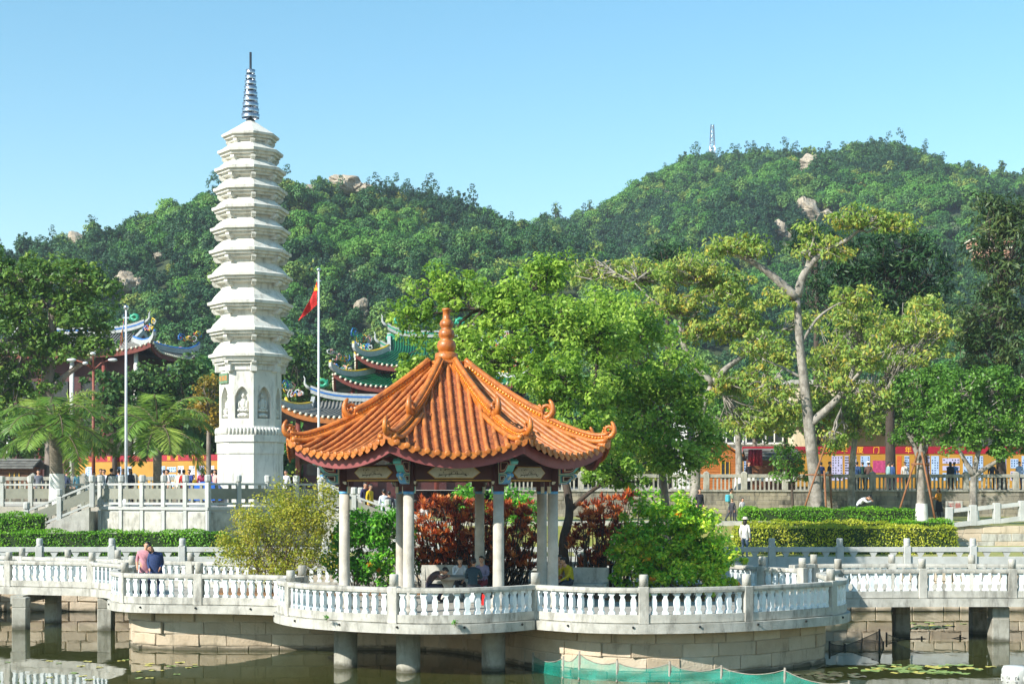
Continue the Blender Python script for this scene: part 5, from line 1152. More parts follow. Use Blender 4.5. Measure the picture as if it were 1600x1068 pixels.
poster_board('yellow poster board with red header behind the crowd left of the pagoda', x0, 108, x1, 102, 4.6, 7.25, .4, [(c, lx(p)) for c, p in (('年', 138), ('新', 150), ('贺', 173), ('书', 184), ('画', 254), ('展', 267), ('览', 279), ('会', 305), ('春', 318))],
             [(lx(p), w, z, h, m) for p, w, z, h, m in [(140, .6, .6, 1.3, 1), (187, .6, .6, 1.3, 1), (204, .5, .6, 1.3, 1), (256, .6, .6, 1.3, 1), (271, .8, 1.5, .35, 1), (271, .8, 1.0, .35, 1), (271, .8, .5, .35, 1), (285, .5, .6, 1.3, 2), (302, .5, .6, 1.3, 2), (315, .6, .6, 1.3, 0), (330, .6, .6, 1.3, 2)]], 2, .34)
# ------------------------------------------------------------------ wooden kiosks
def kiosk(label, x, y, z, w, dp, h, rh, wm, rm, seed, rz=0, win=True, ridge_x=False):
    root = thing('wooden_kiosk', label, 'kiosk', (x, y, z), rz, 'wooden kiosks'); n = int(h / .17)
    for side, (cx, cy, L, a) in enumerate(((0, -dp / 2, w, 0), (-w / 2, 0, dp, R(90)), (w / 2, 0, dp, R(90)))):
        for i in range(n):
            mb = MB(); mb.box((0, 0, 0), (L - (.04 if side else 0), .05, h / n - .014), ch=.006); mb.build('plank', wm, root, loc=(cx, cy, (i + .5) * h / n), rz=a)
    mb = MB(); mb.box((0, .03, h / 2), (w - .1, dp - .06, h - .02)); mb.build('inner_wall', MAT['wood_brown'], root)
    rf = new_obj('roof', None, root)
    o = .35
    for s in (-1, 1):
        mb = MB()
        if ridge_x: mb.extrude([(0, h + rh), (s * (dp / 2 + o), h - .12), (s * (dp / 2 + o), h - .02), (0, h + rh + .1)], (0, 0, 0), (0, 1, 0), (0, 0, 1), (1, 0, 0), w + 2 * o)
        else: mb.extrude([(0, h + rh), (s * (w / 2 + o), h - .12), (s * (w / 2 + o), h - .02), (0, h + rh + .1)], (0, 0, 0), (1, 0, 0), (0, 0, 1), (0, 1, 0), dp + 2 * o)
        mb.build('roof_slope', rm, rf)
        if ridge_x and s < 0:
            for k in range(3):
                mb = MB(); t = .25 + .3 * k; mb.box((0, -(dp / 2 + o) * t, h + rh - (rh + .12) * t + .1), (w + 2 * o + .04, .3, .04)); mb.build('roof_board', rm, rf)
    if not ridge_x:
        mb = MB(); mb.extrude([(-w / 2, h), (w / 2, h), (0, h + rh)], (0, -dp / 2 + .02, 0), (1, 0, 0), (0, 0, 1), (0, 1, 0), .06); mb.build('gable', wm, root)
    if win:
        mb = MB(); mb.box((w * .12, -dp / 2 - .03, h * .55), (w * .26, .03, h * .5)); wi = mb.build('window', MAT['window_dark'], root)
        for q in (-1, 0, 1): mb = MB(); mb.box((w * .12 + q * w * .13, -dp / 2 - .05, h * .55), (.06, .04, h * .54)); mb.build('frame', MAT['ochre'], wi)
kiosk('orange timber kiosk with gabled roof behind the street balustrade', ax(1128, 95), 96.5, 4.9, 2.0, 2.4, 2.15, .75, MAT['wood_orange'], MAT['wood_orange'], 1)
kiosk('brown timber kiosk with grey boarded roof behind the street balustrade', ax(1210, 95.5), 97, 4.9, 2.7, 2.2, 1.95, .55, MAT['wood_brown'], MAT['shed_roof'], 2, ridge_x=True)
kiosk('brown timber shed at the left picture edge beyond the stair', ax(16, 84), 85, 4.25, 2.0, 2.0, 1.9, .35, MAT['wood_brown'], MAT['shed_roof'], 3, ridge_x=True)
mb = MB(); V = []; n = 14
for i in range(n + 1):
    x = -.42 + .84 * i / n; yy = .05 * math.sin(i * 1.9); V += [(x, yy, 1.0), (x * 1.05, yy * 1.6, .5), (x * 1.1, yy * 2.2, 0)]
mb.add(V, [(3 * i + k, 3 * i + 3 + k, 3 * i + 4 + k, 3 * i + 1 + k) for i in range(n) for k in range(2)], 0, True); o = mb.build('hanging_cloth', MAT['red_banner'], None, (0, 0, 0), (ax(1181, 94.3), 94.55, az_(727, 94.3))); sm = o.modifiers.new('thickness', 'SOLIDIFY'); sm.thickness = .02; tag(o, 'crimson cloth hanging on the front of the brown kiosk', 'cloth')
mb = MB(); mb.box((0, 0, .4), (3.0, .9, .04)); mb.extrude([(-1.5, .42), (1.5, .42), (1.5, .1), (1.0, .06), (.4, .12), (-.3, .05), (-1, .1), (-1.5, .06)], (0, -.46, 0), (1, 0, 0), (0, 0, 1), (0, 1, 0), .02)
o = mb.build('covered_stall_table', MAT['lime_wash'], None, (0, 0, 0), (ax(1205, 93.5), 93.6, 5.35)); tag(o, 'long table under a white cloth before the brown kiosk', 'table')
# ------------------------------------------------------------------ buildings far behind
def hall(name, label, cx, cy, rz, L, W, zg, ze, zr, tile, wall, ridge=MAT['ridge_white'], orn=True, up=.9, storey=True, gable=.62, seed=1, tiers=1, cols=True, fascia=None):
    """hall with sweeping tiled roof: L along local x, W deep; eaves ze, ridge zr (over ground zg)"""
    root = thing(name, label, 'temple', (cx, cy, zg), rz, 'temple halls behind the plaza'); rnd = random.Random(seed)
    h, r = ze - zg, zr - zg
    mb = MB(); mb.box((0, 0, h / 2 - .3), (L * .76, W * .7, h + .3)); mb.build('wall', wall, root)
    if cols:
        k = max(4, int(L / 2.2))
        for i in range(k):
            mb = MB(); mb.tube([(-L * .4 + L * .8 * i / (k - 1), -W * .42, 0), (-L * .4 + L * .8 * i / (k - 1), -W * .42, h - .1)], .16, 10); mb.build('column', MAT['lime_wash'] if i % 2 else MAT['red_wall'], root)
        for i in range(k - 1):
            xx = -L * .4 + L * .8 * (i + .5) / (k - 1)
            if abs(xx) < L * .36: mb = MB(); mb.box((xx, -W * .35 - .03, h * .55), (L * .8 / (k - 1) * .55, .08, h * .5)); mb.build('window', MAT['window_dark'], root)
    rf = new_obj('roof', None, root); nu, nw = 14, 24
    hl, hw = L / 2, W / 2; gl = hl * gable
    def S(u, w, face):                                    # u 0 ridge .. 1 eave, w -1..1
        z = r - .12 + (h - r) * (1 - (1 - u) ** 1.5)
        if face in (0, 2):
            e = gl + (hl - gl) * max(0, (u - .35) / .65) ** 1.0; x = w * e; y = hw * u; z += up * u ** 3 * abs(w) ** 5
            return (x, -y if face == 0 else y, z)
        u2 = .35 + .65 * u; e = gl + (hl - gl) * u; z = r - .12 + (h - r) * (1 - (1 - u2) ** 1.5); y = w * hw * u2; z += up * u2 ** 3 * abs(w) ** 5 * u
        return (e if face == 1 else -e, y, z)
    for f in range(4):
        mb = MB(); V = [S(i / nu, -1 + 2 * j / nw, f) for i in range(nu + 1) for j in range(nw + 1)]; n1 = nw + 1
        mb.add(V, [(i * n1 + j, i * n1 + j + 1, (i + 1) * n1 + j + 1, (i + 1) * n1 + j) for i in range(nu) for j in range(nw)], 0, True); mb.build('roof_slope', tile, rf)
        mb = MB(); k = int((L if f in (0, 2) else W) / .34)
        for j in range(k):
            w0 = -1 + 2 * (j + .5) / k
            P = [S(i / 8, w0, f) for i in range(9)]; mb.tube([(p[0], p[1], p[2] + .03) for p in P], .07, 5)
        tag(mb.build('tile_rows', tile, rf), kind='stuff')
        P = [S(1, -1 + 2 * j / nw, f) for j in range(nw + 1)]
        mb = MB(); mb.sweep([(p[0] * .985, p[1] * .985, p[2]) for p in P], [(-.06, -.42), (.06, -.42), (.06, -.06), (-.06, -.06)]); mb.build('fascia_board', fascia or MAT['red_wall'], rf)
        mb = MB()
        for j in range(int((L if f in (0, 2) else W) / .34)):
            p = S(1, -1 + 2 * (j + .5) / int((L if f in (0, 2) else W) / .34), f); mb.sphere((p[0], p[1], p[2] - .02), .1, 6, 4)
        tag(mb.build('eave_discs', MAT['cream'], rf), kind='stuff')
    for s in (-1, 1):                                     # gables
        V = [(s * gl, 0, r)] + [(s * gl, -hw * u, S(u, 1, 0)[2] - up * u ** 3 * .3) for u in (.1, .2, .3, .38)] + [(s * gl, hw * u, S(u, 1, 0)[2] - up * u ** 3 * .3) for u in (.38, .3, .2, .1)]
        mb = MB(); mb.add(V, [tuple(range(len(V)))]); mb.build('gable', MAT['red_wall'], rf)
        for t in (-1, 1):
            mb = MB(); P = [(s * (gl + .02), t * hw * u, S(u, 1, 0)[2] + .05) for u in (.0, .1, .2, .3, .4)]; mb.sweep(P, [(-.12, -.1), (.12, -.1), (.12, .3), (-.12, .3)]); mb.build('verge_ridge', ridge, rf)
    # curved main ridge with rising ends
    P = [(gl * 1.04 * q, 0, r + .1 + .55 * abs(q) ** 4) for q in [i / 10 - 1 for i in range(21)]]
    mb = MB(); mb.sweep(P, [(-.14, -.2), (.14, -.2), (.14, .3), (-.14, .3)]); mb.build('main_ridge', ridge, rf)
    mb = MB(); mb.sweep([(p[0], p[1], p[2] + .05) for p in P], [(-.155, -.02), (.155, -.02), (.155, .1), (-.155, .1)]); mb.build('ridge_band', MAT['orn_green'] if seed in (3, 5) else MAT['orn_blue'], rf)
    cm = [MAT['orn_blue'], MAT['orn_red'], MAT['orn_green'], MAT['orn_yellow'], MAT['orn_pink'], MAT['ridge_white']]
    for sx in (-1, 1):
        for sy in (-1, 1):                                # hip ridges curling up at the corners
            P = []
            for i in range(13):
                t = i / 12; u = .35 + .68 * t; p = S(min(u, 1), sx, 0 if sy < 0 else 2); P.append((p[0] * (1 + .03 * t), p[1] * (1 + .03 * t), p[2] + .1 + .9 * max(0, t - .75) ** 1.5 * 8 * .4))
            mb = MB(); mb.sweep(P, [(-.12, -.1), (.12, -.1), (.12, .28), (-.12, .28)]); mb.build('hip_ridge', ridge, rf)
            mb = MB(); mb.tube([(p[0], p[1], p[2] + .3) for p in P], .1, 6); mb.build('ridge_roll', cm[3] if seed % 2 else cm[0], rf)
            if orn:
                e = Vector(P[-1]); mb = MB(); dv = Vector((sx, sy, 0)).normalized()
                for q in range(12):
                    b = e - dv * (q * .15) + Vector((0, 0, .3 + (.35 if q < 3 else 0))); a0 = rnd.uniform(0, 6.28); kk = rnd.choice((-1, 1)) * rnd.uniform(.7, 1.3); rr = rnd.uniform(.12, .26); pth = [b + dv * (rr * math.cos(a0 + kk * w_)) + Vector((rnd.uniform(-.06, .06), rnd.uniform(-.06, .06), rr * (1 + math.sin(a0 + kk * w_)) + .03 * w_)) for w_ in range(6)]
                    mb.tube(pth, [.06, .055, .045, .04, .03, .015], 5, rnd.randrange(6))
                tag(mb.build('ridge_figures', cm, rf), kind='stuff')
    if orn:
        for s in (-1, 1):
            mb = MB(); e = Vector((s * gl * 1.04, 0, r + .7)); mb.tube([e + Vector((s * .12 * t, 0, .17 * t)) + Vector((s * .15 * math.sin(t), 0, 0)) for t in range(6)], [.12, .11, .09, .07, .05, .02], 6, 5); mb.tube([e + Vector((-s * (.8 + .3 * math.cos(t * .8)), 0, .2 + .3 * math.sin(t * .8) + .05 * t)) for t in range(9)], [.13] * 8 + [.03], 6, 2)
            tag(mb.build('ridge_dragon', cm, rf), kind='stuff')
    return root
hall('temple_hall', 'temple hall with grey tiled sweeping roof behind the spreading tree', ax(110, 112), 114, R(-8), 15, 9, 4.2, az_(552, 112), az_(516, 112), MAT['grey_tile'], MAT['maroon_dark'], seed=2, gable=.66, up=.7)
hall('temple_hall', 'low temple roof end right of the grey-tiled hall', ax(212, 118), 120, R(-8), 4.6, 5, 4.2, az_(577, 116), az_(560, 116), MAT['green_tile'], MAT['red_wall'], seed=4, up=.8)
hall('temple_tower', 'lower green-tiled roof of the temple gate tower left of the pavilion finial', ax(668, 110), 112, R(5), 13.6, 11, 4.3, az_(607, 110), az_(548, 110), MAT['green_tile'], MAT['maroon_dark'], seed=3, gable=.5, up=1.0)
hall('temple_tower', 'upper green-tiled roof with dragons on top of the temple gate tower', ax(668, 110), 112.2, R(5), 10.6, 8, az_(575, 110), az_(572, 110), az_(520, 110), MAT['green_tile'], MAT['maroon_dark'], seed=5, gable=.55, up=.9, cols=False)
hall('temple_hall', 'grey-green temple roof with yellow ridge roll behind the left pavilion eave', ax(600, 98), 100, R(3), 13.5, 9, 4.2, az_(652, 98), az_(622, 98), MAT['grey_tile'], MAT['maroon_dark'], seed=7, gable=.7, up=1.0, fascia=MAT['wood_orange'])
def street_house(label, x0, x1, y, zg, z1, wm, seed, ez=None, n=8):
    root = thing('street_house', label, 'building', ((x0 + x1) / 2, y, zg), 0, 'houses behind the street'); L = x1 - x0; H = z1 - zg
    mb = MB(); mb.box((0, 4, H / 2), (L, 8, H)); mb.build('wall', wm, root)
    mb = MB(); mb.box((0, 4, H + .15), (L + .5, 8.5, .3)); mb.build('roof_slab', MAT['concrete'], root)
    for f in range(2):
        for i in range(n):
            x = -L / 2 + L * (i + .5) / n; z = H * (.30 + .42 * f); mb = MB(); mb.box((x, -.03, z), (1.25, .12, 1.5)); w = mb.build('window', MAT['window_dark'], root)
            mb = MB(); 
            for q in (-.6, 0, .6): mb.box((x + q, -.1, z), (.08, .06, 1.56))
            for q in (-.76, .76): mb.box((x, -.1, z + q), (1.3, .06, .08))
            mb.build('frame', MAT['ochre'] if seed == 1 else MAT['lime_wash'], w); mb = MB(); mb.box((x, -.12, z - .84), (1.5, .2, .08)); mb.build('sill', MAT['concrete'], w)
    if ez:
        mb = MB(); e = ez - zg
        mb.extrude([(.1, e + .5), (-1.5, e), (-1.5, e - .12), (.1, e + .3)], (0, 0, 0), (0, 1, 0), (0, 0, 1), (1, 0, 0), L + .4); c = mb.build('tiled_canopy', MAT['wood_brown'], root)
        mb = MB()
        for i in range(int(L / .35)): mb.tube([(-L / 2 + .35 * i, -1.5, e + .02), (-L / 2 + .35 * i, 0, e + .5)], .07, 5)
        tag(mb.build('tile_rows', MAT['shed_roof'], c), kind='stuff')
street_house('cream two-storey house with brown tiled canopy behind the right poster board', ax(1240, 108), ax(1480, 108), 108, 4.85, az_(600, 108), MAT['cream_wall'], 1, az_(665, 108))
street_house('pale house at the right edge behind the poster board and dark evergreens', ax(1490, 112), ax(1680, 112), 112, 4.85, az_(590, 112), MAT['white_wall'], 2, az_(672, 112), 6)
street_house('white house behind the timber kiosks', ax(1070, 110), ax(1225, 110), 110, 4.85, az_(640, 110), MAT['white_wall'], 3, None, 5)
for i, (lab, lobes, bx_, dd) in enumerate([('leafy green street tree between the kiosks and the white house', [(1165, 660, 40, 30), (1200, 665, 40, 26), (1130, 640, 36, 30)], 1178, 103), ('leafy green street tree before the cream house', [(1300, 655, 40, 30), (1340, 640, 40, 34), (1270, 640, 30, 30)], 1312, 103.5), ('leafy green street tree between the cream and the pale house', [(1420, 640, 40, 34), (1460, 650, 44, 34), (1395, 665, 30, 22)], 1432, 104), ('leafy green street tree before the pale house at the right', [(1530, 640, 44, 40), (1580, 640, 40, 40), (1500, 655, 36, 30)], 1540, 104)]):
    tree('street_tree', lab, 'tree', px_lobes(lobes, dd), pp([(bx_, 762), (bx_ + 1, 700), (bx_, 650)], dd), .2, MAT['bark'], MAT['leaf_left'], 2.6, .7, 40, (.34, .19), 130 + i, group='street trees before the houses')
def peach(): 
    root = thing('hill_house', 'pinkish house roof terraces on the wooded slope at the right', 'building', at(1548, 398, 215)); 
    for i, (dx, dy, w, h) in enumerate(((0, 0, 4.5, 1.2), (-1.5, 1.8, 2.6, .8), (1.8, 2.6, 2.6, 1))):
        mb = MB(); mb.box((dx, i * .5, dy * .8), (w, 3, h)); mb.build('wall', mat('peach_wall%d' % i, '#c99a80', '#b98870', 1, .8) if i == 0 else MAT['peach_wall0'], root); mb = MB(); mb.box((dx, i * .5, dy * .8 + h / 2 + .15), (w + .5, 3.5, .2)); mb.build('roof', MAT['cream'], root)
peach()
# ------------------------------------------------------------------ poles, flags, lamp
def flagpole(label, px, ytop, d, r, group='flagpoles'):
    b = at(px, 790, d); b.z = 4.1; h = az_(ytop, d) - 4.1; root = thing('flagpole', label, 'flagpole', b, 0, group)
    mb = MB(); mb.tube([(0, 0, 0), (0, 0, h * .5), (0, 0, h)], [r, r * .85, r * .6], 12); mb.build('pole', MAT['pole_white'], root)
    mb = MB(); mb.sphere((0, 0, h + .1), .12, 10, 8); mb.build('ball', MAT['steel'], root); mb = MB(); mb.lathe([(r * 2.4, 0), (r * 2.4, .3), (r * 1.4, .4)], n=12); mb.build('foot', MAT['pole_white'], root); mb = MB(); mb.box((0, 0, h * .96), (.3, .05, .06)); mb.build('pulley', MAT['steel'], root); return b, h
b, h = flagpole('tall white flagpole carrying the red flag right of the pagoda', 498, 424, 90, .085)
def flag(label, pole, z1, z0, out, mats, name, stars=False, w=1.0):
    V = []; n, m = 16, 12; root = None
    for i in range(n + 1):
        t = i / n
        for j in range(m + 1):
            s = j / m; x = -out * s * (.3 + .75 * t) ; z = z1 - (z1 - z0) * (t * .62 + .38 * s * (1.0 - .1 * t)) - .15 * s; y = .09 * w * math.sin(s * 9 + t * 3) * s ** .5 + .08 * math.sin(t * 7 + s * 3)
            V.append((x - .1, y, z))
    mb = MB(); n1 = m + 1
    for i in range(n):
        for j in range(m): mb.add([V[i * n1 + j], V[i * n1 + j + 1], V[(i + 1) * n1 + j + 1], V[(i + 1) * n1 + j]], [(0, 1, 2, 3)], int(j / m * len(mats)) if len(mats) > 1 else 0, True)
    o = mb.build(name, mats, None, (0, 0, 0), (pole.x, pole.y, 0)); sm = o.modifiers.new('thickness', 'SOLIDIFY'); sm.thickness = .012
    tag(o, label, 'flag')
    if stars:
        for (i, j, r) in ((5, 1, .17), (2, 2, .07), (4, 3, .07)):
            p = Vector(V[i * n1 + j]); mb = MB(); mb.add([(p.x + r * (1 if k % 2 == 0 else .4) * math.sin(k * R(36)), p.y - .12, p.z + r * (1 if k % 2 == 0 else .4) * math.cos(k * R(36))) for k in range(10)], [tuple(range(10))]); mb.build('star', MAT['flag_yellow'], o)
flag('red flag with yellow stars hanging from the tall flagpole', b, az_(437, 90), az_(500, 90), 1.05, [MAT['flag_red']], 'red_flag', True)
b, h = flagpole('thin white flagpole with a furled striped flag between the two palms', 197, 484, 67, .07)
flag('furled blue, yellow and red striped flag on the thin flagpole', b, az_(490, 67), az_(545, 67), .2, [MAT['orn_blue'], MAT['flag_yellow'], MAT['flag_red'], MAT['lime_wash'], MAT['poster_orange']], 'striped_flag', False, .4)
p = at(146, 790, 74); p.z = 4.1; root = thing('street_lamp', 'brown street lamp with white cobra-head lamps beside the first palm', 'street lamp', p); k = 74 / F
mb = MB(); mb.tube([(0, 0, 0), (0, 0, az_(572, 74) - 4.1)], [.1, .06], 10); mb.lathe([(.18, 0), (.18, .5), (.1, .6)], n=10); mb.build('pole', MAT['rust_pole'], root)
for (dx, y, r) in ((-34, 562, 1), (-10, 568, 0), (2, 553, 0), (30, 562, 1)):
    z = az_(y, 74) - 4.1; z0 = az_(578, 74) - 4.1; mb = MB(); mb.tube([(0, 0, z0), (dx * k * .4, -.1 * (1 - r), z0 + (z - z0) * .7), (dx * k * .85, -.25 * (1 - r), z)], .035, 6); a = mb.build('arm', MAT['rust_pole'], root)
    mb = MB(); mb.sphere((dx * k, -.3 * (1 - r), z), (.24 if r else .14, .12, .08), 10, 6); mb.build('lamp_head', MAT['pole_white'], a)
mb = MB(); mb.extrude([(-.75, 0), (-.78, .3), (-.5, .72), (.1, .82), (.5, .75), (.78, .35), (.75, 0)], (0, 0, 0), (1, 0, 0), (0, 0, 1), (0, 1, 0), 1.2); mb.sphere((0, 0, .62), (.55, .5, .24), 10, 6)
q = at(321, 790, 69); o = mb.build('tarpaulin_cover', MAT['blue_tarp'], None, (0, 0, 0), (q.x, 69.2, 4.14 + .25)); tag(o, 'bright blue tarpaulin cover on the terrace beside the pagoda', 'tarpaulin')
# plaza balustrade behind the left stair
street_wall('low grey wall behind the left stair and palms', -32, ax(300, 82), 82, 4.1, 4.55, [-31, -28.3, -25.6, -22.9, -20.2, -17.6], 17, 'slatted stone balustrade on the plaza behind the palms')
# tree props
def props(label, poles, d, ring):
    b = at(poles[0][0], poles[0][1], d); root = thing('tree_prop', label, 'tree prop', b, 0, 'rusty tree props'); 
    for (x0, y0, x1, y1, d0, d1) in poles: mb = MB(); mb.tube([at(x0, y0, d + d0), at(x1, y1, d + d1)], .05, 6); mb.build('pole', MAT['rust_prop'], root, tuple(b))
    for (x0, x1, y, d0) in ring: mb = MB(); mb.tube([at(x0, y, d + d0), at(x1, y + 1, d + d0)], .045, 6); mb.build('crossbar', MAT['rust_prop'], root, tuple(b))
props('three rusty poles propping the whitewashed young tree', [(1398, 820, 1434, 706, -.5, -.3), (1463, 820, 1440, 706, -1, -.3), (1461, 820, 1447, 712, 1, .3)], 76, [(1424, 1452, 724, -.35), (1424, 1452, 726, .35)])
props('rusty poles propping the tall kapok trunk', [(1248, 820, 1290, 694, -1, -.7), (1292, 820, 1288, 735, -1.2, -.7), (1301, 820, 1296, 735, .8, .6)], 76, [(1258, 1302, 741, -.65)])
# ------------------------------------------------------------------ people
CLOTH = {}
def cloth(h):
    if h not in CLOTH: c = srgb(h); CLOTH[h] = mat('cloth_' + h.strip('#'), c, tuple(x * .78 for x in c), 14, .85)
    return CLOTH[h]
BASEJ = dict(pel=(0, 0, .93), sp=(0, 0, 1.12), ch=(0, -.01, 1.32), nk=(0, 0, 1.47), hd=(0, -.015, 1.56), shL=(-.17, 0, 1.39), elL=(-.22, .03, 1.12), wrL=(-.21, -.05, .88), shR=(.17, 0, 1.39), elR=(.22, .03, 1.12), wrR=(.21, -.05, .88),
             hpL=(-.09, 0, .88), knL=(-.1, -.02, .49), anL=(-.1, .03, .09), toL=(-.11, -.14, .045), hpR=(.09, 0, .88), knR=(.1, -.02, .49), anR=(.1, .03, .09), toR=(.11, -.14, .045))
RADJ = dict(pel=.14, sp=.125, ch=.145, nk=.055, hd=.05, shL=.07, shR=.07, elL=.048, elR=.048, wrL=.034, wrR=.034, hpL=.095, hpR=.095, knL=.062, knR=.062, anL=.045, anR=.045, toL=.04, toR=.04)
BONES = [('pel', 'sp', 1), ('sp', 'ch', 1), ('ch', 'nk', 1), ('nk', 'hd', 0), ('ch', 'shL', 1), ('shL', 'elL', 1), ('elL', 'wrL', 4), ('ch', 'shR', 1), ('shR', 'elR', 1), ('elR', 'wrR', 4), ('pel', 'hpL', 2), ('hpL', 'knL', 2), ('knL', 'anL', 2), ('anL', 'toL', 3), ('pel', 'hpR', 2), ('hpR', 'knR', 2), ('knR', 'anR', 2), ('anR', 'toR', 3)]
POSES = {
    'stand': {}, 'walk': dict(knL=(-.1, -.18, .5), anL=(-.1, -.22, .1), toL=(-.11, -.38, .07), knR=(.1, .05, .49), anR=(.1, .28, .13), toR=(.11, .13, .05), wrL=(-.2, .12, .9), wrR=(.2, -.2, .95), elR=(.22, -.03, 1.12)),
    'reach': dict(elR=(.2, -.12, 1.15), wrR=(.08, -.3, 1.2), elL=(-.2, -.1, 1.14), wrL=(-.06, -.3, 1.16)),
    'sit': dict(pel=(0, .05, .52), sp=(0, .02, .72), ch=(0, -.04, .94), nk=(0, -.06, 1.08), hd=(0, -.09, 1.17), shL=(-.17, -.03, 1.0), shR=(.17, -.03, 1.0), elL=(-.24, -.14, .77), elR=(.24, -.14, .77), wrL=(-.1, -.36, .74), wrR=(.1, -.36, .74), hpL=(-.09, 0, .5), hpR=(.09, 0, .5), knL=(-.13, -.42, .5), knR=(.13, -.42, .5), anL=(-.13, -.4, .09), anR=(.13, -.4, .09), toL=(-.14, -.57, .045), toR=(.14, -.57, .045)),
    'hunch': dict(pel=(0, .1, .52), sp=(0, -.02, .72), ch=(0, -.2, .86), nk=(0, -.33, .93), hd=(0, -.42, .93), shL=(-.17, -.2, .9), shR=(.17, -.2, .9), elL=(-.26, -.38, .76), elR=(.26, -.38, .76), wrL=(-.08, -.54, .8), wrR=(.08, -.54, .8), hpL=(-.09, .05, .5), hpR=(.09, .05, .5), knL=(-.14, -.38, .5), knR=(.14, -.38, .5), anL=(-.14, -.3, .09), anR=(.14, -.3, .09), toL=(-.15, -.46, .045), toR=(.15, -.46, .045)),
    'chin': dict(pel=(0, .05, .52), sp=(0, .0, .72), ch=(0, -.1, .93), nk=(0, -.17, 1.06), hd=(0, -.23, 1.13), shL=(-.17, -.1, .98), shR=(.17, -.1, .98), elL=(-.2, -.32, .74), elR=(.24, -.2, .75), wrL=(-.04, -.34, .98), wrR=(.1, -.4, .6), hpL=(-.09, 0, .5), hpR=(.09, 0, .5), knL=(-.12, -.42, .52), knR=(.12, -.42, .5), anL=(-.12, -.4, .09), anR=(.12, -.4, .09), toL=(-.13, -.57, .045), toR=(.13, -.57, .045)),
    'lean': dict(nk=(-.07, -.01, 1.46), hd=(-.14, -.05, 1.52), ch=(-.03, -.01, 1.32), wrL=(-.2, -.14, .96), wrR=(.12, -.18, .98)),
}
def person(label, loc, rz, top, bottom, pose='stand', k=1.0, hair='short', sleeve=None, shoe='#2a2624', skirt=None, hat=None, coat=None, bag=None, haircol=None, group=None, extra=None, tilt=0):
    J = dict(BASEJ); J.update(POSES[pose]); J.update(extra or {}); names = list(J); root = thing('person', label, 'person', loc, rz, group)
    bm = bmesh.new(); ly = bm.verts.layers.skin.verify(); vm = {}; bone_t = []
    for n in names:
        v = bm.verts.new([c * k for c in J[n]]); vm[n] = v; v[ly].radius = (RADJ[n] * k,) * 2; v[ly].use_root = n == 'pel'
    for a, b, t in BONES: bm.edges.new((vm[a], vm[b])); bone_t.append((Vector(J[a]) * k, Vector(J[b]) * k, t))
    for s in 'LR':                                         # palm, thumb and four fingers
        w = Vector(J['wr' + s]); dr = (w - Vector(J['el' + s])).normalized(); sd = dr.cross(Vector((1, 0, 0) if abs(dr.x) < .8 else (0, 1, 0))).normalized(); up = sd.cross(dr)
        pv = bm.verts.new((w + dr * .07) * k); pv[ly].radius = (.032 * k, .02 * k); bm.edges.new((vm['wr' + s], pv)); bone_t.append((w * k, (w + dr * .2) * k, 0))
        for f in range(4):
            o = (f - 1.5) * .02; a = bm.verts.new((w + dr * .11 + sd * o) * k); b = bm.verts.new((w + dr * (.16 - abs(f - 1.3) * .012) + sd * o * 1.15 - up * .02) * k)
            for q in (a, b): q[ly].radius = (.009 * k,) * 2
            bm.edges.new((pv, a)); bm.edges.new((a, b))
        a = bm.verts.new((w + dr * .05 + sd * .045) * k); b = bm.verts.new((w + dr * .09 + sd * .062) * k)
        for q in (a, b): q[ly].radius = (.011 * k,) * 2
        bm.edges.new((vm['wr' + s], a)); bm.edges.new((a, b))
    me = bpy.data.meshes.new('t'); bm.to_mesh(me); bm.free()
    def md(t): t.modifiers.new('s', 'SKIN').use_smooth_shade = True; t.modifiers.new('u', 'SUBSURF').levels = 1
    ev = evaluate(me, [md])
    mb = MB(); V = [tuple(v.co) for v in ev.vertices]; mb.v = V[:]
    sk = 0
    for p in ev.polygons:
        c = p.center; best = 9; ty = 0
        for a, b, tt in bone_t:
            ab = b - a; u = max(0, min(1, (c - a).dot(ab) / max(1e-9, ab.dot(ab)))); dd = (c - a - ab * u).length
            if dd < best: best = dd; ty = tt
        if ty == 2 and pose in ('stand', 'walk', 'reach', 'lean') and c.z > (J['pel'][2] - .1) * k: ty = 1
        mb.f.append(tuple(p.vertices)); mb.m.append({0: 0, 1: 1, 2: 2, 3: 3, 4: (0 if sleeve == 'short' else 1)}[ty]); mb.s.append(True)
    bpy.data.meshes.remove(ev)
    # head: skull, jaw, nose, ears, eyes and mouth
    H = Vector(J['hd']) * k; N_ = Vector(J['nk']) * k; ax_ = (H - N_); Mh = Matrix.Rotation(tilt, 3, 'Y')
    if pose == 'hunch': Mh = Matrix.Rotation(R(55), 3, 'X')
    elif pose in ('chin',): Mh = Matrix.Rotation(R(15), 3, 'X')
    c = H + Mh @ Vector((0, -.01, .075)) * k
    def E(o, r, m, nu=10, nv=8): q = c + Mh @ Vector(o) * k; mb.sphere(q, [x * k for x in r], nu, nv, m, True, Mh)
    E((0, 0, 0), (.077, .095, .11), 0, 14, 10); E((0, -.035, -.06), (.052, .055, .055), 0); E((0, -.098, -.012), (.012, .02, .02), 0, 6, 5)
    for s in (-1, 1): E((s * .078, .005, -.005), (.012, .022, .032), 0, 6, 5); E((s * .032, -.088, .012), (.012, .01, .006), 4, 6, 4)
    E((0, -.087, -.058), (.022, .008, .006), 5, 6, 4)
    mats = [MAT['skin'], cloth(top), cloth(bottom), cloth(shoe), MAT['hair_black'], cloth('#8a4a44')]
    mb.build('body', mats, root)
    hm = cloth(haircol) if haircol else MAT['hair_black']; hb = MB()
    def Eh(o, r, nu=12, nv=9): q = c + Mh @ Vector(o) * k; hb.sphere(q, [x * k for x in r], nu, nv, 0, True, Mh)
    Eh((0, .022, .022), (.086, .094, .1)); Eh((0, -.03, .075), (.075, .06, .045))
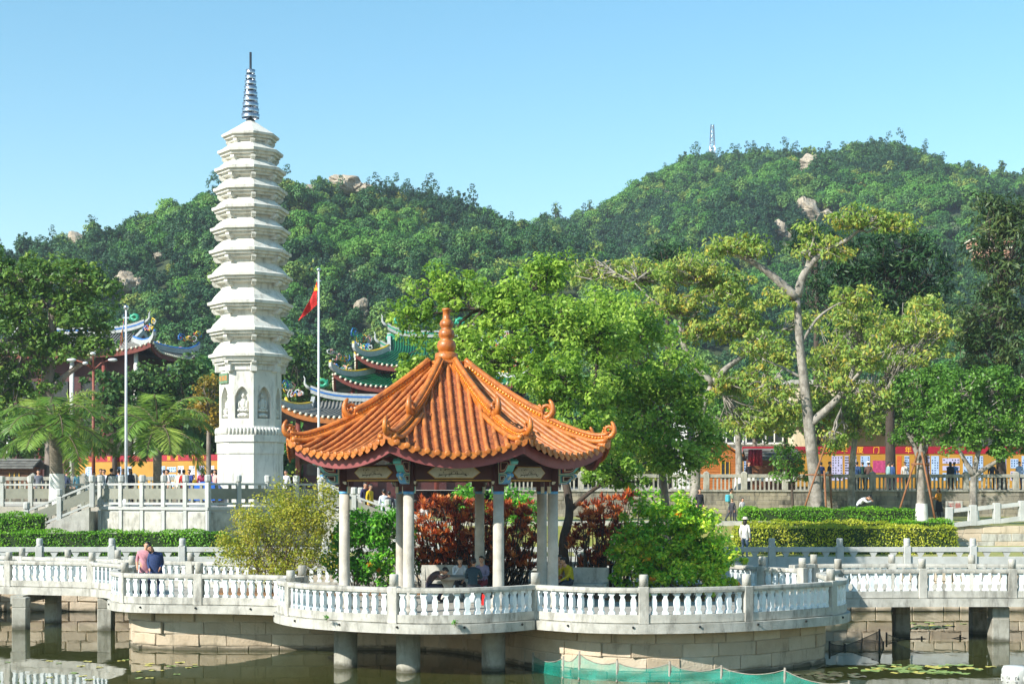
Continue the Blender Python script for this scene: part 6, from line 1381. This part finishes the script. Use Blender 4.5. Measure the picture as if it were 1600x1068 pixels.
    if hair == 'long': Eh((0, .055, -.1), (.085, .055, .18)); Eh((-.06, .02, -.06), (.03, .05, .11)); Eh((.06, .02, -.06), (.03, .05, .11))
    if hair == 'bun': Eh((0, .105, .05), (.05, .045, .045)); Eh((0, .03, .0), (.082, .085, .085))
    hb.build('hair', hm, root)
    if hat: hh = MB(); q = c + Vector((0, 0, .06)) * k; hh.lathe([(.17 * k, 0), (.165 * k, .012), (.1 * k, .02), (.098 * k, .09 * k), (.06 * k, .11 * k)], tuple(q), 16); hh.build('hat', cloth(hat), root)
    if skirt or coat:
        P = Vector(J['pel']) * k; sm = MB()
        if skirt: sm.lathe([(.13 * k, .15 * k), (.16 * k, 0), (.2 * k, -.25 * k), (.23 * k, -.5 * k), (.22 * k, -.5 * k)], tuple(P), 16); sm.build('skirt', cloth(skirt), root)
        else:
            sm.lathe([(.1 * k, .46 * k), (.2 * k, .40 * k), (.205 * k, .2 * k), (.2 * k, 0), (.235 * k, -.2 * k), (.25 * k, -.3 * k), (.24 * k, -.3 * k)], tuple(P), 18)
            sm.v = [(x, y * .72, z) for x, y, z in sm.v]; sm.build('coat', cloth(coat), root)
    if bag: bb = MB(); P = Vector(J['ch']) * k; bb.box((P.x, P.y + .2 * k, P.z - .08 * k), (.28 * k, .16 * k, .38 * k), ch=.04); bb.build('backpack', cloth(bag), root)
    return root
def ppl(label, px, d, z, rz, top, bottom, **kw): return person(label, (ax(px, d), d, z), R(rz), top, bottom, **kw)
G1 = 'couple at the railing'
ppl('person in a pink marled sweater leaning their head on a companion at the railing', 226, 48.0, DECK, 12, '#c98a92', '#2a3448', pose='lean', k=1.07, group=G1, extra=dict(nk=(.03, -.01, 1.46), hd=(.05, -.05, 1.53), wrR=(.05, .12, 1.0), elR=(.25, .08, 1.14)), tilt=R(14), sleeve='short')
ppl('person in a navy coat resting against the companion in pink at the railing', 243, 47.9, DECK, 20, '#243a66', '#2c3f66', pose='lean', k=1.03, group=G1, hair='long', coat='#22365f', tilt=R(-24))
ppl('hunched person in a dark brown jacket at the stone table', 670, 46.5, DECK + .02, 100, '#4a3a38', '#26263a', pose='hunch')
ppl('seated person in a dark teal vest with back turned at the stone table', 739, 46.4, DECK + .02, 172, '#24404c', '#2a2c34', pose='sit')
ppl('person with long black hair and white top behind the stone table', 717, 48.4, DECK + .02, 10, '#d8dce0', '#2a2c34', pose='chin', hair='long')
ppl('person in a lilac top half hidden behind the rear pavilion column', 754, 48.2, DECK + .02, -20, '#8a84a0', '#8a2a34', pose='sit')
ppl('person in a yellow sweater sitting on the bench with hand at the mouth', 890, 48.3, DECK + .02, -55, '#c8b420', '#3a4450', pose='chin', hair='bun')
ppl('person in an orange top hidden behind the right pavilion column', 872, 48.9, DECK + .02, 20, '#c87a28', '#5a4638', pose='sit', hair='long')
# garden and street on the right
ppl('person with black hair and white shirt by the old wall near the variegated bush', 1093, 80, 3.2, 20, '#2c2c34', '#3a3a40', hair='long', coat=None)
ppl('person in a grey-green shirt with a turquoise backpack walking behind the hedge', 1142, 79, 3.2, 110, '#7d8a72', '#3c4048', pose='walk', bag='#48a8b8')
ppl('small child just peeping over the hedge beside the backpack walker', 1160, 79, 3.2, 30, '#c8c4c8', '#4a4a58', k=.72)
ppl('dark-haired person low behind the hedge by the variegated bush', 1144, 76.5, 3.22, -30, '#3a3a40', '#2c2c34', k=.7)
ppl('person in a white cap and long dark hair beside the variegated bush', 1164, 65.5, 1.95, 150, '#e0dcd4', '#5a6a80', hair='long', hat='#d8ccb8', k=.98)
ppl('person in a white shirt bending down behind the long green hedge', 1341, 84, 3.25, 80, '#dce0e4', '#2c3038', pose='hunch', k=1.25)
ppl('long-haired person in an orange top and black skirt by the stone tablet', 1467, 83, 3.25, -70, '#c88420', '#1e1c20', pose='reach', hair='long', haircol='#5a3424', skirt='#1c1a1e')
G2 = 'visitors reading the posters'
Y = 4.86
for lab, px, d, rz, top, bot, kw in [
    ('visitor in a navy jacket left of the trio before the pink poster', 1339, 94, 150, '#34507a', '#23242a', {}),
    ('visitor in a dark green jacket in the middle of the trio before the posters', 1348, 94.6, 200, '#1f4a3a', '#23242a', {}),
    ('visitor in a brown coat and white cap right of the trio', 1357, 94.2, 170, '#5a4038', '#2c2624', dict(hat='#d8d8d4')),
    ('visitor in a pale teal jacket right of the pink poster', 1388, 94.2, 100, '#8ab0b0', '#3a3a44', {}),
    ('visitor in a blue jacket half hidden beside the pale teal one', 1394, 95, 120, '#2c4a78', '#23242a', {}),
    ('visitor in a light grey top left of the propped young tree', 1414, 94, -30, '#c4beb4', '#2a2826', {}),
    ('visitor with very long black hair before the lilac notices', 1485, 94, 190, '#26303c', '#1c1e22', dict(hair='long', coat='#1c2026')),
    ('visitor in blue standing right of the long-haired one', 1491, 95, 170, '#3a6a9a', '#23242a', {}),
    ('visitor in black by the crimson cloth at the brown kiosk', 1170, 93.5, 30, '#1e1e24', '#1c1c20', {}),
    ('visitor in a pale blue shirt at the right picture edge', 1593, 93.5, -40, '#b4c4d8', '#3a4a6a', {}),
    ('visitor in dark clothes behind the kapok props', 1296, 93.6, 60, '#26242c', '#1e1e24', {}),
    ('visitor in indigo left of the kapok trunk', 1283, 95, 160, '#3c4a80', '#23242a', {}),
    ('visitor in dark grey behind the fork of the round tree', 1550, 94.5, 170, '#3a3a40', '#2a2a30', {})]:
    ppl(lab, px, d, Y, rz, top, bot, group=G2, **kw)
G3 = 'crowd on the plaza'
for lab, px, d, rz, top, bot, kw in [
    ('person in a dark suit standing in the crowd left of the thin flagpole', 174, 76, 170, '#1e2a3c', '#1c222e', {}),
    ('person in a blue jacket behind the dark suit in the crowd', 185, 79, 150, '#34507c', '#23242a', {}),
    ('person in a pale blue shirt right of the dark suit', 192.5, 78, 20, '#8ab0d4', '#3a4458', {}),
    ('person in dark patterned clothes right of the thin flagpole', 204, 77, -30, '#3c4250', '#23242a', dict(hair='long')),
    ('person in white and grey left of the dark suit', 157, 78, 40, '#c4ccd4', '#3a4a5c', {}),
    ('person in a striped white top near the brown lamp', 163, 80, -20, '#d0d4dc', '#2c3444', {}),
    ('person in light clothes resting by the terrace railing near the brown lamp', 147, 71.6, 0, '#c8c0c4', '#2c3040', dict(k=.9)),
    ('child in a turquoise jacket at the top of the left stair', 176, 71.4, 30, '#48c0b8', '#3a6a80', dict(k=.78)),
    ('person in a white shirt facing left before the yellow board', 262, 80, -60, '#e0dcd8', '#3a3c48', dict(sleeve='short')),
    ('person in a white top seen from behind left of the white-shirted one', 256, 82, 180, '#dcd8d8', '#4a4650', {}),
    ('person in a cream jacket right of the second palm', 280, 82, 160, '#e0dcc4', '#4a4a50', {}),
    ('person in a red jacket right of the cream jacket', 287, 81, 170, '#b82420', '#3a2c2c', {}),
    ('person in a deep blue top with arms raised before the board', 296, 80, -20, '#28408a', '#23283c', dict(pose='reach')),
    ('child in yellow beside the deep blue person', 302, 80.5, 30, '#d8b428', '#3a3a44', dict(k=.85)),
    ('person in a raspberry top above the blue tarpaulin', 316, 79, 175, '#a83c5c', '#2c2c3c', {}),
    ('person in bright pink near the pagoda foot', 331, 82, 150, '#e060a0', '#4a3a4a', {}),
    ('person in pale pink and tan right beside the pagoda foot', 337, 80, -40, '#d8a8a0', '#6a5040', dict(hair='long')),
    ('person in black and white right of the pagoda foot', 447, 84, -20, '#d0d0d4', '#1e2028', {}),
    ('person in grey at the left behind the first palm trunk', 60, 82, 20, '#6a6e78', '#2c2e38', {}),
    ('person in dark blue behind the first palm trunk', 104, 84, 160, '#26344c', '#23242a', {}),
    ('person in teal near the left board end', 122, 86, 20, '#3a6a78', '#2c3040', {})]:
    d = d - 4 if d > 75 else d; ppl(lab, px, d, 4.13 if d < 78 else 4.15, rz, top, bot, group=G3, **kw)
G4 = 'people on the stair behind the pavilion'
for lab, px, z, rz, top, bot, kw in [
    ('person in yellow descending the stair seen under the pavilion beam', 578, 2.75, 60, '#d8b418', '#3a4458', {}),
    ('person in white shirt and jeans on the stair behind the front left column', 600, 2.45, 200, '#d4dce4', '#3a5a84', {}),
    ('person in navy on the stair beside the one in yellow', 570, 2.9, 50, '#2a2c54', '#a02c40', {}),
    ('person in plum trousers on the stair behind the front left column', 608, 2.3, 190, '#2c2c38', '#7a1c48', {}),
    ('person in a white vest and orange dress coming down the stair', 660, 2.05, 10, '#d8ccc0', '#d0901c', dict(pose='reach', skirt='#d89418'))]:
    ppl(lab, px, 69, ZT - 2.2 * (ax(px, 69) - V2[0] - .2) / 6.2 - .05, rz, top, bot, group=G4, **kw)
# ------------------------------------------------------------------ nets, lilies, carved post, rocks, mast
def netmat(name, col, alpha, sc=60):
    m, t, N, L, b = nodes(name); b.inputs['Base Color'].default_value = (*srgb(col), 1); b.inputs['Roughness'].default_value = .7
    tr = N.new('ShaderNodeBsdfTransparent'); ms = N.new('ShaderNodeMixShader'); g = N.new('ShaderNodeNewGeometry'); w = N.new('ShaderNodeTexNoise'); w.inputs['Scale'].default_value = 2.5; L.new(g.outputs['Position'], w.inputs['Vector'])
    mr = N.new('ShaderNodeMapRange'); mr.inputs[1].default_value = .3; mr.inputs[2].default_value = .7; mr.inputs[3].default_value = alpha - .15; mr.inputs[4].default_value = min(1, alpha + .2); L.new(w.outputs['Fac'], mr.inputs[0]); L.new(mr.outputs[0], ms.inputs[0])
    L.new(tr.outputs[0], ms.inputs[1]); L.new(b.outputs[0], ms.inputs[2]); L.new(ms.outputs[0], N['Material Output'].inputs[0]); return m
def net(label, posts, m, zb, sag, polem, name='net_fence', seed=1, floats=True):
    """posts: (x, y, top z, lean)"""
    rnd = random.Random(seed); root = thing(name, label, 'net', (posts[0][0], posts[0][1], 0)); org = (posts[0][0], posts[0][1], 0); V = []; rows = 7; cols = 0; T = []
    for (a, b) in zip(posts, posts[1:]):
        n = max(5, int(math.hypot(b[0] - a[0], b[1] - a[1]) / .22))
        for i in range(n + (1 if b is posts[-1] else 0)):
            t = i / n; zt = a[2] + (b[2] - a[2]) * t - sag * 4 * t * (1 - t); x = a[0] + (b[0] - a[0]) * t; y = a[1] + (b[1] - a[1]) * t; T.append((x, y, zt)); cols += 1
            for r in range(rows):
                k = r / (rows - 1); V.append((x + .03 * math.sin(i * 2.3 + r), y + .06 * math.sin(t * 9 + r * 1.1) * k, zt + (zb - zt) * k))
    mb = MB(); mb.add(V, [(c * rows + r, c * rows + r + 1, (c + 1) * rows + r + 1, (c + 1) * rows + r) for c in range(cols - 1) for r in range(rows - 1)], 0, True); mb.build('mesh_sheet', m, root, org)
    mb = MB(); mb.tube(T, .012, 5); mb.build('top_rope', polem, root, org)
    for p in posts: mb = MB(); mb.tube([(p[0], p[1] + .02, -.6), (p[0] + p[3], p[1] - .02, p[2] + .06)], .03, 6); mb.build('stake', polem, root, org)
tm = netmat('net_teal', '#12947f', .5); bmn = netmat('net_black', '#1c1c18', .7); brn = netmat('net_brown', '#8a7d66', .55); mat('stake_wood', '#9a9486', '#7c7668', 6, .8)
def nw(x, y, d): return (ax(x, d), d, az_(y, d))
NP = [(832, 1022, 41.2), (879, 1028, 39.6), (904, 1020, 39.2), (963, 1034, 38.8), (1045, 1036, 38.4), (1126, 1042, 38.0), (1225, 1046, 37.2), (1325, 1066, 36.4), (1400, 1085, 36)]
net('teal green netting staked in the water in front of the stone wall', [(*nw(*p)[:2], max(.15, nw(*p)[2]), .02) for p in NP], tm, -.02, .14, MAT['stake_wood'], seed=1)
NB = [(1296, 1004, 46.5), (1320, 1008, 47), (1374, 985, 47.6), (1380, 1022, 47.8)]
net('black netting hung beside the right end of the stone wall', [(*nw(*p)[:2], max(.08, nw(*p)[2]), 0) for p in NB], bmn, -.02, .02, MAT['net_dark'], seed=2)
NC = [(1385, 990, 49.8), (1440, 996, 50), (1500, 994, 50.2), (1560, 996, 50.4), (1640, 992, 50.6)]
net('sheer brownish netting stretched under the right bridge', [(*nw(*p)[:2], nw(*p)[2], 0) for p in NC], brn, -.02, .08, MAT['net_dark'], seed=3)
pl = MB(); pl.tube([(-.0, 0, 0), (.5, 0, 0)], .03, 6)
# lily pads
def pad_mesh(r):
    V = [(0, 0, 0)] + [(r * math.cos(a), r * math.sin(a), .012 * math.sin(3 * a)) for a in [R(12 + 336 * i / 12) for i in range(13)]]; mb = MB(); mb.add(V, [(0, i, i + 1) for i in range(1, 13)]); return mb
PADM = [mat('pad_green', '#6f8a3c', '#8c9a4a', 6, .4), mat('pad_yellow', '#b5a840', '#c4b85c', 6, .45), mat('pad_dark', '#4a5a34', '#6a5a4a', 6, .45)]
PADS = [pad_mesh(.16).mesh('lily_pad', m) for m in PADM]
rnd = random.Random(12)
def pads(label, n, x0, x1, y0, y1, kinds, group, smin=.6, smax=1.4):
    for i in range(n):
        y = rnd.uniform(y0, y1); d = CZ * F / (y - HY); x = ax(rnd.gauss((x0 + x1) / 2, (x1 - x0) / 4), d); o = new_obj('lily_pad', PADS[rnd.choice(kinds)], None, (x, d, .012), rnd.uniform(0, 6.28), rnd.uniform(smin, smax)); tag(o, label, 'lily pad', group)
pads('green lily pad in the floating patch before the tall right pier', 46, 1335, 1550, 1038, 1052, [0, 0, 1], 'lily pads in the patch before the right pier', .7, 1.7)
pads('reddish brown lily pad floating near the teal netting end', 20, 1255, 1340, 1050, 1062, [2], 'lily pads by the teal netting', .7, 1.4)
pads('yellow floating leaf on the dark water before the curved wall', 26, 40, 330, 1030, 1062, [1, 1, 0], 'yellow leaves on the water at left', .4, .9)
pads('green lily pad under the right bridge near the shore', 20, 1400, 1500, 972, 982, [0, 0, 1], 'lily pads under the right bridge', .8, 1.5)
# carved post of a nearer railing at the corner
q = at(1588, 1040, 27); mb = MB(); mb.lathe([(.2, -.6), (.2, q.z - .5), (.16, q.z - .46), (.16, q.z - .42), (.24, q.z - .38), (.25, q.z - .06), (.22, q.z), (0.02, q.z + .01)], (0, 0, 0), 24)
for i in range(10): a = i * R(36); mb.tube([(.25 * math.cos(a + .12 * math.cos(t)), .25 * math.sin(a + .12 * math.cos(t)), q.z - .2 + .06 * math.sin(t)) for t in range(6)], .015, 5)
o = mb.build('carved_post', MAT['terrace_stone'], None, (0, 0, 0), (q.x, q.y, 0)); tag(o, 'white carved stone post head in the lower right corner', 'post')
# boulders on the hill
def boulder(label, px, py, wpx, hpx, seed, dd, tilt=0):
    """a craggy outcrop: a few plane-cut rocks leaning on each other, the feet sunk in the slope"""
    rs_ = np.random.RandomState(seed + 5); s = F / dd; c = at(px, py, dd); W, Hh = wpx / s, hpx / s; mb = MB()
    n = 2 if wpx < 22 else 6
    for q in range(n):
        k = .85 if q == 0 else rs_.uniform(.3, .6); ox = 0 if q == 0 else (-.5 + q / (n - 1) * 1.0) * W + rs_.uniform(-.1, .1) * W; oz = 0 if q == 0 else -Hh * rs_.uniform(.1, .45)
        t = MB(); t.sphere((0, 0, 0), 1, 26, 18); P = rs_.normal(size=(9, 3)); P = P / np.linalg.norm(P, axis=1, keepdims=True); O = rs_.uniform(.5, .85, 9); V = []; ph = rs_.uniform(0, 6, 6)
        for v in t.v:
            v = np.array(v)
            for p_, o_ in zip(P, O):
                e = v @ p_ - o_
                if e > 0: v = v - p_ * e * .85
            v = v * (1 + .07 * math.sin(v[0] * 5 + ph[0]) * math.sin(v[2] * 6 + ph[1]) + .05 * math.sin(v[1] * 9 + ph[2] + v[2] * 8) + .04 * math.sin(v[0] * 14 + ph[3]) * math.sin(v[2] * 13 + ph[4]))
            V.append((ox + v[0] * W * .6 * k, v[1] * W * .55 * k + rs_.uniform(-.02, .02) * W, oz - Hh * .3 + v[2] * Hh * .9 * k))
        mb.add(V, t.f, 0, False)
    o = mb.build('boulder', MAT['rock'], None, (0, 0, 0), tuple(c)); o.rotation_euler = (0, tilt, 0); tag(o, label, 'boulder', 'boulders on the wooded hills')
for i, (lab, px, py, w, h, t, dd) in enumerate(BOULDERS): boulder(lab, px, py, w, h, i, dd, t)
# lattice mast on the right hill
c = at(1113, 250, 505); H = az_(195, 505) - c.z; root = thing('lattice_mast', 'thin steel lattice mast on the right hill skyline', 'mast', (c.x, c.y, c.z - 8))
for sx, sy in ((-1, -1), (1, -1), (1, 1), (-1, 1)): mb = MB(); mb.tube([(sx * 1.3, sy * 1.3, 0), (sx * .45, sy * .45, H + 8)], .12, 4); mb.build('leg', MAT['steel'], root)
mb = MB(); n = 12
for i in range(n):
    z0, z1 = (H + 8) * i / n, (H + 8) * (i + 1) / n; w0, w1 = 1.3 - .85 * i / n, 1.3 - .85 * (i + 1) / n
    for a in range(4):
        M_ = Matrix.Rotation(R(90) * a, 3, 'Z'); mb.tube([M_ @ Vector((-w0, -w0, z0)), M_ @ Vector((w1, -w1, z1))], .07, 4); mb.tube([M_ @ Vector((w0, -w0, z0)), M_ @ Vector((-w1, -w1, z1))], .07, 4)
tag(mb.build('bracing', MAT['steel'], root), kind='stuff')
# skyline conifers told apart against the sky
for i, (lab, px, py, h, tab) in enumerate([('slim ragged tree alone on the saddle skyline', 868, 316, 30, 0), ('wispy tree pair right of the saddle on the skyline', 921, 314, 28, 0), ('pointed tree on the skyline right of the right summit', 1493, 262, 28, 0), ('thin pointed tree left of the last skyline rise', 1518, 272, 20, 0), ('dark ragged tree on the skyline near the right edge', 1565, 250, 26, 0), ('pointed tree left of the cliff boulder on the skyline', 1236, 240, 24, 0), ('wide-crowned pine on top of the right summit', 1346, 222, 24, 1)]):
    d = 500; b = at(px, py + h + 8, d - 4); s = F / d
    lob = [(px, py + h * (.15 + .2 * k), (3 + 2.2 * k) if not tab else (16 - k * 3), 4) for k in range(5)] if not tab else [(px - 6, py + 8, 12, 4), (px + 8, py + 6, 12, 4), (px, py + 12, 9, 4)]
    tree('skyline_tree', lab, 'tree', px_lobes(lob, d - 4), [b, at(px, py + h * .5, d - 4), at(px, py + 2, d - 4)], .25, MAT['bark_dark'], MAT['leaf_far'], 1.3, .8, 12, (.8, .45), 200 + i, limb_r=.3, twigs=.5, group='trees on the skyline')
# ------------------------------------------------------------------ the air between here and the hills
m = bpy.data.materials.new('haze_air'); m.use_nodes = True; N = m.node_tree.nodes; N.remove(N['Principled BSDF'])
v = N.new('ShaderNodeVolumePrincipled'); v.inputs['Color'].default_value = (.80, .90, 1.0, 1); v.inputs['Density'].default_value = .00028; v.inputs['Anisotropy'].default_value = .2
m.node_tree.links.new(v.outputs[0], N['Material Output'].inputs['Volume'])
mb = MB(); mb.box((30, 420, 71.5), (1300, 1000, 150)); o = mb.build('haze', m); tag(o, 'pale air haze over the lake and hills', kind='stuff')
bpy.data.scenes.remove(WORK)
